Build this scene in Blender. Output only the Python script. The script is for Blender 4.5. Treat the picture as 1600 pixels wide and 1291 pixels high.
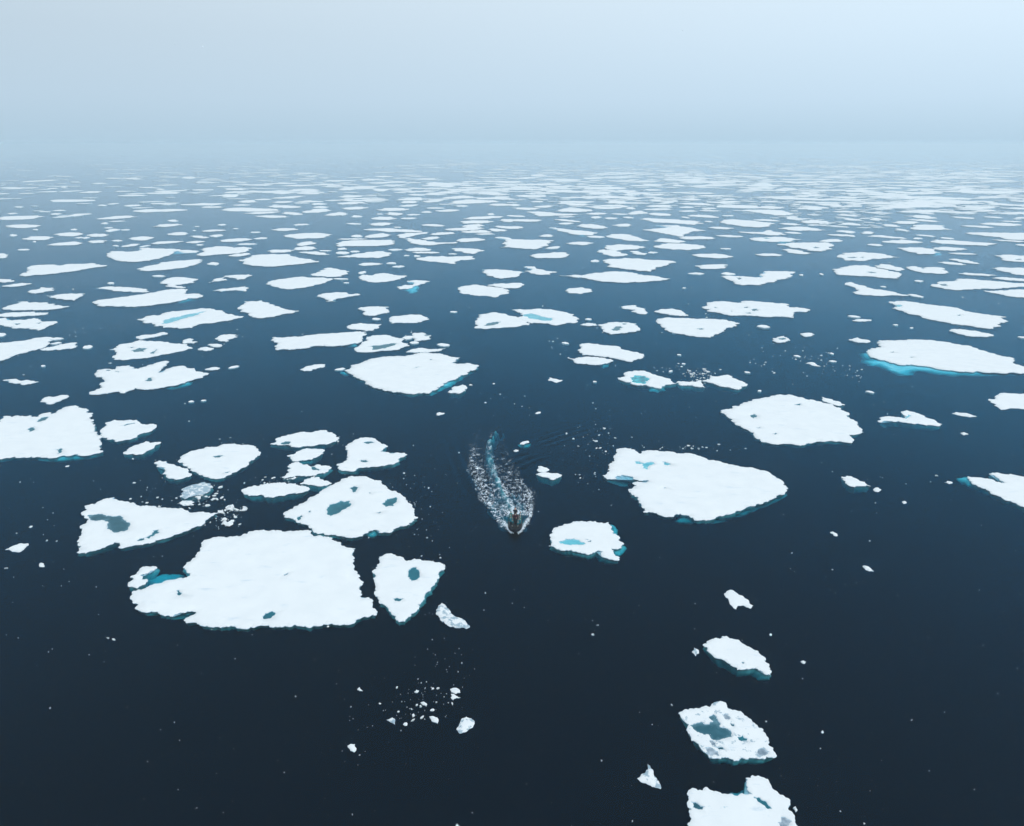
import bpy, bmesh, math, random
import numpy as np
from mathutils import Vector, noise, geometry, Matrix

scene = bpy.context.scene
for o in list(bpy.data.objects):
    bpy.data.objects.remove(o)
C = scene.collection
R = math.radians

# ---------------------------------------------------------------- camera
CAM_Z = 55.0
PITCH = math.atan((1291 / 2 - 225.0) / 1150.0)      # looking down onto the water
cam_data = bpy.data.cameras.new('camera')
cam = bpy.data.objects.new('camera', cam_data)
C.objects.link(cam)
cam.location = (0, 0, CAM_Z)
cam.rotation_euler = (math.pi / 2 - PITCH, 0, 0)
cam_data.sensor_fit = 'HORIZONTAL'
cam_data.sensor_width = 36
cam_data.lens = 36 * 1150.0 / 1600
cam_data.clip_start = 0.1
cam_data.clip_end = 60000
scene.camera = cam

# ---------------------------------------------------------------- overcast arctic sky
SUN_EL, SUN_AZ = R(48), R(150)          # soft light from behind the camera, a little to the right
world = bpy.data.worlds.new('World')
scene.world = world
world.use_nodes = True
wn, wl = world.node_tree.nodes, world.node_tree.links
wn.clear()
w_out = wn.new('ShaderNodeOutputWorld')
w_bg = wn.new('ShaderNodeBackground')
w_sky = wn.new('ShaderNodeTexSky')
w_sky.sky_type = 'NISHITA'
w_sky.sun_disc = False
w_sky.sun_elevation = SUN_EL
w_sky.sun_rotation = SUN_AZ
w_dim = wn.new('ShaderNodeVectorMath'); w_dim.operation = 'SCALE'; w_dim.inputs['Scale'].default_value = 0.08
w_tc = wn.new('ShaderNodeTexCoord')
w_sep = wn.new('ShaderNodeSeparateXYZ')
w_ramp = wn.new('ShaderNodeValToRGB')
els = w_ramp.color_ramp.elements
SKY = [(0.0, (0.46, 0.64, 0.785)), (0.05, (0.55, 0.715, 0.86)), (0.16, (0.665, 0.805, 0.92)), (0.45, (0.95, 1.12, 1.27)), (1.0, (1.20, 1.42, 1.62))]
while len(els) < len(SKY):
    els.new(0.5)
for e, (p, c) in zip(els, SKY):
    e.position = p; e.color = (*c, 1)
# the cloud layer is a little thinner, so brighter, towards the right
w_side = wn.new('ShaderNodeMath'); w_side.operation = 'MULTIPLY_ADD'
w_side.inputs[1].default_value = 0.24; w_side.inputs[2].default_value = 1.0
w_cloud = wn.new('ShaderNodeVectorMath'); w_cloud.operation = 'SCALE'
w_mix = wn.new('ShaderNodeMix'); w_mix.data_type = 'RGBA'
w_mix.inputs['Factor'].default_value = 0.97
wl.new(w_tc.outputs['Generated'], w_sep.inputs[0])
wl.new(w_sep.outputs['Z'], w_ramp.inputs['Fac'])
w_hz = wn.new('ShaderNodeMapRange')
w_hz.inputs['From Min'].default_value = 0.0; w_hz.inputs['From Max'].default_value = 0.12
w_hz.inputs['To Min'].default_value = 0.35; w_hz.inputs['To Max'].default_value = 1.0
w_xs = wn.new('ShaderNodeMath'); w_xs.operation = 'MULTIPLY'
wl.new(w_sep.outputs['Z'], w_hz.inputs['Value'])
wl.new(w_hz.outputs[0], w_xs.inputs[0]); wl.new(w_sep.outputs['X'], w_xs.inputs[1])
wl.new(w_xs.outputs[0], w_side.inputs[0])
wl.new(w_ramp.outputs['Color'], w_cloud.inputs[0])
wl.new(w_side.outputs[0], w_cloud.inputs['Scale'])
wl.new(w_sky.outputs['Color'], w_dim.inputs[0])
wl.new(w_dim.outputs[0], w_mix.inputs['A'])
wl.new(w_cloud.outputs[0], w_mix.inputs['B'])
wl.new(w_mix.outputs['Result'], w_bg.inputs['Color'])
w_bg.inputs['Strength'].default_value = 1.0
wl.new(w_bg.outputs[0], w_out.inputs['Surface'])

sun_data = bpy.data.lights.new('sun', 'SUN')
sun_data.energy = 0.6
sun_data.angle = R(25)
sun_data.color = (1.0, 0.97, 0.93)
sun = bpy.data.objects.new('sun', sun_data)
C.objects.link(sun)
_d = Vector((math.sin(SUN_AZ) * math.cos(SUN_EL), math.cos(SUN_AZ) * math.cos(SUN_EL), math.sin(SUN_EL)))
sun.rotation_euler = (-_d).to_track_quat('-Z', 'Y').to_euler()

vs = scene.view_settings
scene.display_settings.display_device = 'sRGB'
vs.view_transform = 'Standard'; vs.look = 'None'; vs.exposure = 0.0; vs.gamma = 1.0
vs.use_curve_mapping = False
cy = scene.cycles
cy.use_denoising = True
cy.max_bounces = 8; cy.diffuse_bounces = 2; cy.glossy_bounces = 2; cy.transparent_max_bounces = 16
cy.volume_bounces = 3
cy.use_adaptive_sampling = True
cy.adaptive_threshold = 0.02
HAZE_DENSITY = 0.00042
HAZE_COLOR = (0.83, 0.95, 1.0)

# ---------------------------------------------------------------- helpers
def tag(o, label=None, cat=None, group=None, kind=None):
    if label: o['label'] = label
    if cat: o['category'] = cat
    if group: o['group'] = group
    if kind: o['kind'] = kind
    return o

def mesh_obj(name, verts, faces, mats, parent=None, idx=None, smooth=False, loc=None):
    me = bpy.data.meshes.new(name)
    me.from_pydata([tuple(v) for v in verts], [], [tuple(f) for f in faces])
    if not isinstance(mats, (list, tuple)): mats = [mats]
    for m in mats: me.materials.append(m)
    if idx is not None: me.polygons.foreach_set('material_index', idx)
    if smooth: me.polygons.foreach_set('use_smooth', [True] * len(me.polygons))
    me.update()
    o = bpy.data.objects.new(name, me)
    C.objects.link(o)
    if parent is not None: o.parent = parent
    if loc is not None: o.location = loc
    return o

def empty(name, loc, rz=0.0):
    o = bpy.data.objects.new(name, None)
    o.empty_display_size = 0.5
    o.location = loc; o.rotation_euler = (0, 0, rz)
    C.objects.link(o)
    return o

def new_mat(name):
    m = bpy.data.materials.new(name)
    m.use_nodes = True
    nt = m.node_tree
    return m, nt, nt.nodes['Principled BSDF']

def plain(name, col, rough=0.6, spec=0.4, grain=0.0, scale=20.0):
    m, nt, b = new_mat(name)
    b.inputs['Base Color'].default_value = (*col, 1)
    b.inputs['Roughness'].default_value = rough
    b.inputs['Specular IOR Level'].default_value = spec
    if grain:
        g = nt.nodes.new('ShaderNodeNewGeometry')
        n = nt.nodes.new('ShaderNodeTexNoise'); n.inputs['Scale'].default_value = scale
        n.inputs['Detail'].default_value = 5
        mx = nt.nodes.new('ShaderNodeMix'); mx.data_type = 'RGBA'
        mx.inputs['A'].default_value = (*[c * (1 - grain) for c in col], 1)
        mx.inputs['B'].default_value = (*[min(1, c * (1 + grain)) for c in col], 1)
        nt.links.new(g.outputs['Position'], n.inputs['Vector'])
        nt.links.new(n.outputs['Fac'], mx.inputs['Factor'])
        nt.links.new(mx.outputs['Result'], b.inputs['Base Color'])
    return m

def nz(nt, vec, scale, detail=4, rough=0.55):
    n = nt.nodes.new('ShaderNodeTexNoise')
    n.inputs['Scale'].default_value = scale; n.inputs['Detail'].default_value = detail
    n.inputs['Roughness'].default_value = rough
    nt.links.new(vec, n.inputs['Vector'])
    return n.outputs['Fac']

def ramp(nt, fac, stops):
    r = nt.nodes.new('ShaderNodeValToRGB')
    e = r.color_ramp.elements
    while len(e) < len(stops): e.new(0.5)
    for q, (p, c) in zip(e, stops):
        q.position = p; q.color = (c[0], c[1], c[2], 1)
    nt.links.new(fac, r.inputs['Fac'])
    return r.outputs['Color']

def mixc(nt, fac, a, b):
    m = nt.nodes.new('ShaderNodeMix'); m.data_type = 'RGBA'
    for k, v in (('Factor', fac), ('A', a), ('B', b)):
        if isinstance(v, tuple): m.inputs[k].default_value = (*v, 1)
        elif isinstance(v, float): m.inputs[k].default_value = v
        else: nt.links.new(v, m.inputs[k])
    return m.outputs['Result']

# ---------------------------------------------------------------- materials
def snow_mat(name, wet):
    m, nt, b = new_mat(name)
    g = nt.nodes.new('ShaderNodeNewGeometry')
    p = g.outputs['Position']
    base = ramp(nt, nz(nt, p, 0.35, 6), [(0.3, (0.685, 0.68, 0.665)), (0.7, (0.735, 0.725, 0.70))])
    # wind crust: faint grey blue streaks
    mp = nt.nodes.new('ShaderNodeMapping'); mp.inputs['Scale'].default_value = (0.35, 1.1, 1)
    mp.inputs['Rotation'].default_value = (0, 0, 0.5)
    nt.links.new(p, mp.inputs['Vector'])
    streak = ramp(nt, nz(nt, mp.outputs[0], 0.8, 8, 0.7), [(0.59, (0, 0, 0)), (0.71, (1, 1, 1))])
    col = mixc(nt, streak, base, (0.56, 0.60, 0.625))
    # old bare ice showing through the snow
    lo = 0.69 - 0.36 * wet
    spot = ramp(nt, nz(nt, p, 1.3, 9, 0.68), [(lo, (0, 0, 0)), (lo + 0.05, (1, 1, 1))])
    col = mixc(nt, spot, col, (0.30, 0.385, 0.43) if wet > 0.2 else (0.42, 0.52, 0.56))
    nt.links.new(col, b.inputs['Base Color'])
    b.inputs['Roughness'].default_value = 0.85
    b.inputs['Specular IOR Level'].default_value = 0.15
    bp = nt.nodes.new('ShaderNodeBump'); bp.inputs['Strength'].default_value = 0.3; bp.inputs['Distance'].default_value = 0.08
    nt.links.new(nz(nt, p, 2.5, 8, 0.6), bp.inputs['Height'])
    nt.links.new(bp.outputs[0], b.inputs['Normal'])
    return m
SNOW = {w: snow_mat('snow_%d' % int(w * 100), w) for w in (0.0, 0.15, 0.35, 0.5, 0.7)}
def snow_for(w):
    return SNOW[min(SNOW, key=lambda k: abs(k - w))]

def ice_side():
    m, nt, b = new_mat('ice_side')
    g = nt.nodes.new('ShaderNodeNewGeometry')
    c = ramp(nt, nz(nt, g.outputs['Position'], 1.6, 6), [(0.35, (0.30, 0.46, 0.54)), (0.65, (0.66, 0.75, 0.80))])
    nt.links.new(c, b.inputs['Base Color'])
    b.inputs['Roughness'].default_value = 0.5
    return m
ICE_SIDE = ice_side()

def under_ice():
    m, nt, b = new_mat('underwater_ice')
    g = nt.nodes.new('ShaderNodeNewGeometry')
    c = ramp(nt, nz(nt, g.outputs['Position'], 0.9, 5), [(0.35, (0.50, 0.74, 0.78)), (0.65, (0.76, 0.92, 0.94))])
    nt.links.new(c, b.inputs['Base Color'])
    b.inputs['Roughness'].default_value = 0.8
    b.inputs['Specular IOR Level'].default_value = 0.0
    return m
UNDER = under_ice()

def pond_mat(name, dark, light, shore, mott=(0.3, 0.7), scale=0.5, rough=0.08):
    m, nt, b = new_mat(name)
    g = nt.nodes.new('ShaderNodeNewGeometry')
    c = ramp(nt, nz(nt, g.outputs['Position'], scale, 7, 0.6), [(mott[0], dark), (mott[1], light)])
    at = nt.nodes.new('ShaderNodeAttribute'); at.attribute_name = 'depth'     # shallow shores show the pale ice bed
    ad = nt.nodes.new('ShaderNodeMath'); ad.operation = 'MULTIPLY_ADD'; ad.inputs[1].default_value = 0.9
    nt.links.new(nz(nt, g.outputs['Position'], 2.5, 5), ad.inputs[0]); nt.links.new(at.outputs['Fac'], ad.inputs[2])
    k = ramp(nt, ad.outputs[0], [(0.40, (0, 0, 0)), (0.95, (1, 1, 1))])
    nt.links.new(mixc(nt, k, shore, c), b.inputs['Base Color'])
    b.inputs['Roughness'].default_value = rough
    b.inputs['IOR'].default_value = 1.33
    b.inputs['Specular IOR Level'].default_value = 0.18
    return m
POND = {
    'n': pond_mat('melt_pond_deep', (0.003, 0.075, 0.105), (0.010, 0.135, 0.17), (0.035, 0.21, 0.25)),
    'l': pond_mat('melt_pond_pale', (0.05, 0.30, 0.37), (0.13, 0.48, 0.54), (0.28, 0.56, 0.60)),
    't': pond_mat('melt_pond_turquoise', (0.006, 0.16, 0.21), (0.03, 0.42, 0.46), (0.06, 0.52, 0.56), (0.42, 0.58)),
    's': pond_mat('slush', (0.012, 0.075, 0.10), (0.03, 0.115, 0.15), (0.10, 0.21, 0.25), (0.40, 0.72), 1.1, 0.3),
    'g': pond_mat('grey_ice', (0.14, 0.19, 0.23), (0.45, 0.50, 0.54), (0.5, 0.55, 0.58), (0.35, 0.7), 1.6, 0.5),
}

def water_mat():
    m = bpy.data.materials.new('sea_water'); m.use_nodes = True
    nt = m.node_tree; nt.nodes.clear()
    out = nt.nodes.new('ShaderNodeOutputMaterial')
    g = nt.nodes.new('ShaderNodeNewGeometry')
    tr = nt.nodes.new('ShaderNodeBsdfTransparent'); tr.inputs['Color'].default_value = (0.93, 0.97, 0.98, 1)
    gl = nt.nodes.new('ShaderNodeBsdfGlossy'); 
    gl.inputs['Roughness'].default_value = 0.10
    fr = nt.nodes.new('ShaderNodeFresnel'); fr.inputs['IOR'].default_value = 1.30
    b1 = nt.nodes.new('ShaderNodeBump'); b1.inputs['Strength'].default_value = 0.45; b1.inputs['Distance'].default_value = 0.10
    h = nt.nodes.new('ShaderNodeMath'); h.operation = 'ADD'
    nt.links.new(nz(nt, g.outputs['Position'], 0.55, 3, 0.5), h.inputs[0])
    nt.links.new(nz(nt, g.outputs['Position'], 2.2, 3, 0.5), h.inputs[1])
    h2 = nt.nodes.new('ShaderNodeMath'); h2.operation = 'MULTIPLY_ADD'      # fine ripples, stronger in wind patches
    patch = nt.nodes.new('ShaderNodeMath'); patch.operation = 'MULTIPLY'
    nt.links.new(nz(nt, g.outputs['Position'], 0.035, 3, 0.5), patch.inputs[0])
    nt.links.new(nz(nt, g.outputs['Position'], 6.0, 3, 0.6), patch.inputs[1])
    nt.links.new(patch.outputs[0], h2.inputs[0]); h2.inputs[1].default_value = 1.1
    nt.links.new(h.outputs[0], h2.inputs[2])
    nt.links.new(h2.outputs[0], b1.inputs['Height'])
    nt.links.new(b1.outputs[0], gl.inputs['Normal'])
    nt.links.new(b1.outputs[0], fr.inputs['Normal'])
    # deep blue glint looking down, nearly white at grazing angles
    nt.links.new(ramp(nt, fr.outputs[0], [(0.03, (0.0, 0.15, 0.36)), (0.17, (0.0, 0.34, 0.66)), (0.36, (0.14, 0.54, 0.84)), (0.8, (0.88, 0.95, 1.0))]), gl.inputs['Color'])
    mx = nt.nodes.new('ShaderNodeMixShader')
    nt.links.new(fr.outputs[0], mx.inputs[0])
    nt.links.new(tr.outputs[0], mx.inputs[1]); nt.links.new(gl.outputs[0], mx.inputs[2])
    nt.links.new(mx.outputs[0], out.inputs['Surface'])
    va = nt.nodes.new('ShaderNodeVolumeAbsorption')
    va.inputs['Color'].default_value = (0.0, 0.82, 0.86, 1); va.inputs['Density'].default_value = 1.6
    nt.links.new(va.outputs[0], out.inputs['Volume'])
    return m
WATER = water_mat()
DEEP = plain('deep_sea', (0.004, 0.016, 0.030), 0.9, 0.0)

# ---------------------------------------------------------------- traced floes, metres on the water (x right, y away)
WAKE_LEFT=[[0.01,99.01],[-1.08,100.03],[-1.95,102.48],[-2.87,105.4],[-4.56,108.86],[-5.26,112.73],[-6.21,117.5],[-7.16,123.12],[-7.67,129.22],[-7.74,134.72],[-7.14,140.63]]
WAKE_RIGHT=[[1.17,99.01],[2.2,100.72],[2.67,103.01],[2.85,106.72],[3.04,110.46],[2.43,113.36],[1.53,116.39],[0.5,119.79],[-0.39,124.11],[-1.13,128.69],[-2.25,134.72]]
WAKE_MID=[[0.53,103.74],[-0.08,106.72],[-1.56,112.73],[-2.78,118.41],[-3.7,124.11],[-4.49,130.29],[-4.42,135.29],[-3.22,140.02],[-1.47,144.08],[-0.1,147.34],[1.33,151.79]]
WAKE_WAVES=[[[-4.74,108.66],[-15.31,140.63],2.1,0.3,2.6,0],[[-0.09,121.68],[5.27,128.17],2.2,0.075,4,0.5],[[4.11,130.83],[17.75,144.4],2,0.06,4.5,0]]
BRASH=[[-51,109.6,3.6,3.7,60,0.1,0.6],[-45,104.6,2.4,3.5,50,0.1,0.7],[-45.2,101.4,3,2.1,30,0.1,0.5],[-36.2,118.6,3.4,3.7,45,0.1,0.5],[-41.1,116,5.6,2.1,45,0.1,0.5],[-35.3,134.1,5,6.6,25,0.1,0.3],[48.8,179.1,4.9,6.6,40,0.15,0.6],[-58,107.9,6.3,3.2,30,0.08,0.3],[-17.2,111.5,5.4,12,40,0.06,0.25],[-13.8,100.4,3,8.1,25,0.06,0.2],[16.4,134.1,5,13.2,55,0.1,0.4],[13.6,119.1,4.5,8.1,25,0.08,0.25],[32.1,130.9,9.9,1.9,45,0.1,0.35],[46.9,178,4.5,5.5,60,0.15,0.5],[43.5,184.8,6.7,5.8,25,0.15,0.4],[82.2,193.9,9.6,15.9,60,0.12,0.45],[85.3,184.8,6.7,8.8,40,0.12,0.35],[65.8,186.5,4.2,5.9,20,0.12,0.4],[-7.8,66.8,2.8,6.3,35,0.06,0.22],[-9.3,60.9,3.3,2.3,30,0.06,0.25],[-10.8,62.8,2.7,2.9,18,0.05,0.16],[-15.7,60,3.9,3.6,14,0.05,0.12],[-8.8,77.4,2.4,2.7,12,0.06,0.2],[-9.8,89.4,2.7,3.3,14,0.05,0.2],[-23.2,98.4,4.8,2,25,0.08,0.3],[-60.8,115.2,2.2,5.1,14,0.08,0.2],[-54.2,134.1,5,5,14,0.08,0.25],[-49.9,215,7.7,7.7,15,0.15,0.4],[-135,223,7.9,16.4,20,0.15,0.4],[-86.4,215,7.7,15.4,25,0.15,0.45],[-184.4,285,15,19.4,20,0.15,0.4],[14.9,207.5,4.6,14.4,20,0.12,0.4],[26.7,231.5,4.1,7,14,0.15,0.4],[74.4,207.5,7.4,14.4,15,0.1,0.3],[180.2,347.6,15,28.1,20,0.2,0.5],[-31.8,223,6,9.9,15,0.15,0.45],[2.8,152.7,8.5,8.3,10,0.08,0.25],[19.8,152.7,2.8,12.5,14,0.1,0.3],[141,272.6,9.6,35.7,10,0.15,0.4],[-70.5,96.5,5.7,5.7,10,0.06,0.2],[-57.1,102.5,3,4.2,15,0.06,0.2],[58,111.5,4.3,9.6,10,0.06,0.2],[40.8,86.1,6.9,9.4,10,0.05,0.15],[23.6,70.1,2.9,4.5,8,0.05,0.2],[10.1,74.9,1.2,1.9,6,0.05,0.2]]
FLOES=[
{"l":"largest white floe in front left, smooth snow with curled arm on its left","k":0,"f":0.16,"o":[[-49.2,80.85],[-49.6,82.3],[-48.95,82.75],[-48.1,83.35],[-47,84.15],[-45.3,85.1],[-43.6,86],[-44.85,87.55],[-45.45,89.35],[-44.95,91.45],[-45.55,94.8],[-44.7,95.95],[-41.65,96.55],[-41.5,96.65],[-38.7,98.45],[-34.65,98],[-30.95,98.6],[-30.25,98.2],[-29.75,96.8],[-27.75,96.55],[-25.65,95.05],[-23.85,93.4],[-22.65,93.2],[-22.65,91.2],[-21.85,87.8],[-20.75,86.3],[-20.2,84.85],[-20.1,83],[-19.45,81.7],[-19.95,81.1],[-19.15,80.75],[-18.4,80.95],[-17.85,79.85],[-16.85,77.95],[-16.85,77.15],[-17.9,76.75],[-19.05,76.35],[-19.55,75.35],[-21.45,75.2],[-23.35,75],[-25.7,74.95],[-28.1,74.85],[-31.65,74.75],[-33.1,74.55],[-35.6,74.85],[-38.2,75.4],[-39.9,75.75],[-40.25,76.55],[-39.4,77.75],[-40.25,77.95],[-41.55,77.55],[-42,76.85],[-43,76.95],[-45.2,77.95],[-47.5,78.6],[-47.75,79.65],[-48.9,80.55]],"p":[[[[-43.85,82.35],[-43.55,82.6],[-42.85,81.9],[-43,81.3],[-43.55,81.7]],"n"],[[[-30.9,76.75],[-30.75,77.45],[-30.1,77.9],[-29.5,77.7],[-29.35,77.05],[-29.75,76.35],[-30.45,76.25]],"n"],[[[-30.95,86.25],[-30.55,86.7],[-30.45,86.25],[-30.75,85.95]],"n"]],"g":[[[[-50.8,86.6],[-50.1,87.25],[-49,88.5],[-47.55,88.9],[-45.55,88.75],[-43.85,86.9],[-43.5,85.8],[-45.35,85.05],[-47.05,84.1],[-48.15,83.4],[-49.05,84.1],[-49.4,85.8],[-50.2,85.8]],"d"]],"x":[[[-50.85,83.7],[-51.5,85.6],[-51.15,86.8],[-51.05,88.3],[-49.35,88.4],[-49.1,87.3],[-49.7,86.55],[-50.4,86.1],[-49.7,85.1],[-48.9,85.1],[-48.7,84.15],[-49.35,83],[-50.55,83.35]]]},
{"l":"largest right hand floe, long and pointed to the right with turquoise inlet","k":0,"f":0.17,"o":[[15.95,118.1],[17.25,120.6],[17.9,123.25],[19.55,127.35],[20.05,129.55],[21.7,130.7],[23.45,129.75],[24.3,127.8],[26.45,129.45],[28.95,128.75],[31.75,127.8],[34,127.8],[35.8,125.95],[36.6,124.75],[38.5,123.7],[40.7,122.35],[42.6,121.45],[45.05,120.2],[46.3,117.65],[46.9,114.85],[46.9,112.9],[45.6,111.05],[42.7,108.85],[39.55,107.05],[35.65,104.65],[31.95,102.65],[30.1,101.5],[28.3,101.7],[27.75,103.3],[26.6,103.85],[25.15,102.8],[23.65,103],[22.9,104],[20.9,104.3],[21,106.7],[20.4,110.3],[19.8,112.7],[21.35,113.9],[20.75,114.7],[21.15,115.35],[23.25,115.35],[23.8,115.95],[21.7,116.35],[21.25,117.65],[19.9,118.1],[18.8,117.9],[18.15,116.6],[16.55,116.6]],"p":[[[[22.55,124],[23.35,124.35],[24.25,123.3],[25.5,124],[26.2,122.85],[24.75,121.95],[24.35,120.5],[23.7,121.1],[23.85,122.85],[22.6,123.1]],"l"],[[[27.65,124],[28.3,123.45],[28.95,122.85],[28.25,122.25],[27.65,122.85]],"l"],[[[25.7,112.95],[26.1,113.2],[25.85,112.75]],"n"]],"g":[[[[20.45,119.45],[21.75,118.7],[24.35,117.55],[24.1,116.4],[21.4,116.4],[20.35,117.55]],"n"],[[[31.95,103.6],[36.05,106],[43.2,110.15],[47.05,113.4],[45.5,111.15],[39.55,107],[33.15,103.45],[31,102.5]],"m"],[[[25.65,103.45],[26.9,104.95],[28.15,104.15],[28.6,102.7],[27.1,102.95]],"m"]]},
{"l":"bottom edge floe split by a dark crack","k":0,"f":0.13,"o":[[15.9,50.65],[16.8,50.8],[17.75,51.15],[18.25,50.7],[19.15,50.45],[20.55,50.45],[21.2,50.35],[21.65,50.35],[21.45,51.15],[21.55,52.2],[23.3,52.2],[23.6,51.55],[23.65,50.95],[24.35,50.3],[24.7,49.55],[24.55,48.45],[24.4,47.4],[23.6,45.4],[18.15,45.05],[14.85,45.25],[15.3,47.45],[15.8,48.85],[15.8,49.85]],"w":0.1,"p":[[[[21.6,50.1],[22.2,49.95],[22.65,49.35],[22.85,48.8],[22.35,48.95],[21.85,49.55]],"n"],[[[15.9,49.65],[16.45,49.4],[16.65,49.1],[17.05,49],[16.7,48.7],[16.15,48.85],[15.9,49]],"s"],[[[22.85,47.4],[23.55,48],[24.2,47.6],[23.75,47.1],[22.85,46.95]],"g"]],"g":[[[[18.1,51.55],[19.35,51.6],[20.9,52.1],[21.9,52.4],[21.6,50.55],[19.1,50.65]],"d"]]},
{"l":"broad spade shaped floe with three teal ponds beside the largest floe","k":0,"f":0.18,"o":[[-35.75,102.7],[-35.65,104.7],[-34.9,106.4],[-33.6,108.85],[-32.2,111.05],[-30.9,114.1],[-29.75,116.65],[-28.3,117.9],[-26.5,117.7],[-24.2,116.5],[-21.25,113.35],[-18.9,111.05],[-16.8,107.45],[-15.55,105.35],[-14.75,102.7],[-15.35,101.4],[-15.65,100.15],[-17.25,99.5],[-18.5,97.7],[-20,97.8],[-20.55,98.6],[-21.55,98.3],[-22.2,96.8],[-23.85,96.2],[-25.45,96.8],[-27.3,97.1],[-29.15,97.4],[-30.5,99.2],[-31.35,100.15],[-33.4,101.1]],"p":[[[[-29.7,105.75],[-29.55,106.8],[-28.2,108.05],[-26.6,108.2],[-26.05,106.95],[-27.15,104.75],[-28.45,102.9],[-29.25,103.75]],"n"],[[[-27.55,112.65],[-27.1,113.8],[-26.45,113.4],[-26.2,111.7],[-26.75,111.25]],"n"],[[[-21.2,107.15],[-20.55,108.9],[-19.35,109.5],[-18.8,107.85],[-19.2,106.25],[-20.25,105.95]],"n"],[[[-33.55,102.1],[-33.1,103.25],[-32.9,102.1],[-33.15,101.45]],"n"],[[[-32.35,104.2],[-32.05,104.75],[-31.75,103.95]],"n"],[[[-21.45,104.05],[-20.95,104.4],[-20.75,103.95],[-21.15,103.75]],"n"],[[[-23.95,111.25],[-23.65,111.1],[-23.7,110.75]],"n"]],"g":[[[[-22.45,98.8],[-21.25,99.85],[-20.4,99.2],[-20.55,98.2],[-21.8,97.9]],"n"]]},
{"l":"left edge floe with teal notch and turquoise ledge along its front","k":0,"f":0.14,"o":[[-107.7,139.2],[-108.6,143.7],[-107.8,144.9],[-109.1,147.9],[-107,147.9],[-106.4,148.7],[-104.8,148.2],[-103.9,148.7],[-101.8,147.7],[-101.9,149.7],[-100.8,150.7],[-99.7,149.5],[-99.8,152],[-99.3,154.2],[-97.5,155.2],[-95.3,153.3],[-93.5,152.5],[-91.3,150.3],[-88.6,146],[-86.5,142],[-84,138.6],[-81.7,135.9],[-80,132.8],[-78,129.4],[-78.1,128.1],[-79.7,127],[-81.8,127.8],[-84.7,126.5],[-88.2,126.3],[-91.7,125.9],[-93.9,125.9],[-94.9,125.2],[-96.2,124.9],[-100.7,128.9]],"p":[[[[-99,140.1],[-99.3,141.3],[-98.7,142],[-97.9,140.9],[-97.6,139.5],[-98,138.9]],"n"],[[[-99.9,144.7],[-100.3,146.7],[-99.6,147.9],[-98.9,147.6],[-98.4,145.5],[-99.3,144.9]],"n"],[[[-87.3,129.5],[-86.5,130.4],[-85.3,128],[-85.8,127.8]],"n"]],"g":[[[[-89.8,127.5],[-85.8,128.4],[-82.9,129.9],[-81.3,128.7],[-79.6,129.5],[-78.8,130.8],[-77.7,128.7],[-80,127.4],[-83.7,126.1],[-87,125.9]],"n"]]},
{"l":"large rounded floe at right with a sliver at its top right","k":0,"f":0.16,"o":[[45.4,150.8],[48.9,154],[53.6,158.1],[57.4,160.2],[61.2,161.9],[61.4,162.4],[64.4,162.8],[66,161],[67.6,159],[69.8,157.9],[71.9,155.2],[72.8,153.2],[72.9,149.4],[72.4,145.2],[71.5,141.7],[70.5,138.4],[67.7,137.3],[67.6,135.2],[66.3,133.1],[64.7,133.9],[62.1,134.1],[59,133.3],[55.1,132.1],[52.2,132.6],[51.3,132.5],[49,133.7],[48.4,136],[49.1,138.5],[48,140.7],[46.9,144.1],[46,148.3]],"p":[[[[51.1,147.8],[52.7,149.3],[52.5,147.8],[51.4,146.5]],"n"],[[[63.1,155.5],[65.2,156.3],[64.5,155]],"n"],[[[52.4,137.9],[53.4,138.4],[52.9,137.3]],"n"],[[[50.1,141.1],[51.3,141.6],[50.7,140.7]],"n"]],"g":[[[[60.1,134.3],[61.7,135.6],[60.9,134.3]],"n"]]},
{"l":"triangular floe pointing right with a large dark teal pond","k":0,"f":0.16,"o":[[-68.3,104.2],[-69.05,106.45],[-67.65,107.15],[-67.3,108.9],[-65.85,109.65],[-63.65,108.2],[-62.05,107.5],[-59.05,106.65],[-55.45,105.75],[-53.45,105.55],[-51.4,104.4],[-49.5,104.4],[-46.55,104.05],[-47.25,102.6],[-47.45,101.1],[-47.7,99.85],[-48.8,98.8],[-50,97.4],[-51.45,95.95],[-53.85,94.2],[-56.25,93.2],[-57.1,93.65],[-57.6,94.8],[-58.4,94.9],[-58.9,93.95],[-59.9,92.55],[-60.9,91.75],[-62.3,92.1],[-63.4,94.8],[-64.5,96.55],[-66,99.55],[-65.65,100.5],[-65.85,101.45],[-67.2,103.05]],"p":[[[[-66.8,103.3],[-65.25,103.75],[-63.05,103.1],[-61.45,103.1],[-59.75,101.5],[-58.35,99.6],[-58.35,98.05],[-59.35,97.65],[-60.75,98.4],[-62,99.6],[-62.65,101.15],[-64.05,101.5],[-65.5,101.6]],"s"],[[[-54.45,96.1],[-53.9,97.15],[-54.3,98.4],[-53.55,98.7],[-53,97.75],[-53.35,96.9],[-53.75,95.9]],"n"],[[[-55.25,95.3],[-54.55,96.3],[-54.35,95.4]],"n"]]},
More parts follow.
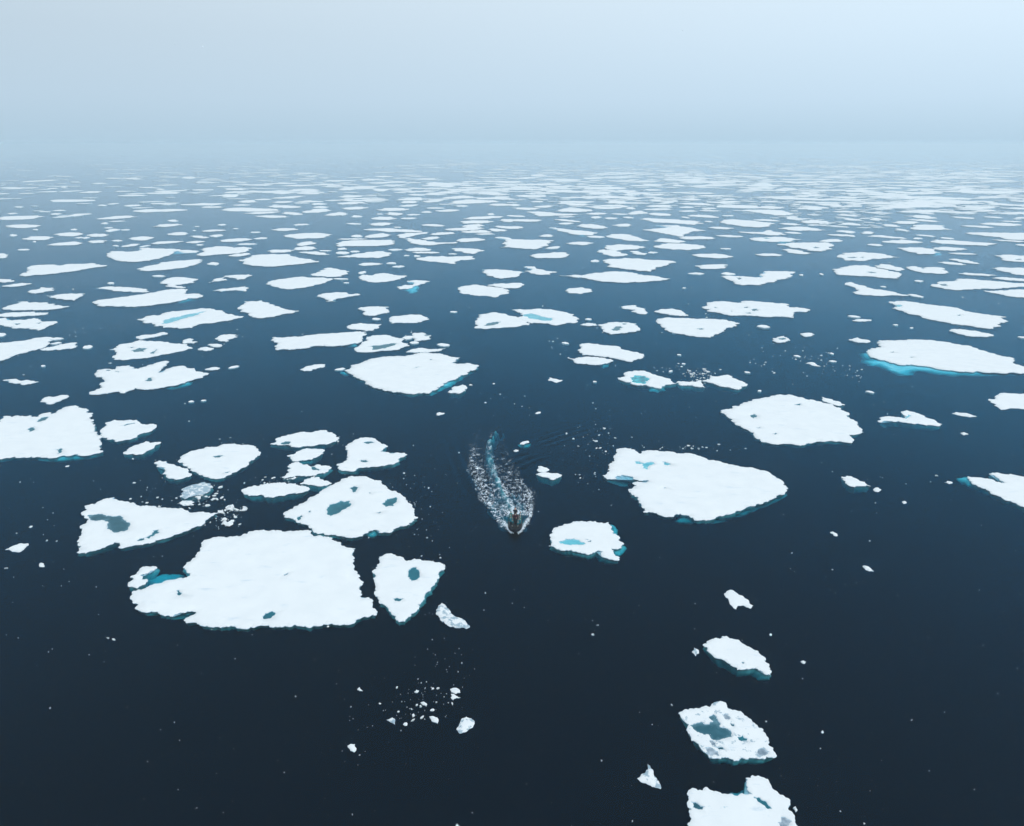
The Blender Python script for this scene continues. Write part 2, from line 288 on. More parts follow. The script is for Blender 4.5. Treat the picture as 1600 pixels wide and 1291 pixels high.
{"l":"patchy leaf floe with slushy grey teal centre at front right","k":0,"f":0.14,"o":[[17.1,60.4],[17.8,60.9],[19.25,61.1],[20.6,61.3],[21.05,61.85],[21.85,62.2],[22.3,62],[23,60.9],[23.95,60],[24.7,58.75],[25.15,57.7],[25.15,56.8],[25.3,55.8],[25.25,55],[24.9,54.55],[23.55,54.45],[22.45,54.4],[21.5,54.25],[20.8,54.45],[18.8,54.55],[18.3,55.6],[17.6,56.7],[17.5,57.95],[17.85,58.85],[17.3,59.65]],"w":0.35,"p":[[[[17.85,58.75],[19,59.15],[19.9,58.9],[20.35,59.25],[20.1,59.9],[20.6,60.25],[20.9,59.45],[20.85,58.5],[21.8,58],[21.65,57.1],[20.75,56.95],[19.75,56.7],[19.5,57.35],[18.95,57.4],[18.3,57.95]],"s"],[[[22.25,57.2],[22.8,57.5],[22.85,57.1],[23.3,56.9],[22.95,56.7],[22.3,56.7]],"n"],[[[18.3,55.85],[18.9,55.8],[19.8,55.3],[19.8,54.75],[18.9,54.75]],"g"],[[[23.7,55.5],[24.35,55.7],[24.8,55.35],[23.9,54.75],[23.6,54.95]],"g"],[[[19.35,56.7],[19.85,56.4],[19.8,55.95],[19.35,56.1]],"g"],[[[21.6,60.1],[22.2,60.25],[22.25,59.7],[21.7,59.5]],"g"],[[[19.7,55.95],[20.45,55.85],[20.6,55.35],[19.95,55.5]],"s"],[[[22.05,59.05],[22.4,58.9],[22.15,58.55]],"s"]]},
{"l":"big central floe with bright turquoise ledge at its lower right","k":0,"f":0.29,"o":[[-43,182.3],[-41.9,185.2],[-42.6,186.6],[-40.2,189.2],[-38.4,193.4],[-33.4,195.5],[-28.3,196.4],[-26.3,198.5],[-20,198.2],[-17.6,196],[-14.2,194.4],[-15.3,191.5],[-16,188.8],[-14.9,188.2],[-11.9,188.8],[-9,186.9],[-9.5,183.3],[-11.4,179.7],[-13.9,174.9],[-16,171.7],[-18,167.9],[-19.5,163.3],[-23.9,163.1],[-27.1,164.5],[-30.9,166.7],[-35.8,170.4],[-37,173.6],[-39.8,176.7],[-42,179.7]],"p":[[[[-25.5,184.3],[-24.3,185],[-24.5,183.7]],"n"],[[[-22.2,191.9],[-21.6,192],[-21.8,191.1]],"n"]],"g":[[[[-20.5,165.6],[-18.7,170.1],[-16.3,174.9],[-13.8,178.4],[-9.2,188.5],[-8.8,185.5],[-13.6,175.3],[-16.2,169.3],[-18.9,163.5]],"b"],[[[-44.5,183.6],[-42.4,182.2],[-41.7,180.1],[-42.8,180.3]],"n"],[[[-27.8,166.3],[-24.2,164.9],[-20.4,165.1],[-24.1,163.9]],"n"]]},
{"l":"wide white floe at right edge over a broad turquoise underwater shelf","k":0,"f":0.32,"o":[[99.6,200.4],[102.4,203.9],[105.3,204.8],[109.2,213],[112.1,212.7],[118.5,214],[122.1,213.6],[127.4,211.1],[132.1,206.9],[133.3,201.3],[134.4,197.9],[136.3,194.6],[133.7,189.1],[134.2,185.4],[135.7,183.9],[134,181.3],[130.4,179.6],[126.2,179.3],[122.5,179.9],[119.6,181.3],[116.2,181],[113.1,182.2],[110.4,183.2],[109,185.4],[106.3,186.6],[104.1,187.2],[102.6,186.9],[101.8,188.7],[100.7,190.7],[99.2,192.2],[98.3,195]],"p":[[[[105.6,199.2],[107.1,199.9],[106.2,198.6]],"n"],[[[108.7,194.3],[110.2,194.6],[109,193.5]],"n"]],"g":[[[[97.3,199.9],[101.3,203.3],[100.8,198.3],[104.3,192.6],[110.9,188.8],[114.8,185],[121.8,184],[135,182.6],[130.7,179.8],[124.4,179.5],[118,179.1],[113.1,179.1],[108.6,180.5],[106.7,183.2],[104.2,183.2],[101.3,179.8],[99,179.4],[97.9,182.9],[97,187.3],[94.7,188.8],[94.7,192.6],[96.7,195],[96.4,197.4]],"b"]]},
{"l":"shield shaped floe with two dark ponds right of the largest floe","k":0,"f":0.17,"o":[[-19.1,87.3],[-18.75,88.8],[-18.8,90.9],[-17.25,91.8],[-15.9,91],[-15.05,89.95],[-13.7,90.4],[-12.25,89.85],[-10.8,89.45],[-9.35,88.7],[-9.3,88.05],[-9.9,85.8],[-10.7,83],[-11.45,80.3],[-11.9,77.95],[-13.1,75.85],[-14.25,76.1],[-15.45,78.35],[-16.95,79.85],[-17.95,82.05],[-18.4,84.85]],"p":[[[[-14.1,86.6],[-13.95,87.85],[-13.15,88],[-12.65,87.1],[-12.65,85.15],[-13.4,84.65],[-13.85,85.15]],"n"],[[[-15.3,80.55],[-14.7,80.85],[-13.85,80.7],[-14.2,80.15],[-14.95,80.1]],"n"]]},
{"l":"winged floe with two lobes on top and a tail at lower left","k":0,"f":0.29,"o":[[-99,163.6],[-98.8,166],[-98.2,167.9],[-99.9,172.3],[-102.2,175.6],[-104.2,176.3],[-106.1,179],[-107,182.2],[-105.8,183.2],[-102.7,182.8],[-103.8,185.4],[-100.8,186.6],[-100.2,185.4],[-97.1,183.2],[-95.9,186.9],[-94.3,190],[-92.7,190.7],[-91.1,186.9],[-90.6,182.2],[-90.2,180],[-89.1,184],[-86.7,186.2],[-84.1,184],[-80,180.8],[-76.9,178.3],[-77.2,175.9],[-79.1,173.6],[-80.9,170.4],[-83.6,167.9],[-86.1,166.6],[-88.4,166.6],[-90.2,167.3],[-90.7,163.6],[-94.1,164.2],[-95.7,163.1],[-98,162.5]],"p":[[[[-90.3,172.7],[-90.5,175.3],[-89.5,175.3],[-88.9,172.3]],"n"],[[[-102,181.4],[-100.7,180.8],[-100.3,179.7]],"n"],[[[-104.6,182.2],[-103.2,181.7],[-103.5,181.1]],"n"]],"g":[[[[-85.1,169.8],[-82.5,172.3],[-79.4,175.3],[-78.8,172.3],[-81.8,168.8]],"n"]]},
{"l":"ragged floe with teal pool, just right of the boat","k":0,"f":0.18,"o":[[5.35,93.85],[5.85,95],[5.65,97.05],[6.15,98.55],[7.55,99.8],[9.5,101.25],[11.95,101.35],[15,101.05],[15.25,99.45],[15,97.65],[15.95,96.75],[15.65,95.6],[16.3,94.7],[15.9,93.3],[14.3,93.15],[14.55,91.95],[15.25,90.6],[15,89.9],[13.65,90.2],[12.65,91.4],[13.05,92.35],[11.9,92.2],[10.7,91.5],[9.35,92.2],[7.1,92.6]],"p":[[[[6.8,95.05],[7.9,95.8],[9.65,95.6],[10.7,94.5],[9.95,94.1],[8.05,94.1],[7.05,94.3]],"l"],[[[11.05,95.05],[11.65,95.45],[11.55,94.9]],"n"],[[[10.8,95.6],[11.35,95.8],[11.2,95.45]],"n"]],"g":[[[[15.25,101.65],[16.05,100.9],[16.2,97.85],[14.9,97.85]],"n"],[[[14.3,94.35],[16.35,95.35],[16.75,94.25],[16.05,92.95],[14.65,92.25]],"n"],[[[11.7,92.8],[12.9,93.2],[13,91.5]],"n"]]},
{"l":"egg shaped floe with one small central pond, left of middle","k":0,"f":0.15,"o":[[-61.4,124.05],[-61.85,127],[-60.6,129.35],[-58.2,131.05],[-56.6,131.85],[-53.3,132.35],[-50.9,132.05],[-49,130.35],[-47.6,128.4],[-47.75,126.05],[-48.15,123.35],[-48.9,120.7],[-50.1,118.2],[-51.45,116.7],[-53.35,117.55],[-55.7,119],[-57.9,121.15],[-60.1,122.9]],"p":[[[[-55.95,126.6],[-55,127.05],[-54,126.9],[-54.4,125.95],[-55.25,125.75]],"n"],[[[-51.4,118.9],[-50.4,119.95],[-50.35,119.1]],"n"]]},
{"l":"right edge floe with turquoise tip pointing left","k":0,"f":0.18,"o":[[80.05,117.7],[82.3,117.15],[83.75,115.5],[85.3,115.3],[85,116.5],[84.5,118.8],[86.1,119.35],[88.2,118.8],[89.9,117.55],[92.15,116.3],[87.95,109.05],[84,104.2],[82.45,106.1],[81.8,107.65],[80.95,109.45],[80.35,111.65],[79.5,113.55],[79.2,115.1]],"g":[[[[78.75,118.65],[80.7,119],[80.75,117.25],[81.6,113.55],[82.75,110.55],[80.45,112.2],[79.4,114.95],[79,116.7]],"n"]]},
{"l":"long diagonal raft like floe at right with a teal nick at its left end","k":0,"f":0.27,"o":[[139.5,270],[145.8,271.5],[149.1,268.6],[154.5,262.3],[158.8,258.7],[159.4,252.1],[163.3,246.5],[166.9,244.5],[162.4,237.4],[156.1,230.6],[151,227.3],[147.9,230.6],[142.6,233.9],[140.4,238.5],[138.5,245],[136.6,250.8],[135.2,258.7],[138.6,262.9]],"p":[[[[138.9,264.6],[141.1,264.3],[140.3,261.5],[137.5,260.7]],"l"],[[[151.3,247],[153,247.5],[151.4,245.8]],"n"]]},
{"l":"slanted spindle floe, second of the front right column","k":0,"f":0.18,"o":[[22.3,71.45],[22.95,72.05],[24.05,72.65],[25.5,73.05],[26.25,72.4],[27.1,71.45],[27.95,70.45],[28.45,69.6],[28.55,68.6],[28.8,67.3],[28.45,66.1],[27.95,66.3],[27.4,66.95],[26.75,67.3],[25.85,67.1],[25.05,67],[24.5,67.75],[23.9,68.75],[23,69.45],[22.45,70.4]],"w":0.1,"p":[[[[25.85,68.2],[26.2,68.25],[26,67.95]],"n"],[[[24.15,72.55],[25,72.75],[24.55,72.4]],"n"]]},
{"l":"bird shaped floe with a notch on its right side","k":0,"f":0.19,"o":[[-31.95,122.55],[-30.7,124.35],[-31.15,128.35],[-31.45,133.25],[-30.35,135.65],[-28.85,136.05],[-26.55,134.3],[-23.95,131.25],[-24.65,129.8],[-25.05,128.8],[-23.3,128.35],[-20.25,128.15],[-19.7,127.4],[-20.85,124.6],[-21.4,123.3],[-23.4,122.2],[-25.8,121.5],[-27.85,121.1],[-28.65,119.8],[-30.15,120.05]],"p":[[[[-29.05,133],[-28,133.65],[-26.75,133],[-27.8,132.4]],"n"],[[[-28.2,124.7],[-27.1,124.7],[-26.4,123.95],[-27.1,123.6]],"n"]],"g":[[[[-24.95,130.35],[-23.85,131.65],[-21.4,130.85],[-20.25,129.4],[-23.4,128.9]],"d"]]},
{"l":"floe split by a long pale blue channel, left of middle","k":0,"f":0.26,"o":[[-124.9,240.9],[-123.7,243.3],[-123.7,245.8],[-120.8,246.5],[-119.8,251.6],[-115.9,254.2],[-112.7,256.1],[-109.9,258.8],[-106.7,257.9],[-104.9,256.1],[-100.8,252.6],[-96.1,249],[-90.7,245],[-92.1,242.1],[-95,238.6],[-96.8,236.3],[-100,235.1],[-101.8,231.7],[-101.6,228.9],[-105.3,228],[-110.8,228.9],[-111.8,231.1],[-114.8,231.1],[-120.4,236.3]],"p":[[[[-113.7,234],[-115.1,238.6],[-114,243.4],[-111.5,247.6],[-108.7,251.6],[-106.7,253.5],[-107.4,248.3],[-109.2,242.2],[-110.9,237.4],[-112,234]],"l"]]},
{"l":"lumpy long floe with small dark pools, behind the right hand floes","k":0,"f":0.31,"o":[[68,258.5],[71,265.5],[74.5,270],[79.5,270],[83.5,268],[87,271.5],[91.5,270],[96.5,267],[100.5,265.5],[99,260],[102,260.5],[105,256],[103,253],[100,253],[94.5,243],[88.5,245],[81.5,246.5],[75,246.5],[72,250.5],[68.5,253]],"w":0.05,"p":[[[[82.5,258.5],[84,260.5],[84,259]],"n"],[[[84,255],[86.5,257],[86.5,254.5],[84.5,253]],"n"],[[[79.5,250],[82,251],[82,249]],"n"],[[[72,258.5],[73,260],[72.5,257.5]],"n"],[[[76,253],[77,253],[76.5,252]],"n"]]},
{"l":"clean bowl shaped floe with one faint pond, centre right","k":0,"f":0.26,"o":[[48.2,240.9],[52.8,243.8],[59,242.6],[65.7,241.6],[71.2,240.2],[74.2,235.1],[70.3,229.5],[65,223.1],[59.9,216.5],[55.5,218.5],[50.3,221.7],[47.9,229.5],[47.6,236.2]],"p":[[[[58.2,227],[59.8,228],[60.5,227],[59.1,225.9]],"n"]]},
{"l":"long straight slab with squared left end, middle of the picture","k":0,"f":0.33,"o":[[-72.4,216.3],[-68.5,216.3],[-61.1,219.5],[-53.3,221.9],[-45.2,223.1],[-44.6,219.9],[-44.5,213],[-44.9,209.3],[-48.3,207.4],[-53.6,206.2],[-61.6,203.3],[-66.2,202.1],[-68.5,208.3]],"g":[[[[-49.4,210.1],[-45.2,212.7],[-45.7,208.3]],"n"]]},
{"l":"long slab of ice at left with a faint teal foot","k":0,"f":0.32,"o":[[-154,268],[-155,273],[-151.5,275],[-149,279],[-145.5,282],[-142,287.5],[-138.5,293],[-134,295.5],[-129.5,292],[-126,284.5],[-122,285.5],[-119,282],[-119,276.5],[-122.5,276.5],[-124.5,270],[-128.5,266],[-132.5,262],[-135.5,260.5],[-140.5,262],[-145,262],[-150,263]],"g":[[[[-127,274],[-121,283.5],[-119,279],[-123.5,270.5]],"n"],[[[-143.5,265.5],[-135,266.5],[-135,262.5]],"n"]]},
{"l":"oval left floe with scattered teal melt pools","k":0,"f":0.21,"o":[[-114.3,202.5],[-114,206.9],[-112.5,209.6],[-111,213.4],[-108,212],[-103.1,211.5],[-97.5,209.6],[-94.5,206.9],[-91.3,204.2],[-92.8,201.6],[-94.8,199.1],[-97.2,197.4],[-99.1,194.6],[-102.2,193],[-105.5,191.8],[-109.6,194.6],[-110.3,198.2],[-112.1,201.3]],"p":[[[[-107.6,201.3],[-106.7,204.3],[-104.2,203.8],[-103.3,200],[-105.9,199.6]],"n"],[[[-101.3,198.6],[-100.7,202.5],[-99.7,198]],"n"],[[[-110.6,204.8],[-108,205],[-108.8,203.9]],"n"]]},
{"l":"rounded floe just right of the left edge floe, thin dark crease","k":0,"f":0.14,"o":[[-83.9,139.7],[-85.2,143.9],[-84.5,146.3],[-81.5,145.8],[-79.5,146],[-78.3,144.6],[-76.3,143.1],[-74.9,143.7],[-73.5,142],[-73.3,139.7],[-74.6,138.6],[-74.8,136.2],[-76.2,134.9],[-78,133.9],[-79.9,134.9],[-82.3,137.2]],"p":[[[[-81.5,142.4],[-80.4,143.5],[-78.9,144.2],[-78.7,143.5],[-80.2,142.4]],"n"]]},
{"l":"smooth oval floe with a blue notch at its left tip","k":0,"f":0.16,"o":[[-47.1,132.5],[-46.6,135.9],[-45.1,137.5],[-42.3,139.1],[-37.6,139.6],[-35.6,137.8],[-34.2,135.4],[-34.7,133.8],[-36.2,132.3],[-39.2,131.6],[-41.7,131],[-43.1,132],[-44.8,132]],"p":[[[[-45.2,132.7],[-44.6,133.9],[-43.6,133.7],[-43.4,132.3],[-44.3,132.2]],"n"]]},
{"l":"angular floe cut by the right edge of the picture","k":0,"f":0.15,"o":[[109.4,159.6],[112.4,161.8],[115.6,164],[120,163.6],[123.9,163.3],[116.5,152.3],[107.5,152.2],[108.7,155.9]]},
{"l":"long flat floe at right edge with a grey pond on its left tip","k":0,"f":0.27,"o":[[173.5,304.5],[180.5,311.5],[185.5,313],[194,319.5],[200,318],[204.5,314],[209,310.5],[219,309],[213.5,301],[201,297.5],[189,295.5],[178.5,293],[174,295.5]],"p":[[[[177,304.5],[180,306.5],[179,301.5],[177.5,301.5]],"n"]]},
{"l":"smooth floe cut by the left edge, rising to a rounded right end","k":0,"f":0.25,"o":[[-151.4,209.5],[-148.7,210.4],[-145.2,212.3],[-143.5,215.7],[-140.9,217.1],[-136.9,212.3],[-134.7,206.8],[-134.9,202.3],[-136.4,198.9],[-137.4,195.6],[-137.4,191.6],[-138.6,190.1]]},
{"l":"floe with a pale teal trough touching the half moon floe","k":0,"f":0.25,"o":[[0,256.1],[8.5,257.4],[15.7,254.2],[20.7,247.1],[22.6,241],[20.9,236.3],[17.7,235.6],[14.7,232.4],[12.4,234],[6.3,235.1],[3.2,241],[1.6,242.9],[3.9,245.8],[2.8,250.9]],"p":[[[[3.8,247.1],[6.1,249.6],[9.7,245.1],[13.7,242.7],[12.7,238.6],[9,239.3],[5.4,242.2]],"l"]]},
{"l":"broad boat shaped floe far left with a thin tail to its right","k":0,"f":0.28,"o":[[-216,397],[-217.5,406.5],[-212.5,406.5],[-206.5,405],[-203.5,407.5],[-208,419.5],[-200.5,418],[-191.5,416],[-188,416],[-182.5,411.5],[-171,407.5],[-168.5,400],[-173.5,399],[-182.5,407.5],[-183,403],[-180,388],[-179.5,378],[-181.5,371.5],[-185.5,368.5],[-192,370],[-199.5,374],[-206,382.5]]},
{"l":"slab floe with a strip floe tucked below, right of middle","k":0,"f":0.28,"o":[[18.8,200],[19.6,208.1],[21.5,209.4],[26,207.6],[31.2,204.9],[33.3,200.6],[36.5,195.6],[35.3,193.1],[32.2,190],[28.3,193.1],[24.2,195.4],[19.5,196.7]]},
{"l":"flat tongue shaped floe left of the broad spade shaped floe","k":0,"f":0.17,"o":[[-45.7,112.2],[-44.6,113.5],[-43.1,114],[-40.35,115.1],[-37.25,114.9],[-34.6,113.35],[-34.25,112.6],[-34.95,111.45],[-37.65,110.5],[-40.05,109.6],[-42.5,110.2],[-43.85,110.2],[-45,111.25]],"g":[[[[-44.5,111.5],[-42.6,111.2],[-42.75,110.2],[-43.6,110.35]],"n"]]},
{"l":"wide feathered floe far left of middle with faint ridges","k":0,"f":0.33,"o":[[-137.5,373.5],[-136,390.5],[-128,395],[-118.5,395],[-106,379],[-96,370],[-101.5,361.5],[-108,358],[-114.5,353],[-122.5,355.5],[-131,361.5]]},
{"l":"long spear shaped floe pointing right, centre right","k":0,"f":0.32,"o":[[21,328],[27,329],[31,327.5],[37,334.5],[44,338],[52,337.5],[56,331.5],[61,327.5],[68.5,319],[61.5,314],[54,311],[44.5,310],[37,314],[32.5,320],[26.5,324]]},
{"l":"broad flat floe just behind the spear floe","k":0,"f":0.34,"o":[[45.5,370],[48.5,376.5],[57.5,381],[65,379],[70.5,373.5],[78.5,372],[81,366.5],[73.5,355.5],[64.5,343.5],[63,338.5],[57.5,341.5],[51,347],[45,353]]},
{"l":"floe with a long grey pond beside the long straight slab","k":0,"f":0.29,"o":[[-44.6,203.1],[-44,208.1],[-43.1,212.2],[-44,217],[-42.8,218],[-38.6,219.6],[-35.2,216],[-32.6,215],[-29.6,206.6],[-31.9,203.4],[-35.3,201.4],[-39.5,199.7],[-42.6,199.7]],"p":[[[[-41.8,205.2],[-38.9,206.6],[-32.8,209.4],[-34.2,206.6],[-37.3,202.8],[-39.4,201.7],[-39.9,204.5]],"n"]]},
{"l":"half moon floe with a slim grey pond, centre","k":0,"f":0.22,"o":[[-11.9,228.6],[-12,236.4],[-10.9,246.6],[-11.5,248.4],[-6.7,251.7],[-3.9,250.2],[0,245.9],[2.1,242.7],[5.3,237.5],[5.7,234.1],[2,230.7],[-5.1,228.6],[-9.1,227.5]],"p":[[[[-9.5,231.9],[-7.8,235.3],[-3.7,237.1],[-5.2,233.5],[-8.2,231.2]],"n"]]},
{"l":"shark fin floe right of the channelled floe","k":0,"f":0.32,"o":[[-98,262.5],[-99.5,270.5],[-95.5,270.5],[-93.5,272],[-90.5,268.5],[-86,264],[-81,257.5],[-74.5,254],[-75.5,250.5],[-79,247.5],[-82,244],[-84.5,242.5],[-89.5,247],[-95,254.5]]},
{"l":"small floe holding a bright turquoise pool, middle right","k":0,"f":0.34,"o":[[26.3,175.5],[28.4,177.5],[29.4,180.4],[33.1,181.8],[35.3,179.7],[37.3,176.6],[39.4,172.5],[40.1,170.9],[36.8,168.9],[35.5,167],[32.9,168.6],[32.4,169.8],[30.2,169.5],[29.1,172],[26.9,173.6]],"p":[[[[29.3,174.9],[30.9,177.4],[33.3,176.6],[34.1,174.1],[32.5,170.4],[30.3,170.4],[29.4,172]],"t"]],"g":[[[[29.5,174.1],[32.7,170],[32.7,167.3],[34.8,166.1],[37.1,168],[37.3,170.3],[40.7,172.7],[37,175.1],[31.1,175.1]],"n"]]},
{"l":"smooth loaf shaped floe at right with a faint grey mark","k":0,"f":0.33,"o":[[149,345],[155,350.5],[162.5,355.5],[170,357],[171,347],[174,337.5],[173,329],[167.5,319],[162,322],[155.5,326],[146,329],[147,337.5]],"p":[[[[160.5,336],[164,337],[164.5,333],[161.5,333]],"n"]]},
{"l":"wide cradle shaped floe with a pocket of open water, right of middle","k":0,"f":0.28,"o":[[92,326],[99,326],[104,324],[109,322],[111.5,332],[118,340.5],[124.5,339.5],[129.5,338],[123.5,326],[118,319],[112.5,314],[103,304],[95,304],[94,314]],"p":[[[[97.5,321],[99.5,321.5],[97.5,316]],"n"]]},
{"l":"long white floe tilted right near the left edge, in the middle distance","k":0,"f":0.3,"o":[[-216,326],[-223,341.5],[-229,351],[-228.5,358],[-222.5,359.5],[-217,355.5],[-216,360.5],[-205,363.5],[-201.5,359.5],[-194.5,356.5],[-197,351],[-200.5,344],[-204,337],[-208,331.5],[-213.5,328]]},
{"l":"plump elongated floe with a smaller floe behind it, left of middle","k":0,"f":0.23,"o":[[-102.5,308.5],[-101.5,315.5],[-97.5,321],[-92.5,325],[-84,322.5],[-77.5,319.5],[-78.5,311.5],[-81.5,305],[-84.5,298.5],[-88.5,295],[-94,297.5],[-98.5,302]]},
{"l":"crumbly floe with a teal patch in front of another crumbly floe","k":0,"f":0.16,"o":[[-40.45,117.5],[-40,119.85],[-40.7,122.85],[-39.75,124.05],[-37.25,122.85],[-35.95,122],[-35.45,122.85],[-33.15,122.25],[-32.7,121.1],[-33.1,119],[-34.65,118.15],[-36.25,117.75],[-38.1,118],[-39.3,117.35]],"w":0.15,"p":[[[[-36.6,122.05],[-34.95,120.9],[-34.45,119.9],[-35.95,120.6]],"n"]]},
{"l":"left edge floe with two small grey ponds","k":0,"f":0.24,"o":[[-172.9,242.2],[-170.5,243.4],[-167.7,240.3],[-165.2,239.3],[-161.8,239.8],[-160.4,242.7],[-158.2,241.7],[-154,237.5],[-151.2,237.9],[-148.6,236.3],[-148.5,230.7],[-148.3,225.3],[-151.7,226.8],[-156.3,228.5],[-161.2,230.7],[-167.5,234]],"p":[[[[-162.1,234.1],[-160.2,234.8],[-159.3,232.5]],"n"],[[[-155,234.8],[-153.5,235.7],[-153.4,233.9]],"n"]]},
{"l":"oblong floe with clean edges at the middle, below far crowded ice","k":0,"f":0.21,"o":[[-22,298.5],[-19,303],[-14.5,305.5],[-8.5,301],[-1,292.5],[-2.5,285],[-6,278.5],[-12.5,281],[-19.5,286]]},
{"l":"thick far slab with a slanted right corner at the middle","k":0,"f":0.32,"o":[[-10.5,468],[-8,472],[-2,468],[0,460],[9.5,457.5],[24,454],[22,440.5],[17,420.5],[11.5,414],[5.5,418],[-7,422.5],[-5.5,437],[-2.5,448]]},
{"l":"bird like floe with spread wings, right, nearer than the turquoise shelf floe","k":0,"f":0.14,"o":[[77.2,145.4],[78.8,147.4],[80.9,148.2],[82.8,147.6],[83.7,147],[84.8,148.2],[84.6,150.1],[86.7,152],[87.8,150.7],[88.3,147.6],[89.2,144.6],[89.8,143.4],[88.9,142.5],[86.1,142.6],[85,143.8],[83.1,144],[81.7,145.4],[79.5,145.2],[77.4,144.4]],"p":[[[[83.1,147.2],[85.5,149.2],[85.8,148.3],[83.9,146.5]],"l"]]},
{"l":"ring like floe with a dark pond in its middle","k":0,"f":0.31,"o":[[27.8,232.2],[31.4,236.1],[36.7,236.7],[40.5,234.5],[40.5,227.2],[38.3,223.6],[30.4,220.3],[28.4,224]],"p":[[[[31.1,225.7],[32.6,229.3],[34.8,230.9],[35.1,228.3],[33.5,225.1],[31.7,224.4]],"n"],[[[35.5,233.8],[37.3,233.8],[36.4,232.6]],"n"]]},
{"l":"slanted floe in front of the boat shaped far floe","k":0,"f":0.26,"o":[[-175,345.5],[-174,350],[-173,358.5],[-173,365],[-167,371.5],[-158,377],[-153.5,368.5],[-152.5,361],[-153.5,352],[-158.5,346.5],[-165.5,341.5],[-171.5,341.5]]},
{"l":"hooked small floe touching the left tip of an egg shaped floe","k":0,"f":0.15,"o":[[-65.55,123.35],[-65.25,124.6],[-63.7,124.4],[-61.45,122.65],[-59.05,121.15],[-57.8,119.85],[-56.55,118.2],[-57.4,117.2],[-58.85,116.55],[-60.4,117.35],[-61.85,118.6],[-61.95,119.85],[-63.4,121.75],[-64.45,122]]},
{"l":"flat left floe with a stepped top, below the small arrow floe","k":0,"f":0.31,"o":[[-180,257],[-182,262],[-181,265.5],[-183,270],[-179.5,270.5],[-177.5,268],[-171,268.5],[-166.5,265.5],[-159,261.5],[-161.5,257],[-169,256],[-175,254.5]]},
{"l":"whale shaped floe with grey spots, upper right","k":0,"f":0.21,"o":[[169.5,388.5],[178.5,400.5],[187,403.5],[195,399.5],[196.5,391.5],[200,384],[187,378],[174.5,371.5],[167,373]],"p":[[[[173,384],[177.5,385.5],[176,381.5],[173,380]],"n"],[[[179,383],[183,385],[179.5,380]],"n"]]},
{"l":"clean wedge shaped floe right of the turquoise pool floe","k":0,"f":0.29,"o":[[47,172.6],[50.2,176.8],[54.6,178.1],[55.3,175.1],[57.3,170.3],[53.9,166.1],[49.5,170.3]]},
{"l":"diamond shaped far floe, right of middle","k":0,"f":0.21,"o":[[89,511.5],[103.5,524.5],[112.5,530],[103.5,544],[117.5,544],[123.5,530],[131,507.5],[121,504.5],[107,473],[102.5,481.5],[97,495]]},
{"l":"grey half melted floe below the egg shaped floe","k":0,"f":0.15,"o":[[-55.2,110],[-55.8,112.25],[-55.05,114],[-53.75,115.1],[-52.15,114.95],[-50.95,113.55],[-50.8,111.85],[-51.95,110.55],[-53.3,109.8],[-53.9,108.9]],"w":0.8},
{"l":"blunt far floe just behind the wide feathered floe","k":0,"f":0.32,"o":[[-163.5,390],[-172.5,417.5],[-169.5,426.5],[-160,424.5],[-156,420],[-152,424.5],[-143.5,408.5],[-146,398],[-153,395],[-161.5,388.5]]},
{"l":"broad far floe with a small brown grey pond near its front","k":0,"f":0.34,"o":[[153.5,434],[161,440.5],[168,442.5],[178.5,444],[187.5,442.5],[185.5,431.5],[178.5,417.5],[168,405],[162,409.5],[159,419.5],[157.5,430.5]],"p":[[[[169,421],[172.5,424.5],[171.5,418.5],[168.5,416.5]],"n"]]},
{"l":"tapering floe like a shoe horn at right","k":0,"f":0.27,"o":[[140,309],[143.5,311.5],[143.5,304],[145,297.5],[149,292],[150.5,287],[153,282],[144,281.5],[137,282.5],[134.5,284],[138.5,295.5]]},
{"l":"straight edged far slab left of middle","k":0,"f":0.34,"o":[[-102,436.5],[-102,449],[-97.5,454],[-85,456],[-74,457],[-71.5,446.5],[-68.5,436.5],[-74.5,430.5],[-86.5,427.5],[-98.5,425.5],[-100,429]]},
{"l":"crumbly little floe stacked behind another crumbly floe","k":0,"f":0.13,"o":[[-42.25,127],[-40.95,128.45],[-39.9,130.1],[-36.3,130.1],[-35.6,127.95],[-36.35,126.55],[-37.1,125.15],[-38.45,124.7],[-39.45,124.25],[-41.1,125.65]],"w":0.15,"g":[[[[-41.35,126.3],[-37.35,127.4],[-37.05,125.35],[-39.2,124.45]],"n"]]},
{"l":"wide floe cut by the right edge in the far ice","k":0,"f":0.28,"o":[[296.5,493],[307,497],[315,495],[339.5,493],[314.5,455.5],[304.5,458.5],[305.5,469],[300,476.5]]},
{"l":"compact floe with a small lump on its left shoulder","k":0,"f":0.2,"o":[[-67.5,324.5],[-67,329.5],[-62.5,328],[-59.5,334],[-55.5,333],[-50.5,328],[-47.5,328],[-48.5,318.5],[-52.5,313.5],[-58,310.5],[-62,313.5],[-65.5,318.5]]},
{"l":"small leaf shaped floe below the rounded creased floe at left","k":0,"f":0.17,"o":[[-73.7,128.4],[-73.7,130.6],[-72.6,132.3],[-72,134],[-69,133.6],[-68.9,132.3],[-69.1,129.8],[-69.5,127.9],[-70.6,127.3],[-72.5,127.4]]},
{"l":"oval floe right below the small brick floe","k":0,"f":0.22,"o":[[-41.3,242.2],[-39.6,245.9],[-35.5,247.7],[-30.6,247.2],[-27.5,241.1],[-29.4,237.5],[-33.4,235.7],[-39.1,235.2],[-40.4,238.7]]},
{"l":"ragged wide floe with tail to the right, above the oblong middle floe","k":0,"f":0.21,"o":[[-49,380],[-43,387.5],[-33,385.5],[-22.5,388.5],[-19,378],[-26,374.5],[-27.5,362.5],[-35.5,366.5],[-43,371.5]]},
{"l":"floe cut by the right edge just below the long right edge floe","k":0,"f":0.24,"o":[[188,292.5],[192,291.5],[197.5,292.5],[209,294],[197,276],[192.5,278.5],[189.5,284]]},
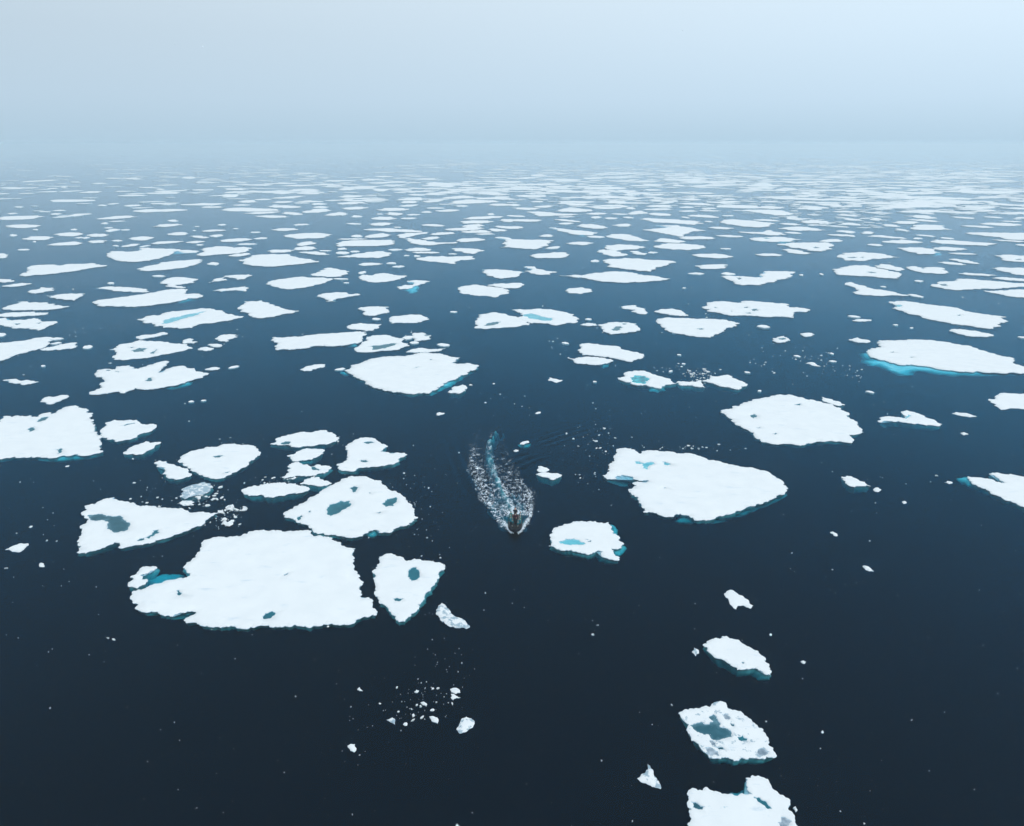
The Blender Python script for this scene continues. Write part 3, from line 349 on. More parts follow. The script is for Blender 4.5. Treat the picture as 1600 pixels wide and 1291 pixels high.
{"l":"smooth floe with a faint teal foot behind the oblong middle floe","k":0,"f":0.33,"o":[[-14,343.5],[-7.5,345],[0,341.5],[6,337],[3,328],[-0.5,323],[-5.5,320],[-10.5,327]],"g":[[[[-11.5,330.5],[-5.5,324.5],[0.5,329],[-3.5,320.5]],"n"]]},
{"l":"large flat floe in the far right ice","k":0,"f":0.33,"o":[[156,572],[169,587],[177,580],[184.5,572],[193.5,555.5],[184,542.5],[174,528],[166,533],[159.5,546.5],[156,558]]},
{"l":"long oval far floe with a faint crease, right of middle","k":0,"f":0.25,"o":[[80.5,426.5],[91,439.5],[102.5,437],[110,430],[107,418.5],[98.5,411.5],[88.5,413],[83,418.5]]},
{"l":"floe with a flat back cut by the right edge, above the long right edge floe","k":0,"f":0.26,"o":[[225.5,348.5],[232,351],[246.5,350],[232,328.5],[225,330.5],[225,338]]},
{"l":"rounded floe resting behind the plump elongated floe","k":0,"f":0.27,"o":[[-90,332],[-88.5,341.5],[-87,349.5],[-81.5,346],[-74.5,338],[-74.5,330.5],[-76,325],[-81.5,324],[-86.5,326.5]]},
{"l":"strip floe tucked under the slab floe, teal at its foot","k":0,"f":0.29,"o":[[15.4,194.4],[17.4,193.1],[19.7,194.7],[24,193.8],[27.3,190.8],[25.6,188.8],[21.2,187.2],[17.1,188.8]],"g":[[[[23.1,189.4],[26.4,191.5],[25.9,188.5],[24.1,187]],"n"]]},
{"l":"long smooth plank like floe at far right","k":0,"f":0.28,"o":[[249,446],[256.5,457.5],[264,455.5],[273,450],[284,438],[273.5,429.5],[261,433],[250.5,436.5]]},
{"l":"small brick shaped floe near the middle","k":0,"f":0.28,"o":[[-54.5,258.5],[-52.5,260.5],[-48,262],[-44,260.5],[-42.5,252],[-45,249.5],[-48,246.5],[-51.5,249.5]]},
{"l":"blunt floe touching the top right of the long left slab","k":0,"f":0.29,"o":[[-149.5,313],[-150,320],[-146.5,323.5],[-135.5,318],[-133.5,310],[-137.5,305.5],[-141,302.5],[-147.5,308.5]]},
{"l":"hatchet shaped floe below the plump elongated floe","k":0,"f":0.33,"o":[[-75,283],[-73,286.5],[-69.5,288.5],[-65.5,288],[-64,284.5],[-60,285.5],[-59,282],[-63.5,278],[-66,276],[-65.5,270.5],[-69,270.5],[-73,279]]},
{"l":"floe cut by the right edge with a grey hollow, upper right","k":0,"f":0.27,"o":[[253,391],[259.5,393],[271.5,388],[258.5,368.5],[249,368.5],[247,375.5]],"p":[[[[253.5,375.5],[258.5,378],[255.5,372.5]],"n"]]},
{"l":"flat far floe lying behind a diamond shaped floe","k":0,"f":0.26,"o":[[99.5,588],[107.5,598.5],[121.5,588],[138.5,575.5],[139,553.5],[130.5,546],[118,557],[105,565.5]]},
{"l":"wing shaped far floe below the straight far slab","k":0,"f":0.3,"o":[[-90.5,385],[-85,390],[-80.5,398],[-74.5,405.5],[-70,408],[-64.5,399.5],[-64.5,388],[-69,381],[-77.5,382.5],[-86.5,384]]},
{"l":"very large thin ice floe close behind and left of the straight far slab","k":0,"f":0.23,"o":[[-146,480],[-144,486.5],[-138.5,491.5],[-133.5,493],[-130,494],[-122,491],[-115.5,485],[-116.5,469.5],[-120.5,465.5],[-127,465.5],[-131,462.5],[-138.5,470]]},
{"l":"trapezoid floe touching the end of the long straight slab","k":0,"f":0.24,"o":[[-53,230.7],[-51.9,234],[-47.8,234.7],[-42.5,234],[-42.3,229.6],[-43,224.7],[-45.5,224.7],[-49.9,226.8]]},
{"l":"far right floe with a tiny dark teal foot at its right end","k":0,"f":0.34,"o":[[215.5,418.5],[225,423],[231.5,421.5],[232.5,411.5],[230,400.5],[224.5,395],[215.5,395],[214.5,405]],"g":[[[[228,403.5],[233,405],[226,394.5],[221,388.5]],"b"]]},
{"l":"leaf shaped little floe right of the largest right floe","k":0,"f":0.16,"o":[[57.8,117.55],[59.05,118],[60.05,117],[61.1,115.55],[61.3,113.75],[58.35,113.2],[57.7,113.95],[57.7,115.95]]},
{"l":"pyramid like floe standing out in the far right ice","k":0,"f":0.2,"o":[[393,843.5],[410,861.5],[433.5,900.5],[452,917],[446.5,884.5],[446.5,852.5],[444.5,825.5],[420.5,809],[403.5,812],[394.5,822.5]]},
{"l":"bun shaped far floe, the upper of a pair","k":0,"f":0.28,"o":[[52,422.5],[54.5,431],[61,435.5],[69,434],[75.5,422.5],[69,414],[55,408],[52.5,413.5]]},
{"l":"far floe shaped like a slipper, right of middle","k":0,"f":0.2,"o":[[59.5,474.5],[63.5,486.5],[71.5,489.5],[77.5,485],[79,470],[83,453.5],[77,450],[70,453.5],[62.5,466]]},
{"l":"dented floe right of the loaf floe","k":0,"f":0.29,"o":[[187,352],[193,353.5],[192,346],[197,351],[201.5,351],[199.5,341.5],[198,335],[191,332.5],[186,336],[185,344]]},
{"l":"small rough floe touching the top of the broad spade shaped floe","k":0,"f":0.13,"o":[[-36.55,115],[-35.8,116.6],[-35.2,117.55],[-33.7,117.25],[-32,115.95],[-31.15,115.15],[-31.9,113.95],[-33.6,114.05],[-35.45,114.6]],"w":0.1},
{"l":"thin slab below the diagonal raft floe","k":0,"f":0.29,"o":[[136.7,225.1],[140.1,226.8],[144.7,225.1],[147,220],[143.3,217],[138.2,218.4]]},
{"l":"far floe tinged bright turquoise along its front","k":0,"f":0.27,"o":[[147,463],[152,468.5],[158,469.5],[166,473],[171,468.5],[177,458.5],[169,451],[157,447],[149,449.5]],"p":[[[[155,465],[159.5,468.5],[159,463],[155,460]],"l"]],"g":[[[[148,460.5],[152,459],[160.5,456.5],[171.5,459],[173.5,456.5],[162.5,443.5],[157,447],[148,450]],"b"]]},
{"l":"bread shaped floe at the foot of a stacked group, far right","k":0,"f":0.3,"o":[[275.5,521.5],[289,544],[299,547.5],[308.5,540],[300.5,514.5],[289,511.5],[277,512.5]]},
{"l":"thin white strip at left below the stepped left floe","k":0,"f":0.25,"o":[[-176.4,248.3],[-174.8,250.8],[-171.9,251.6],[-167,252.7],[-160.8,251.6],[-160.1,247.6],[-164.4,246.6],[-168.9,245.1],[-174.6,245.6]]},
{"l":"squared off far floe below the thick far slab","k":0,"f":0.3,"o":[[9,390],[13,396],[21.5,402.5],[29.5,401],[28,384],[21.5,381],[12.5,381]]},
{"l":"kite shaped floe in the far right ice","k":0,"f":0.3,"o":[[199.5,666],[206,671.5],[224,675],[236.5,666],[235.5,642.5],[244.5,644.5],[234.5,634],[220.5,619.5],[213.5,619.5],[210.5,644.5]]},
{"l":"very large needle thin ice floe some way behind and left of the straight far slab","k":0,"f":0.2,"o":[[-258.5,672.5],[-258.5,692],[-250.5,698.5],[-239,696],[-228,690.5],[-218,687.5],[-202.5,667],[-210.5,661.5],[-217.5,657],[-226,657],[-235.5,660.5],[-243,660]]},
{"l":"curved strip floe behind the long slab at left","k":0,"f":0.21,"o":[[-168.5,297.5],[-165.5,301],[-159,299.5],[-153,298.5],[-146.5,295],[-143.5,290],[-148.5,289],[-154,290],[-160.5,294],[-165,296]]},
{"l":"crescent shaped far floe curving right","k":0,"f":0.29,"o":[[-66.5,461.5],[-63,467],[-55,456],[-48,449],[-42,444],[-33.5,446.5],[-33,440.5],[-41.5,437.5],[-45,432.5],[-51,432.5],[-57,439],[-62,449]]},
{"l":"arrow shaped small floe at left pointing up right","k":0,"f":0.33,"o":[[-178,280.5],[-176,281],[-175.5,283.5],[-172.5,285.5],[-166.5,285.5],[-165,279],[-163.5,272],[-168,273.5],[-171.5,275]]},
{"l":"slim floe tucked right of the smooth left edge floe","k":0,"f":0.24,"o":[[-134.3,202.9],[-132.8,205],[-131.7,208.6],[-128.5,210.5],[-125.8,206.8],[-125.4,204.2],[-128.1,202.4],[-131.2,201.5]]},
{"l":"drooping far floe with turquoise under its belly","k":0,"f":0.26,"o":[[25.5,526.5],[30.5,528.5],[39,514.5],[47.5,508],[55,491],[53,481],[42.5,483],[37.5,492],[32.5,504.5]],"g":[[[[41,491.5],[47,490.5],[49.5,484.5],[44.5,477.5]],"b"]]},
{"l":"low dome floe above the clean bowl shaped floe","k":0,"f":0.28,"o":[[49.5,252.5],[53,257],[56.5,258.5],[59.5,254.5],[60,246.5],[54.5,247.5],[51.5,250]]},
{"l":"very large needle thin ice floe some way behind and left of the drooping far floe","k":0,"f":0.24,"o":[[-62.5,747.5],[-56,788],[-47.5,804.5],[-41,805],[-29.5,794.5],[-23,791.5],[-13,772],[-22,761.5],[-30.5,752],[-38,748.5],[-44,745.5],[-55,743]]},
{"l":"very large needle thin ice floe touching the tapered far floe","k":0,"f":0.25,"o":[[-101.5,515],[-94.5,521],[-88.5,522],[-83,522.5],[-74,516],[-68,513.5],[-59.5,501.5],[-66.5,498.5],[-72,499.5],[-78.5,500],[-87.5,504.5],[-95.5,508.5]]},
{"l":"bent little floe left of the spear floe","k":0,"f":0.24,"o":[[6,339.5],[9,344],[5.5,352],[10.5,353.5],[12.5,345.5],[20,338],[17,329.5],[10.5,330.5]]},
{"l":"heart shaped small floe behind the left edge floe","k":0,"f":0.25,"o":[[-106.4,157.3],[-107.4,159.8],[-107.2,161.2],[-106.1,160.8],[-105.1,161.9],[-103.5,162.3],[-102.4,161.2],[-102.6,158.4],[-103.3,155.9],[-104.9,156.6]]},
{"l":"far floe pointed like a blade, centre right","k":0,"f":0.28,"o":[[13.5,655.5],[23.5,657.5],[35.5,642.5],[59,627.5],[46.5,619.5],[32.5,614.5],[20,613]]},
{"l":"very large needle thin ice floe some way behind and left of the blunt far floe","k":0,"f":0.24,"o":[[-403.5,592],[-408,610],[-405,614],[-397,615.5],[-393,617],[-387,619.5],[-376,610.5],[-373.5,594],[-375,588],[-379,584.5],[-384,583.5],[-391.5,583.5]]},
{"l":"thin floe overlapping the right end of the oblong middle floe","k":0,"f":0.25,"o":[[-10,304.5],[-4.5,308.5],[2.5,309],[5,304],[2.5,297.5],[-2.5,297],[-6.5,300.5]]},
{"l":"thin ice strip between the turquoise pool floe and a wedge floe","k":0,"f":0.31,"o":[[40.2,171.8],[41.9,172.6],[46,173.4],[46.9,173.1],[46.4,167.9],[43.9,168.6],[40.7,169.4]]},
{"l":"bent floe with bright turquoise beneath its right end","k":0,"f":0.2,"o":[[-47,299.5],[-44.5,305],[-41,305.5],[-44.5,314.5],[-41,316.5],[-35,313.5],[-36,308],[-39.5,303],[-41.5,296],[-45,295]],"g":[[[[-44.5,299.5],[-40,307],[-37.5,298.5],[-40,289],[-42.5,294]],"b"]]},
{"l":"large needle thin ice floe touching the peaked far floe","k":0,"f":0.28,"o":[[183.5,519.5],[191.5,528.5],[198,532.5],[204,533],[207.5,528.5],[211.5,519.5],[212.5,511],[206.5,508],[201.5,508],[194.5,507],[190,508.5],[187.5,512.5]]},
{"l":"large thin ice floe in front of the long oval far floe","k":0,"f":0.3,"o":[[94.5,391],[100,397],[103,396],[107,397],[109.5,395.5],[112.5,390.5],[114.5,385],[110,381],[106,380],[103,381],[100.5,383],[96,386]]},
{"l":"small oval floe alone below the spear floe","k":0,"f":0.24,"o":[[21,291.5],[24,297],[28,299.5],[32,294.5],[31,289],[27.5,285.5],[22.5,286.5]]},
{"l":"large slim ice floe close left of the thick far slab","k":0,"f":0.23,"o":[[-34,416],[-30.5,418.5],[-28.5,420],[-24.5,418.5],[-21,416],[-19,416],[-15,410],[-18.5,402],[-21,396],[-24,398.5],[-26,400.5],[-29.5,406.5]]},
{"l":"very large needle thin ice floe some way behind the boat shaped far floe","k":0,"f":0.31,"o":[[-326.5,655],[-328.5,672.5],[-323,681.5],[-313.5,677.5],[-307.5,682.5],[-297,681],[-286.5,671.5],[-290.5,661.5],[-295.5,656.5],[-303.5,653.5],[-310,649],[-317.5,649]]},
{"l":"lower floe of the pair under the bun shaped far floe","k":0,"f":0.23,"o":[[47.5,411.5],[50.5,414.5],[57,405.5],[61,394.5],[58,388.5],[52.5,386.5],[48.5,394.5]]},
{"l":"flat little floe right of the wake with a triangular chip behind","k":0,"f":0.16,"o":[[4.2,118.6],[4.95,119.2],[6.7,119.15],[8.05,119.05],[8.85,118.25],[8.6,117.45],[7.5,116.45],[6.55,116.55],[5.65,117.45],[4.7,118.05]]},
{"l":"large needle thin ice floe behind and right of the blade like far floe","k":0,"f":0.21,"o":[[70,702],[78,717.5],[86,725.5],[92.5,732],[99,729.5],[104,731.5],[107.5,708],[99,692.5],[91.5,687.5],[84.5,683],[79.5,684.5],[75,689.5]]},
{"l":"thin crest floe just behind the big central floe","k":0,"f":0.25,"o":[[-29.6,199.5],[-28,203.2],[-25.7,204.6],[-23.7,202.9],[-19,204.1],[-19.9,201.5],[-23.3,199.8],[-26.9,199.3]]},
{"l":"wavy double floe right of the trough floe","k":0,"f":0.25,"o":[[39,259],[41.5,263],[45,263],[46,259],[47,253.5],[46,249],[43,250],[41.5,253.5],[43.5,256]]},
{"l":"large needle thin ice floe touching the blade like far floe","k":0,"f":0.32,"o":[[36.5,660.5],[45,687],[49.5,692.5],[57,690],[61,692],[66,679.5],[70.5,663.5],[64,654.5],[58.5,652.5],[51.5,651],[47,654],[41.5,654.5]]},
{"l":"peaked floe below the large flat far floe","k":0,"f":0.26,"o":[[150.5,501.5],[159,499.5],[168,501.5],[175,511.5],[176.5,498.5],[176.5,484.5],[168.5,481],[161,487],[154.5,492]]},
{"l":"small cup shaped floe right of the grey pond floe","k":0,"f":0.32,"o":[[-30.4,221.9],[-27.2,221.9],[-24.6,218.9],[-24.8,214],[-28.4,212.1]],"p":[[[[-27.2,219.9],[-25,217.9],[-26.2,217.3]],"n"]]},
{"l":"thin jagged strip of ice in open water at far left","k":0,"f":0.22,"o":[[-126,173.8],[-124.7,174.4],[-121.9,173.8],[-116.3,172.5],[-117.1,170.6],[-118.3,169.9],[-121.8,171.2]]},
{"l":"slim wedge floe behind the channelled floe","k":0,"f":0.25,"o":[[-119,291.5],[-116.5,296],[-113.5,298],[-109.5,302],[-106.5,297.5],[-105.5,290.5],[-111.5,292.5],[-115,290]]},
{"l":"small speckled floe below the turquoise ledge of the big central floe","k":0,"f":0.29,"o":[[-15.1,164.2],[-14.2,167.9],[-12,170.1],[-10.8,167.9],[-11,165.2],[-12.7,163.3]],"w":0.15},
{"l":"large thin ice floe some way behind and left of the blade like far floe","k":0,"f":0.32,"o":[[-126,1068],[-127.5,1132.5],[-120.5,1181],[-110.5,1166],[-101.5,1155],[-95.5,1142],[-80.5,1074],[-87,1057],[-95,1054],[-102,1051.5],[-109.5,1056],[-119.5,1060.5]]},
{"l":"slim floe at right edge just behind the long right edge floe","k":0,"f":0.26,"o":[[209,321],[214.5,323.5],[225,318],[220.5,311],[212.5,315.5]]},
{"l":"small cluster floe above the winged floe at right","k":0,"f":0.23,"o":[[-88.7,214.3],[-89.2,218.2],[-88.3,220.2],[-84.8,220.2],[-83.1,217.2],[-84.7,214.3],[-83.9,212],[-86.8,212.4]]},
{"l":"large needle thin ice floe close left of the plank like far floe","k":0,"f":0.22,"o":[[220.5,445],[229.5,455.5],[233.5,454.5],[238.5,459.5],[240.5,455],[243.5,451],[244,445],[239,441.5],[234,441],[229.5,439.5],[226.5,440.5],[222.5,443]]},
{"l":"small canoe shaped floe behind the cradle floe","k":0,"f":0.27,"o":[[87.5,355],[91,355],[97.5,360],[104,358.5],[102,352],[95,346],[88.5,347]]},
{"l":"small floe leaning on the back of the loaf floe","k":0,"f":0.23,"o":[[173.5,354],[180.5,361],[183,355],[183,346.5],[176.5,340.5],[174.5,346.5]]},
{"l":"large needle thin ice floe behind and right of the tapered far floe","k":0,"f":0.31,"o":[[-46,512.5],[-41.5,522.5],[-38.5,524],[-33.5,526.5],[-30,532.5],[-23.5,528],[-19.5,521],[-23,513],[-27.5,510],[-33,507],[-37.5,508],[-41.5,509]]},
{"l":"large thin ice floe touching the drooping far floe","k":0,"f":0.32,"o":[[46,535.5],[50.5,549.5],[54.5,549],[58,551],[62,545],[64.5,538.5],[67,526],[62.5,520],[59,519.5],[55,523.5],[53,523.5],[49.5,528.5]]},
{"l":"large thin ice floe some way behind and left of the boat shaped far floe","k":0,"f":0.23,"o":[[-302.5,464],[-305.5,475],[-303,475],[-299,475.5],[-296,476.5],[-293.5,475],[-286.5,470],[-284,460.5],[-285,456],[-287.5,455.5],[-291,456.5],[-295.5,457.5]]},
{"l":"slipper shaped little floe left of the big central floe","k":0,"f":0.24,"o":[[-54.6,182.4],[-54.2,185.6],[-52.5,187.4],[-49.6,187.8],[-49.1,185.3],[-50.8,183.8],[-52.3,181.5]]},
{"l":"small arched floe at left below the long tilted left floe","k":0,"f":0.31,"o":[[-192,292],[-191,293.5],[-192,299.5],[-186.5,298],[-183,293.5],[-184,290.5],[-185.5,287.5],[-186,285.5]]},
{"l":"large needle thin ice floe some way behind and left of the boat shaped far floe","k":0,"f":0.29,"o":[[-359,535.5],[-360.5,545.5],[-357,547],[-353.5,548.5],[-351,548],[-344.5,545],[-336.5,539],[-334.5,528.5],[-337.5,527],[-339.5,523],[-342.5,524.5],[-349.5,527]]},
{"l":"thin stick like floe above the floe with teal melt pools","k":0,"f":0.31,"o":[[-113,215.6],[-113.2,218.9],[-109.9,220.3],[-107.7,223],[-105.8,220.9],[-107.1,218.3],[-109.7,215.6],[-111.3,214]]},
{"l":"large needle thin ice floe some way behind and right of the blade like far floe","k":0,"f":0.25,"o":[[93,996],[103,1022],[115.5,1040.5],[128.5,1047],[137.5,1042.5],[146,1040.5],[150.5,1008.5],[137,991],[129,987.5],[117.5,977],[109.5,982],[99.5,982]]},
{"l":"large needle thin ice floe right of the bread shaped far floe","k":0,"f":0.22,"o":[[343,556],[350,559],[357,561],[360.5,559],[365.5,559],[367,553.5],[367,544.5],[360,541],[352,537.5],[348,539.5],[346,545],[342.5,546.5]]},
{"l":"rounded far floe between the slipper like and long oval far floes","k":0,"f":0.24,"o":[[85.5,452],[91.5,465.5],[97.5,462],[104,448],[99,443],[88,447]]},
{"l":"large needle thin ice floe close in front of the diamond far floe","k":0,"f":0.31,"o":[[103.5,468],[108.5,475],[112,474],[117.5,475.5],[120.5,475],[123.5,471.5],[126,465.5],[122,461],[116.5,460],[113,460.5],[110,458.5],[105.5,462.5]]},
{"l":"large needle thin ice floe behind and left of the boat shaped far floe","k":0,"f":0.24,"o":[[-269,433],[-269,438.5],[-267.5,443.5],[-265.5,445],[-263,449],[-258.5,446.5],[-252.5,442],[-252.5,436.5],[-254,432],[-256.5,431.5],[-260.5,430.5],[-265,431.5]]},
{"l":"tapered far floe forming the top of a crescent","k":0,"f":0.25,"o":[[-73,483],[-70.5,492],[-55,498.5],[-55,491],[-61,483],[-64.5,474],[-67,465.5],[-70.5,471.5]]},
{"l":"large thin ice floe touching the dark footed far floe","k":0,"f":0.26,"o":[[235,416.5],[241,422],[245.5,424.5],[248,423],[249.5,421],[252,419],[252.5,414.5],[247.5,411],[243.5,410],[240,408],[238.5,410],[235,411.5]]},
{"l":"large needle thin ice floe left of the blade like far floe","k":0,"f":0.26,"o":[[-38.5,589.5],[-35,601],[-30,608.5],[-22.5,611],[-19,614.5],[-13,613.5],[-6.5,607.5],[-13,597.5],[-17.5,592],[-21.5,589],[-29,587],[-32.5,585.5]]},
{"l":"large needle thin ice floe some way behind the boat shaped far floe","k":0,"f":0.26,"o":[[-321,587.5],[-323.5,601.5],[-321,605],[-321,614.5],[-315,618],[-311,618],[-300,607.5],[-301.5,600],[-304.5,594],[-308,591],[-311,588],[-317,587]]},
{"l":"large thin ice floe in front of the kite shaped far floe","k":0,"f":0.33,"o":[[214,566],[221,574],[228.5,580.5],[232,583.5],[235,575],[237.5,572],[237,562],[232,557.5],[226,554.5],[221.5,555],[218,555.5],[215.5,560]]},
{"l":"large thin ice floe some way behind and left of the blunt far floe","k":0,"f":0.22,"o":[[-296.5,487.5],[-296,492.5],[-294,493.5],[-291.5,497.5],[-288,496],[-285,496.5],[-278,489],[-276.5,481],[-277,475.5],[-280.5,476],[-283.5,476.5],[-289.5,481.5]]},
{"l":"medium thin ice floe some way behind and left of the tapered far floe","k":0,"f":0.2,"o":[[-254.5,907.5],[-259,947],[-256.5,958],[-251.5,959],[-248.5,967],[-238,953],[-225,918],[-225,893],[-228,889],[-233,887.5],[-238.5,888.5],[-247,896]]},
{"l":"medium slim ice floe close left of the tapered far floe","k":0,"f":0.33,"o":[[-92.5,471],[-91.5,483],[-89.5,486.5],[-87,489],[-84.5,492.5],[-80.5,488],[-77,482.5],[-78.5,475.5],[-80.5,471],[-83.5,468.5],[-86,467.5],[-90,468]]},
{"l":"small bow tie floe above the slim wedge floe","k":0,"f":0.32,"o":[[-127,326],[-123.5,329],[-117.5,330.5],[-115.5,319],[-118,316.5],[-122,322]]},
{"l":"large needle thin ice floe some way behind and right of the tapered far floe","k":0,"f":0.34,"o":[[-38.5,566],[-34,574.5],[-31,577.5],[-27,577],[-21.5,577],[-18,577],[-13.5,570],[-18,560],[-21.5,556.5],[-25,554],[-28.5,556],[-33,554]]},
{"l":"sliver floe just below the ponded far floe","k":0,"f":0.26,"o":[[149,412.5],[154,417],[157,411],[160,398.5],[153,395.5],[148.5,401.5]]},
{"l":"hat shaped small floe with a grey middle, right","k":0,"f":0.33,"o":[[77.4,212.4],[80.3,216.9],[82.7,218.2],[82.8,213],[80.5,210.5],[77.7,210.5]],"p":[[[[79.5,213.5],[81.6,215.5],[81.6,213.5],[80.3,212.6]],"n"]]},
{"l":"medium thin ice floe close right of the crescent far floe","k":0,"f":0.33,"o":[[-33.5,452.5],[-31,463.5],[-28.5,464],[-26,464.5],[-23,467],[-20,463.5],[-17,459.5],[-19.5,452],[-21.5,450.5],[-25.5,448.5],[-28,446],[-30.5,446]]},
{"l":"medium thin ice floe some way behind and left of the straight far slab","k":0,"f":0.23,"o":[[-179,650.5],[-180,666],[-178,677],[-175.5,684.5],[-171.5,687],[-168,685.5],[-159,666.5],[-160,656],[-163,652],[-165,645],[-170,646],[-173,643]]},
{"l":"large thin ice floe behind the blunt far floe","k":0,"f":0.3,"o":[[-176,453],[-175.5,459],[-173,461.5],[-170.5,464.5],[-167.5,464],[-164,464.5],[-159.5,460],[-160,453.5],[-162.5,449],[-165.5,449],[-167.5,447.5],[-171,447.5]]},
{"l":"large needle thin ice floe some way behind the tapered far floe","k":0,"f":0.32,"o":[[-119.5,677],[-117.5,694],[-112.5,693.5],[-107.5,694.5],[-104,693.5],[-99,691.5],[-91.5,679.5],[-95,668],[-98.5,665],[-103,663.5],[-107,661.5],[-114,666]]},
{"l":"sharp sliver of ice touching the large rounded right floe","k":0,"f":0.16,"o":[[71.6,161.1],[73.2,158.4],[74.6,155.4],[72.7,154.9],[70.9,157.6]]},
{"l":"upper floe of a stacked group at far right","k":0,"f":0.24,"o":[[317.5,616],[330,623.5],[339.5,618],[333,594],[323,589.5],[320,603.5]]},
{"l":"medium slim ice floe behind the boat shaped far floe","k":0,"f":0.25,"o":[[-236.5,463],[-237,468.5],[-235.5,472.5],[-234.5,473.5],[-232.5,475],[-228,471.5],[-222.5,465.5],[-221.5,456.5],[-222,455],[-225,454],[-228,455.5],[-232.5,458.5]]},
{"l":"medium slim ice floe left of the straight far slab","k":0,"f":0.23,"o":[[-121.5,416],[-121,423],[-119.5,424.5],[-119,428.5],[-115.5,426.5],[-113,425.5],[-109,418],[-110.5,413],[-112,412],[-113.5,410.5],[-116,412],[-118.5,411.5]]},
{"l":"large needle thin ice floe some way behind and left of the tapered far floe","k":0,"f":0.21,"o":[[-229.5,714.5],[-226.5,725.5],[-223,724],[-216.5,726.5],[-211.5,723],[-206,720],[-196,704.5],[-197.5,696],[-204,694.5],[-208,692],[-214,699],[-221.5,703.5]]},
{"l":"medium thin ice floe close right of the wing shaped far floe","k":0,"f":0.28,"o":[[-60,412.5],[-58,417],[-55.5,418.5],[-54,421],[-50.5,420],[-48,418.5],[-44.5,413.5],[-46.5,408],[-48.5,407.5],[-51.5,407.5],[-54,407],[-58,410.5]]},
{"l":"medium thin ice floe close left of the bun shaped far floe","k":0,"f":0.24,"o":[[32,441],[35.5,445.5],[38,446],[40,448],[43,447.5],[45.5,446],[48.5,442],[44.5,434],[41.5,431.5],[39,433.5],[36.5,435],[34,436]]},
{"l":"large needle thin ice floe some way behind the blade like far floe","k":0,"f":0.21,"o":[[1.5,859.5],[7.5,872.5],[13,879.5],[19,875.5],[27,873],[32,872],[39,850.5],[31.5,836],[26.5,834],[19.5,832],[13.5,841.5],[6,848.5]]},
{"l":"medium needle thin ice floe close behind the wide feathered floe","k":0,"f":0.33,"o":[[-133.5,406.5],[-132.5,411.5],[-130.5,412.5],[-127,412],[-125,413],[-122.5,412],[-119,409.5],[-120,404],[-122,402.5],[-124,401],[-127,401],[-130,401.5]]},
{"l":"medium needle thin ice floe close behind the bread shaped far floe","k":0,"f":0.3,"o":[[282,562],[289,568.5],[294,573],[299,573],[301.5,572],[304,568.5],[302,559.5],[294.5,553],[290.5,551],[287.5,551.5],[285.5,552.5],[282.5,554.5]]},
{"l":"large needle thin ice floe some way behind and left of the blade like far floe","k":0,"f":0.33,"o":[[-74.5,823],[-69.5,843.5],[-66,852],[-59.5,859.5],[-55,865.5],[-48.5,859.5],[-42.5,845.5],[-45.5,829.5],[-51.5,823],[-56,816.5],[-62,813.5],[-68.5,816]]},
{"l":"medium thin ice floe some way behind the tapered far floe","k":0,"f":0.33,"o":[[-110,591.5],[-109,602],[-107,609],[-102.5,607],[-98.5,607],[-95.5,605],[-90.5,594],[-93.5,585],[-95.5,581],[-99,581.5],[-102.5,583],[-105.5,584.5]]},
{"l":"large thin ice floe touching the wide feathered floe","k":0,"f":0.33,"o":[[-115,402],[-113,404],[-110.5,404],[-107.5,405.5],[-104,403],[-101.5,401],[-96.5,394],[-98.5,392],[-101.5,392],[-104.5,394],[-107.5,396],[-111,399]]},
{"l":"little pointed floe above the turquoise shelf floe","k":0,"f":0.28,"o":[[100.8,214.1],[104.3,216.4],[106.2,212.2],[103.5,210.3],[101.1,211.3]],"w":0.1},
{"l":"large needle thin ice floe behind and left of the plank like far floe","k":0,"f":0.2,"o":[[225,477],[231.5,481],[235.5,481.5],[238,476.5],[240,474.5],[243.5,471.5],[244,463.5],[240.5,463],[235.5,465],[233.5,467],[231,469],[227,474]]},
{"l":"large needle thin ice floe close in front of the blade like far floe","k":0,"f":0.3,"o":[[-4,578.5],[1,585.5],[4,588.5],[8.5,586.5],[13.5,585.5],[18,585],[22.5,578.5],[17.5,569],[14,568],[8.5,569.5],[4.5,570.5],[0.5,573]]},
{"l":"large needle thin ice floe close behind the thick far slab","k":0,"f":0.22,"o":[[-34,498.5],[-30.5,505],[-28,507],[-24,509.5],[-21.5,513],[-17,508.5],[-13.5,500],[-16.5,495.5],[-20.5,495],[-24.5,494.5],[-27,495],[-31,496]]},
{"l":"large needle thin ice floe close in front of the pyramid far floe","k":0,"f":0.24,"o":[[390,754.5],[398,759],[404.5,759.5],[413,762.5],[416.5,754.5],[420.5,753],[421,740],[409.5,733.5],[403,730.5],[396,731.5],[393,736],[390.5,742.5]]},
{"l":"large needle thin ice floe close right of the dented floe","k":0,"f":0.29,"o":[[201.5,333.5],[204.5,335],[207.5,334],[210,333],[212.5,332],[214,330],[215,327.5],[211.5,326.5],[209.5,327],[207,327.5],[204,329],[202.5,330]]},
{"l":"large needle thin ice floe some way behind and left of the flat far floe","k":0,"f":0.26,"o":[[69,829],[78.5,852],[84.5,856],[94,856],[102,862.5],[106,856.5],[113.5,846.5],[104,836],[97.5,830.5],[89,825],[82,821],[76.5,823.5]]},
{"l":"medium thin ice floe close behind the kite shaped far floe","k":0,"f":0.33,"o":[[223.5,698.5],[232.5,712.5],[239,719],[242.5,719],[245,716],[246.5,707.5],[246,691],[240.5,686],[234.5,682.5],[231,683],[228.5,688],[225.5,690]]},
{"l":"medium thin ice floe behind and left of the tapered far floe","k":0,"f":0.29,"o":[[-104.5,550.5],[-103,556.5],[-99.5,560],[-98,561.5],[-94,562.5],[-91.5,560],[-87,556],[-88.5,546.5],[-90.5,540],[-93,538],[-96,540.5],[-99,540.5]]},
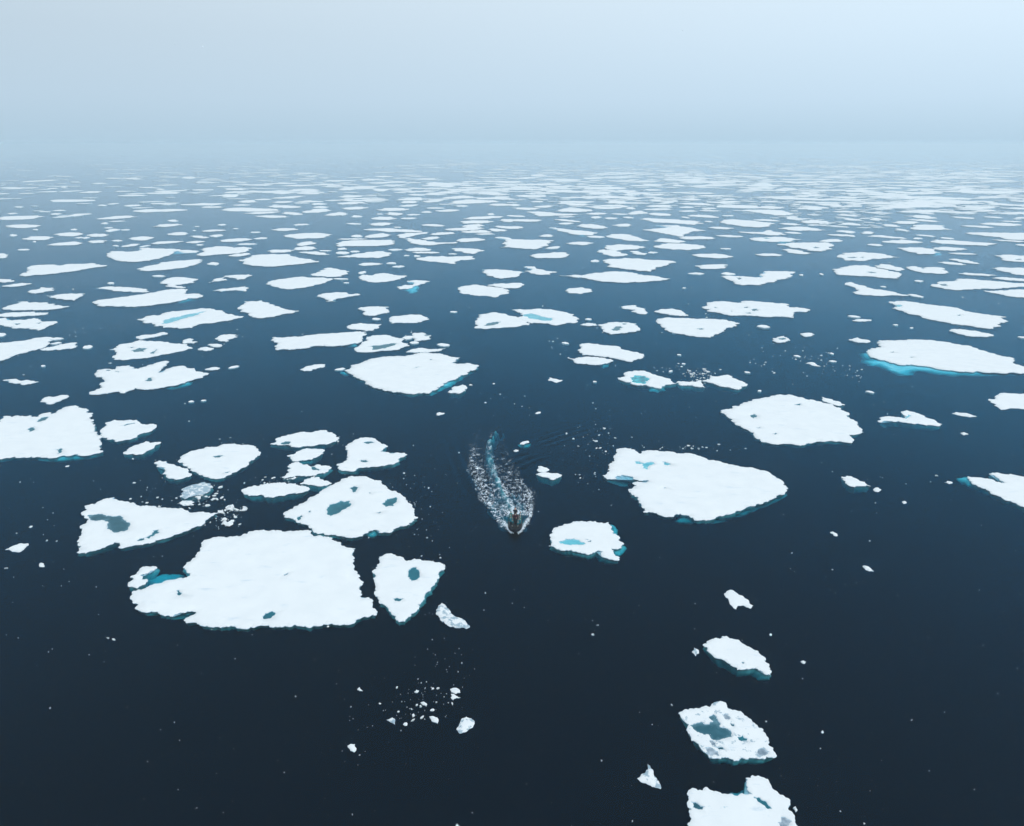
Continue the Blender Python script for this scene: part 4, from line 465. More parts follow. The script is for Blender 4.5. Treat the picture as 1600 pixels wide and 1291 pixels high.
{"l":"large needle thin ice floe some way behind and left of the straight far slab","k":0,"f":0.25,"o":[[-207.5,615],[-203.5,619],[-199.5,620.5],[-195.5,622],[-189.5,618],[-186,617.5],[-178,607.5],[-180.5,601.5],[-185,600.5],[-189,598.5],[-195.5,602.5],[-200.5,608]]},
{"l":"large thin ice floe close behind the dented floe","k":0,"f":0.24,"o":[[222,378],[225,378.5],[226.5,377.5],[227.5,375],[228.5,371.5],[228.5,368],[228,362],[225,362],[223.5,363.5],[223,365.5],[221.5,368.5],[221.5,373]]},
{"l":"large needle thin ice floe some way behind and left of the kite shaped far floe","k":0,"f":0.32,"o":[[163,746.5],[169,752.5],[178.5,758],[183.5,752.5],[187.5,754.5],[192.5,743.5],[194.5,729],[188,727],[182,725],[176.5,730],[172,732],[166,736.5]]},
{"l":"large needle thin ice floe some way behind and left of the drooping far floe","k":0,"f":0.27,"o":[[-100.5,897],[-94,918],[-89.5,933],[-83.5,943.5],[-75.5,945.5],[-68,949],[-61.5,938.5],[-67,918.5],[-73.5,908],[-80,896],[-86,895],[-93.5,890]]},
{"l":"large needle thin ice floe close behind the boat shaped far floe","k":0,"f":0.31,"o":[[-211.5,439],[-212,446.5],[-210,448.5],[-207,450],[-203,451],[-200,451],[-196.5,449],[-197.5,445],[-200.5,441.5],[-202,439],[-205.5,438],[-206.5,436.5]]},
{"l":"large needle thin ice floe close behind the flat far floe","k":0,"f":0.25,"o":[[142.5,615],[148.5,625],[154,626],[157.5,623],[161,621.5],[163.5,613],[164,601],[159.5,599.5],[156,601.5],[152,603.5],[148.5,606],[145.5,610]]},
{"l":"large needle thin ice floe some way behind the kite shaped far floe","k":0,"f":0.23,"o":[[267,836],[276,843.5],[285.5,852],[297,854.5],[302.5,850.5],[306.5,846],[310.5,832.5],[297.5,822.5],[291.5,823.5],[283.5,820.5],[277.5,827],[272.5,828.5]]},
{"l":"medium slim ice floe some way behind and left of the wing shaped far floe","k":0,"f":0.27,"o":[[-124,432],[-125.5,442.5],[-124.5,446.5],[-122.5,448.5],[-121,449.5],[-119,448],[-115,441.5],[-115.5,437],[-117,435],[-118,432],[-119.5,430],[-121.5,428.5]]},
{"l":"large needle thin ice floe some way behind and left of the blunt far floe","k":0,"f":0.31,"o":[[-254.5,534],[-255,543.5],[-254.5,548],[-252,551],[-248,550],[-244.5,552],[-239.5,548],[-240,541],[-241,535],[-243.5,531.5],[-246.5,531],[-250.5,533]]},
{"l":"large needle thin ice floe some way behind and left of the large flat far floe","k":0,"f":0.22,"o":[[118.5,939],[125,957.5],[133.5,971],[142.5,978.5],[145.5,967],[153,964.5],[156,950],[146.5,931],[138,918.5],[134,922.5],[127.5,922],[124,928]]},
{"l":"medium thin ice floe touching the small arched floe","k":0,"f":0.31,"o":[[-209,301.5],[-208.5,304],[-208,306],[-206.5,307.5],[-206,309],[-204,308.5],[-200.5,306.5],[-201,303.5],[-202,302.5],[-203,301],[-204.5,300.5],[-205.5,300]]},
{"l":"medium thin ice floe some way behind and left of the blade like far floe","k":0,"f":0.33,"o":[[-38.5,906],[-33.5,920.5],[-28,924.5],[-24,931.5],[-18.5,924.5],[-15,915.5],[-8.5,871],[-12.5,867],[-18.5,868.5],[-22,875],[-26.5,878.5],[-33,893]]},
{"l":"medium needle thin ice floe some way behind and right of the blade like far floe","k":0,"f":0.31,"o":[[90.5,756.5],[98.5,779],[102.5,788],[107,787.5],[111.5,780],[115.5,774.5],[117.5,761],[112,753],[106,750.5],[103.5,749],[98,749],[94.5,749.5]]},
{"l":"medium needle thin ice floe some way behind and left of the tapered far floe","k":0,"f":0.32,"o":[[-154.5,689],[-152.5,699],[-149,702],[-146.5,707.5],[-141.5,707],[-136.5,702],[-131.5,695],[-133.5,683.5],[-137,677.5],[-139.5,677.5],[-144.5,675],[-148,678]]},
{"l":"large needle thin ice floe some way behind the blunt far floe","k":0,"f":0.29,"o":[[-223.5,636.5],[-221,646],[-219,650.5],[-214,654],[-210.5,656],[-205.5,656],[-199,655],[-201.5,642.5],[-205,638.5],[-207.5,635],[-211,632],[-216,631.5]]},
{"l":"large needle thin ice floe some way behind and left of the crescent far floe","k":0,"f":0.32,"o":[[-224.5,1025],[-220,1043],[-215.5,1059],[-210,1065.5],[-201.5,1066],[-190.5,1066],[-180.5,1046],[-185.5,1027],[-191,1019.5],[-199,1015],[-207,1015],[-216,1021]]},
{"l":"medium thin ice floe some way behind the boat shaped far floe","k":0,"f":0.21,"o":[[-272,480.5],[-273,486.5],[-272,490],[-268,488],[-266.5,489.5],[-262.5,487],[-259,483.5],[-257.5,477],[-258.5,473.5],[-261.5,474.5],[-262.5,472.5],[-266.5,474.5]]},
{"l":"medium slim ice floe behind the flat far floe","k":0,"f":0.24,"o":[[96.5,635],[102,651.5],[106.5,664],[109,662],[112,666],[114.5,661],[114,643],[110.5,636.5],[107.5,633.5],[103.5,629],[100.5,628],[97.5,628]]},
{"l":"medium needle thin ice floe some way behind and left of the blade like far floe","k":0,"f":0.24,"o":[[-171.5,747.5],[-168.5,760],[-165.5,766.5],[-162.5,768.5],[-159.5,775],[-152,770.5],[-147,761.5],[-150,748.5],[-152,739.5],[-156.5,736.5],[-160,738.5],[-164.5,735]]},
{"l":"medium thin ice floe behind and right of the kite shaped far floe","k":0,"f":0.27,"o":[[294.5,740.5],[301.5,749],[308,752.5],[311,749.5],[314.5,747.5],[316,739],[315.5,729.5],[305,715.5],[301.5,716],[299,720.5],[295,722],[294.5,729.5]]},
{"l":"medium needle thin ice floe some way behind and left of the straight far slab","k":0,"f":0.26,"o":[[-164,514.5],[-162,521],[-160.5,522.5],[-157.5,523],[-154,522.5],[-150.5,522],[-146.5,516.5],[-148,511],[-150,509.5],[-153,506],[-155,506.5],[-159.5,509.5]]},
{"l":"small rounded floe at the right tip of the melt pool floe","k":0,"f":0.27,"o":[[-97.7,212.3],[-96.5,215.1],[-92.8,211.3],[-93,208.9],[-95.6,209.5]]},
{"l":"medium thin ice floe close right of the tapered far floe","k":0,"f":0.31,"o":[[-53.5,484.5],[-52,491.5],[-49,496.5],[-46.5,498],[-43.5,497.5],[-40.5,498],[-37.5,491.5],[-39.5,487.5],[-42,485.5],[-45.5,483.5],[-48,482],[-50.5,482.5]]},
{"l":"medium thin ice floe some way behind and right of the tapered far floe","k":0,"f":0.2,"o":[[-36,536],[-34,542],[-31,547.5],[-28,550],[-25,551.5],[-22,546.5],[-19.5,540],[-22.5,533],[-25.5,532],[-27,529],[-30.5,530],[-32.5,530.5]]},
{"l":"medium thin ice floe touching the ponded far floe","k":0,"f":0.21,"o":[[184,450],[189,456],[192,458],[196,461],[198.5,461.5],[199.5,457],[198.5,450],[195.5,448],[193,448],[190.5,447],[187.5,446.5],[185.5,448]]},
{"l":"medium slim ice floe some way behind and left of the blunt far floe","k":0,"f":0.22,"o":[[-222,486],[-223.5,495],[-223,498],[-221,498.5],[-219,499.5],[-215.5,497.5],[-211.5,492.5],[-210,484.5],[-211.5,482],[-213,481],[-214.5,480.5],[-218.5,482.5]]},
{"l":"large thin ice floe some way in front of the dark footed far floe","k":0,"f":0.22,"o":[[210.5,367.5],[213.5,368.5],[216,368],[217.5,367],[218.5,365],[219.5,362],[219.5,358.5],[217,357.5],[215,358.5],[213,359.5],[212,361],[210.5,362.5]]},
{"l":"medium needle thin ice floe some way behind the flat far floe","k":0,"f":0.21,"o":[[125.5,714.5],[131.5,724],[136.5,729],[140.5,728.5],[146,731],[150.5,727],[153,721],[147.5,709],[141,704],[137.5,703.5],[132,704.5],[128,703.5]]},
{"l":"medium thin ice floe some way behind the straight far slab","k":0,"f":0.34,"o":[[-153.5,619],[-153,631],[-152,637.5],[-149.5,643.5],[-148.5,651],[-143.5,645.5],[-138,634],[-139.5,623.5],[-141.5,618.5],[-143.5,619],[-146,616],[-150,617.5]]},
{"l":"medium needle thin ice floe in front of the ponded far floe","k":0,"f":0.32,"o":[[128.5,394],[131,395.5],[134,397.5],[136.5,396.5],[138.5,397.5],[140.5,394.5],[141.5,390],[138,388],[135.5,388.5],[133,388],[131,388.5],[130,390]]},
{"l":"medium thin ice floe in front of the wing shaped far floe","k":0,"f":0.21,"o":[[-74.5,360],[-73.5,364],[-72,365],[-69.5,365.5],[-67.5,364.5],[-65,364],[-63,362],[-65,358.5],[-66.5,358],[-68.5,357],[-70,356],[-72.5,356.5]]},
{"l":"medium thin ice floe some way behind the blunt far floe","k":0,"f":0.27,"o":[[-331,862.5],[-335,886],[-333,889],[-329,891.5],[-323,885.5],[-320.5,888.5],[-306,862.5],[-304,842.5],[-305.5,841],[-311,840.5],[-316.5,845.5],[-322.5,852]]},
{"l":"large needle thin ice floe close behind the blade like far floe","k":0,"f":0.24,"o":[[-0.5,695.5],[3,697.5],[7.5,699],[13.5,698.5],[18,697.5],[22.5,694.5],[26.5,689.5],[21.5,678.5],[16,671.5],[13.5,673],[7.5,677.5],[4.5,685.5]]},
{"l":"medium thin ice floe some way behind and left of the pyramid far floe","k":0,"f":0.24,"o":[[326.5,961],[339,985.5],[347,994],[357,1008],[365,1013.5],[371,1014.5],[369,996],[351,963],[343.5,956.5],[336,947.5],[333.5,950.5],[326,945.5]]},
{"l":"large needle thin ice floe some way right of the pyramid far floe","k":0,"f":0.25,"o":[[551.5,910.5],[565.5,917.5],[572.5,919],[584.5,920.5],[588,916.5],[594,910.5],[596,900],[583.5,894],[576.5,893],[565,889],[557,892.5],[552.5,894.5]]},
{"l":"large needle thin ice floe in front of the pyramid far floe","k":0,"f":0.28,"o":[[368,726],[374,726.5],[380.5,726],[386.5,722.5],[389.5,718.5],[392.5,712.5],[391.5,700.5],[385.5,698],[379.5,700],[374.5,704],[371.5,710],[370,717]]},
{"l":"large needle thin ice floe some way behind and left of the diamond far floe","k":0,"f":0.25,"o":[[59.5,1245],[68.5,1266],[79.5,1286],[87,1276.5],[96.5,1284.5],[105,1266],[109,1237.5],[101.5,1223],[90,1213],[83.5,1211.5],[73.5,1216],[66,1224]]},
{"l":"medium thin ice floe some way behind and left of the crescent far floe","k":0,"f":0.23,"o":[[-194.5,640],[-196,654.5],[-191.5,652],[-189,651],[-183.5,647],[-179.5,642],[-173.5,630],[-175,624.5],[-177,623],[-180,622.5],[-184.5,628.5],[-190,633]]},
{"l":"large needle thin ice floe close behind the bread shaped far floe","k":0,"f":0.25,"o":[[304.5,585],[311,589],[313.5,586],[319,585.5],[320,581],[322.5,576.5],[321.5,568],[315.5,566],[313,568.5],[311,570.5],[307.5,574.5],[306.5,578]]},
{"l":"medium needle thin ice floe some way behind and left of the crescent far floe","k":0,"f":0.22,"o":[[-192.5,841.5],[-190.5,862.5],[-188,866.5],[-181.5,870.5],[-176.5,870.5],[-172.5,869.5],[-164,859.5],[-167.5,844.5],[-172,838.5],[-174.5,833.5],[-178.5,831.5],[-185.5,834]]},
{"l":"medium needle thin ice floe behind and left of the blade like far floe","k":0,"f":0.28,"o":[[-22.5,729.5],[-18,744.5],[-14,745],[-9,748],[-4,742],[-0.5,739],[4,729.5],[-0.5,723.5],[-4,720.5],[-10,719.5],[-13,719],[-18,720.5]]},
{"l":"medium thin ice floe touching the pyramid far floe","k":0,"f":0.3,"o":[[507.5,953],[523.5,973],[525,969.5],[527,961],[526,953.5],[522,937.5],[512,909.5],[502.5,900.5],[499.5,901.5],[499.5,909.5],[499.5,919],[502,934.5]]},
{"l":"large needle thin ice floe some way behind the flat far floe","k":0,"f":0.21,"o":[[115.5,678],[120.5,684.5],[127.5,689],[132,691.5],[137,690.5],[140.5,690],[144,678],[137,673.5],[133.5,672],[129,670.5],[123,671],[120,672.5]]},
{"l":"small far floe right of the bun shaped pair","k":0,"f":0.22,"o":[[64.5,407],[68.5,409],[72,398.5],[70,392.5],[65.5,393.5]]},
{"l":"small oval ice floe behind and left of the long tilted left floe","k":0,"f":0.25,"o":[[-269,388.5],[-271,393],[-272.5,396.5],[-272.5,398.5],[-271,398],[-268.5,395],[-264,390.5],[-259.5,382],[-260.5,381],[-261,380.5],[-262.5,381],[-265.5,384.5]]},
{"l":"large needle thin ice floe close right of the bread shaped far floe","k":0,"f":0.28,"o":[[320.5,540],[324.5,541.5],[328,541],[331.5,540],[334.5,538.5],[337,534.5],[336,527],[330,524.5],[327,525],[325.5,529],[323.5,531.5],[321.5,533.5]]},
{"l":"large needle thin ice floe close behind the kite shaped far floe","k":0,"f":0.31,"o":[[265.5,703.5],[272.5,710.5],[276,709],[281,711],[284.5,707.5],[289,704.5],[289.5,695],[281.5,688],[276.5,686.5],[273,689.5],[269,689.5],[266.5,696.5]]},
{"l":"medium thin ice floe close behind the flat far floe","k":0,"f":0.25,"o":[[114,629.5],[119.5,644],[122,643],[125.5,640.5],[127.5,639.5],[130,635.5],[130,622.5],[126,617],[123.5,618],[120.5,616],[118,620],[116.5,624]]},
{"l":"large needle thin ice floe some way behind and left of the pyramid far floe","k":0,"f":0.31,"o":[[283,971.5],[291,980.5],[300,987],[309,993.5],[314,996.5],[318.5,990.5],[320,971.5],[308.5,959],[303,951.5],[294.5,948.5],[290,948.5],[285.5,958]]},
{"l":"medium thin ice floe some way behind and right of the bread shaped far floe","k":0,"f":0.29,"o":[[400,661],[410.5,672],[418.5,679.5],[421.5,681],[423,676.5],[425,675],[422.5,664.5],[415,657],[410,656],[405.5,652.5],[403.5,655],[399,655]]},
{"l":"medium slim ice floe close right of the melt pool floe","k":0,"f":0.26,"o":[[-89.6,203.2],[-89.4,204.3],[-88.9,204.8],[-87.9,205.4],[-87.1,204.8],[-86.3,204.4],[-85,203.2],[-85.2,201.7],[-86,201.6],[-86.3,201],[-87.2,201.4],[-88.2,201.9]]},
{"l":"medium needle thin ice floe behind the tapered far floe","k":0,"f":0.25,"o":[[-66,545.5],[-63,550],[-61.5,551],[-57,550.5],[-53.5,548],[-50.5,545],[-47.5,538],[-50.5,534.5],[-53,534.5],[-56.5,535.5],[-58.5,536.5],[-62,539]]},
{"l":"small slim ice floe close right of the hat shaped floe","k":0,"f":0.27,"o":[[88.4,220.1],[89.4,221.4],[90.5,222.1],[91.5,222.3],[92,222.2],[92.7,221.9],[92.8,220.1],[91.6,218.5],[90.6,217.8],[89.4,217.3],[88.8,217.4],[88.6,218.3]]},
{"l":"medium slim ice floe touching the wide feathered floe","k":0,"f":0.3,"o":[[-147.5,388],[-147.5,392],[-146.5,396],[-144.5,397],[-143.5,399],[-142,399.5],[-140,398],[-139.5,390.5],[-141,388.5],[-142,386.5],[-143,386.5],[-144.5,386.5]]},
{"l":"medium thin ice floe close left of the flat far floe","k":0,"f":0.26,"o":[[72.5,541],[75.5,547.5],[79,552],[81.5,552.5],[83.5,555],[86,550.5],[86.5,543],[83.5,538],[81,533.5],[78.5,534],[76.5,533.5],[74.5,533.5]]},
{"l":"large needle thin ice floe some way behind and right of the blunt far floe","k":0,"f":0.3,"o":[[-257.5,818.5],[-255.5,836],[-252.5,841.5],[-249,849],[-244,853],[-237,860.5],[-231.5,858.5],[-233,841.5],[-237.5,831],[-241,823],[-244.5,817.5],[-249.5,815.5]]},
{"l":"medium thin ice floe some way left of the drooping far floe","k":0,"f":0.26,"o":[[-13,535.5],[-10.5,539],[-8.5,538],[-5.5,537.5],[-3,535.5],[0.5,533],[3,528.5],[0,521],[-3,519.5],[-5,522.5],[-7.5,523.5],[-10,528]]},
{"l":"medium slim ice floe in front and left of the long tilted left floe","k":0,"f":0.23,"o":[[-220.5,315.5],[-221.5,318.5],[-221,319],[-219,318.5],[-217.5,318],[-215.5,317],[-212.5,314.5],[-212,311.5],[-213.5,311.5],[-213.5,310],[-215.5,311],[-217,312]]},
{"l":"medium needle thin ice floe left of the pyramid far floe","k":0,"f":0.28,"o":[[327,807],[335.5,815.5],[340,817.5],[346,817],[348,815.5],[348,801.5],[346.5,786.5],[339,781.5],[336.5,784],[332.5,787],[329.5,790.5],[327,793]]},
{"l":"medium thin ice floe some way behind and left of the drooping far floe","k":0,"f":0.3,"o":[[-91.5,776],[-89.5,785],[-85,794],[-82,799.5],[-79.5,800.5],[-75.5,803.5],[-70.5,791],[-72.5,778.5],[-76.5,766.5],[-79.5,766.5],[-82.5,760.5],[-85.5,762.5]]},
{"l":"medium needle thin ice floe some way left of the blade like far floe","k":0,"f":0.21,"o":[[-66.5,661.5],[-64.5,670],[-61,674.5],[-57.5,679],[-53.5,678.5],[-50,678],[-46.5,672.5],[-49,662.5],[-52,656.5],[-56,655.5],[-59,655],[-63,656]]},
{"l":"large needle thin ice floe some way left of the pyramid far floe","k":0,"f":0.26,"o":[[199,911],[208,918.5],[216,920.5],[222,922.5],[229,920.5],[238,919],[241.5,907],[230.5,895.5],[225,894],[216,894.5],[210,898],[203,901.5]]},
{"l":"tapered floe piece left of a small bow tie floe","k":0,"f":0.26,"o":[[-128,310.5],[-128.5,318],[-126,323.5],[-122,316],[-126,313]]},
{"l":"large thin ice floe some way in front and right of the pyramid far floe","k":0,"f":0.32,"o":[[472,763.5],[479.5,768],[481,764],[482.5,759],[481.5,747],[482,740],[477,725.5],[471,723],[469.5,727.5],[467.5,732],[468,741],[469.5,753.5]]},
{"l":"medium needle thin ice floe touching the large flat far floe","k":0,"f":0.33,"o":[[137,528],[140,530.5],[143,531.5],[147,530.5],[149.5,528],[152,525],[153.5,521],[149,516.5],[146,515.5],[143,518],[141,518],[139,522.5]]},
{"l":"medium needle thin ice floe touching the peaked far floe","k":0,"f":0.25,"o":[[130,480],[134,482],[136,482],[140,482.5],[142,479.5],[144.5,478.5],[145.5,473],[142,471],[138,470],[135.5,471],[134,473],[132,474.5]]},
{"l":"medium slim ice floe some way behind the tapered far floe","k":0,"f":0.33,"o":[[-106.5,634],[-105.5,647],[-104.5,649.5],[-101.5,647],[-99,647],[-95,641],[-92,634],[-92.5,624],[-94.5,619],[-97.5,620.5],[-99,620.5],[-102.5,626.5]]},
{"l":"large needle thin ice floe some way behind and left of the thick far slab","k":0,"f":0.31,"o":[[-322.5,1074],[-317.5,1088],[-312.5,1097],[-302.5,1093.5],[-296,1094],[-290,1097],[-276,1079.5],[-280,1065.5],[-287.5,1061],[-293.5,1054],[-302,1058.5],[-313.5,1063.5]]},
{"l":"medium slim ice floe close in front and left of the blade like far floe","k":0,"f":0.24,"o":[[-10,579],[-8,584.5],[-6,589],[-3.5,588],[-1,591.5],[1,585],[3.5,575],[1,568],[-1.5,565.5],[-3,565.5],[-5,568.5],[-7,571.5]]},
{"l":"large needle thin ice floe some way in front of the pyramid far floe","k":0,"f":0.26,"o":[[354,670.5],[362,675.5],[367.5,676],[370,675],[374,673],[375,666.5],[374.5,657],[369,655.5],[365,657.5],[362,659],[357.5,660.5],[355,663.5]]},
{"l":"medium thin ice floe behind the thick far slab","k":0,"f":0.22,"o":[[-16,515],[-14.5,521],[-12.5,520.5],[-10,519],[-8,516],[-6,515.5],[-3.5,508.5],[-5,504],[-8,504.5],[-10,502.5],[-12,504],[-14,508]]},
{"l":"large needle thin ice floe touching the plank like far floe","k":0,"f":0.29,"o":[[292.5,457.5],[296,458],[299,456],[302.5,455],[305,453],[307,450.5],[308.5,448.5],[304.5,447],[299.5,446.5],[298.5,449],[294.5,450.5],[293.5,452]]},
{"l":"medium needle thin ice floe close in front of the blade like far floe","k":0,"f":0.32,"o":[[32.5,587],[37,587.5],[39.5,587.5],[42.5,584],[47,579.5],[50.5,572.5],[52.5,566],[48.5,565.5],[45,567.5],[42,569.5],[39,573.5],[36,577.5]]},
{"l":"medium slim ice floe close left of the ring like floe","k":0,"f":0.31,"o":[[22,233.1],[22.8,233.9],[24.2,235.3],[25,235.4],[25.7,235.1],[27.1,234.6],[27.6,232.7],[26.8,231.8],[25.4,231.5],[24.6,231.2],[23.9,231.4],[22.9,232]]},
{"l":"medium thin ice floe behind the boat shaped far floe","k":0,"f":0.29,"o":[[-254,449],[-254,452.5],[-252.5,453.5],[-251,454],[-250,455],[-247,453.5],[-244,452],[-242.5,446],[-243,443],[-245,443],[-246.5,441],[-249,443.5]]},
{"l":"large needle thin ice floe behind the ponded far floe","k":0,"f":0.3,"o":[[202.5,484.5],[206.5,486],[209,486],[212.5,485.5],[216,485],[217.5,482],[217.5,476.5],[213.5,475.5],[210.5,476],[209,475.5],[206.5,478],[203.5,480.5]]},
{"l":"medium thin ice floe some way behind and right of the boat shaped far floe","k":0,"f":0.28,"o":[[-275,765.5],[-278.5,784.5],[-276.5,787.5],[-274.5,791],[-272.5,796],[-265,787],[-257.5,771.5],[-257.5,763],[-260,761.5],[-262.5,758],[-266.5,759],[-269.5,761]]},
{"l":"medium needle thin ice floe some way behind and left of the kite shaped far floe","k":0,"f":0.21,"o":[[150,878],[156,892.5],[162.5,899.5],[167.5,898.5],[171.5,904],[176,897.5],[176.5,878],[170.5,870],[165.5,867],[161,865.5],[156,864.5],[151.5,868]]},
{"l":"medium needle thin ice floe behind the blade like far floe","k":0,"f":0.28,"o":[[52.5,733.5],[57.5,743.5],[60,744.5],[63.5,749],[68.5,747.5],[71,745],[74,737.5],[70,726],[66,721.5],[62,721.5],[58,719.5],[55,726.5]]},
{"l":"medium needle thin ice floe in front of the kite shaped far floe","k":0,"f":0.2,"o":[[185.5,584],[189.5,587],[195,589.5],[197.5,587],[200.5,585],[202,581.5],[203,573],[199.5,571.5],[195.5,572.5],[192.5,574.5],[190.5,575.5],[187,579.5]]},
{"l":"medium thin ice floe close left of the bread shaped far floe","k":0,"f":0.22,"o":[[266.5,546.5],[270.5,549.5],[273,551],[275,549],[276,547.5],[276.5,543.5],[276,537],[272,532.5],[269,532.5],[267.5,534],[265,534],[264.5,537.5]]},
{"l":"medium needle thin ice floe close behind the ragged wide floe","k":0,"f":0.21,"o":[[-53.5,401.5],[-51.5,404.5],[-49.5,405.5],[-46.5,405],[-45,405],[-41.5,403],[-39,401],[-41,398.5],[-43.5,398],[-46.5,398.5],[-48,398.5],[-51.5,399.5]]},
{"l":"large needle thin ice floe some way behind and left of the slanted left floe","k":0,"f":0.21,"o":[[-756.5,1184.5],[-759,1201],[-761.5,1229.5],[-757.5,1234.5],[-755,1247.5],[-748,1259],[-737.5,1257],[-733,1234.5],[-732.5,1209.5],[-734.5,1199.5],[-737,1187.5],[-742,1180.5]]},
{"l":"medium needle thin ice floe close right of the blade like far floe","k":0,"f":0.32,"o":[[62,634],[66,643],[68.5,643],[72.5,646.5],[75,644.5],[79,643.5],[80.5,636],[77,630],[73,628.5],[70,625.5],[67.5,626],[64,629]]},
{"l":"medium thin ice floe left of the diagonal raft floe","k":0,"f":0.23,"o":[[112.6,239.4],[114.1,240.6],[115.6,241.3],[116.6,241.4],[117.7,241],[118.9,240.6],[119.4,239.9],[117.5,238.5],[116.6,238.1],[115.2,238.1],[113.8,237.8],[113.2,238.2]]},
{"l":"small slim ice floe right of the melt pool floe","k":0,"f":0.32,"o":[[-88.2,207.3],[-88,208.6],[-87.5,208.6],[-86.8,208.7],[-86.1,208.8],[-85.2,208.2],[-84,206.6],[-84,205.4],[-84.8,205.1],[-85.6,205.3],[-86,205.2],[-86.9,206.1]]},
{"l":"medium thin ice floe some way behind and left of the thick far slab","k":0,"f":0.22,"o":[[-178.5,984.5],[-176,996.5],[-174.5,1002.5],[-170.5,999.5],[-166,999.5],[-162.5,999.5],[-155.5,984.5],[-155.5,962.5],[-157.5,954.5],[-160,946],[-163.5,945.5],[-170,958.5]]},
{"l":"medium thin ice floe some way behind the crescent far floe","k":0,"f":0.32,"o":[[-111.5,765],[-110.5,780.5],[-108,780.5],[-104.5,783.5],[-101.5,781.5],[-98.5,783],[-94,771],[-95.5,758.5],[-97,754],[-100.5,750],[-103.5,753],[-106.5,753]]},
{"l":"medium needle thin ice floe some way behind and right of the blunt far floe","k":0,"f":0.29,"o":[[-283,906.5],[-282,920.5],[-278.5,923.5],[-275,929],[-272,931],[-263,924.5],[-257,917],[-258,905],[-261.5,897],[-265,893],[-268,889],[-274,896]]},
{"l":"medium thin ice floe close behind the long left slab","k":0,"f":0.32,"o":[[-142.5,302.5],[-141.5,304],[-140,304],[-138,302.5],[-136.5,301.5],[-134.5,300],[-132.5,298],[-133.5,297.5],[-135,297.5],[-136.5,298],[-138.5,299],[-140,300]]},
{"l":"medium needle thin ice floe close right of the large flat far floe","k":0,"f":0.33,"o":[[195,554],[199.5,557.5],[201.5,557.5],[204.5,556.5],[207.5,555.5],[208.5,552.5],[209,546.5],[205.5,543],[202.5,541],[199.5,544],[198,546.5],[196,548]]},
{"l":"medium slim ice floe left of the drooping far floe","k":0,"f":0.28,"o":[[-3.5,525],[-1.5,532],[0,535.5],[2,535.5],[4,537],[5.5,533.5],[7.5,528.5],[6,522.5],[4,518],[1.5,519],[0,519],[-1.5,518.5]]},
{"l":"large needle thin ice floe close right of the dark footed far floe","k":0,"f":0.31,"o":[[233.5,399.5],[237.5,400.5],[239,400],[241.5,399],[243.5,398.5],[245.5,396.5],[246.5,394.5],[243,393.5],[240,393.5],[238,393.5],[236,394.5],[234.5,396.5]]},
{"l":"medium needle thin ice floe some way left of the pyramid far floe","k":0,"f":0.31,"o":[[342,916.5],[352.5,931],[355,930],[361,934],[367.5,937],[368,927],[365.5,910.5],[358,900],[352.5,899],[348.5,897],[345,899],[341.5,902]]},
{"l":"medium needle thin ice floe some way behind and left of the large flat far floe","k":0,"f":0.27,"o":[[175.5,807],[183,817],[187,819.5],[190,818],[194,813],[197,807.5],[198,799],[192.5,792],[188.5,789],[183.5,790],[180.5,792],[177,799.5]]},
{"l":"medium needle thin ice floe some way behind the blunt far floe","k":0,"f":0.3,"o":[[-207.5,504.5],[-206.5,510.5],[-205.5,512],[-204,514.5],[-200.5,514],[-198,513],[-194.5,511],[-194.5,506],[-196.5,504.5],[-199.5,502.5],[-201,501.5],[-203.5,501.5]]},
{"l":"medium slim ice floe touching the tapered far floe","k":0,"f":0.21,"o":[[-55,462],[-54,467],[-52.5,470],[-50.5,473],[-49,473.5],[-47,473.5],[-45.5,471.5],[-46.5,465],[-47.5,462],[-49,459],[-51,458],[-53,459]]},
{"l":"medium slim ice floe touching the boat shaped far floe","k":0,"f":0.3,"o":[[-221.5,424.5],[-222.5,430.5],[-222.5,433],[-222.5,437.5],[-221,438],[-219,438],[-216.5,436.5],[-216,431],[-216,428.5],[-217.5,426.5],[-218,424.5],[-219.5,424]]},
{"l":"medium needle thin ice floe some way behind the diamond far floe","k":0,"f":0.33,"o":[[187.5,1200],[196.5,1221],[207,1226.5],[216,1236.5],[218.5,1224.5],[227.5,1223],[228.5,1200],[220.5,1188],[212,1181.5],[207,1183],[199,1178.5],[191.5,1184]]},
{"l":"small slim ice floe close right of the winged floe","k":0,"f":0.21,"o":[[-79.6,183],[-79.2,183.9],[-78.8,184.5],[-78.5,184.9],[-77.7,185.1],[-76.9,184.7],[-76,183.9],[-76.3,182.7],[-77,182.6],[-77.5,182.3],[-78.1,182.3],[-78.9,182.5]]},
{"l":"medium needle thin ice floe behind the bread shaped far floe","k":0,"f":0.25,"o":[[351.5,610],[355.5,610],[358.5,608.5],[361.5,607],[363,604.5],[364,601],[362,591.5],[358,589],[355,592],[353.5,595.5],[351.5,596.5],[351,602.5]]},
{"l":"medium needle thin ice floe some way behind the large flat far floe","k":0,"f":0.28,"o":[[208.5,864],[216.5,871],[221,874],[225.5,873.5],[232,873],[237,868],[238.5,858.5],[231,849],[225.5,850.5],[221,846.5],[215.5,853],[211,855.5]]},
{"l":"medium thin ice floe some way behind and left of the wide feathered floe","k":0,"f":0.32,"o":[[-204,476.5],[-202.5,478.5],[-200.5,478.5],[-198.5,478.5],[-196,476],[-192.5,473],[-188.5,468],[-189.5,464.5],[-191,464.5],[-194,466],[-196,467.5],[-199.5,471]]},
{"l":"medium slim ice floe some way in front and left of the bread shaped far floe","k":0,"f":0.23,"o":[[229,495.5],[233.5,502],[235,502.5],[237.5,503.5],[239,502.5],[239.5,500],[238,493.5],[234.5,489.5],[232,488],[231,488],[229.5,489],[228,489.5]]},
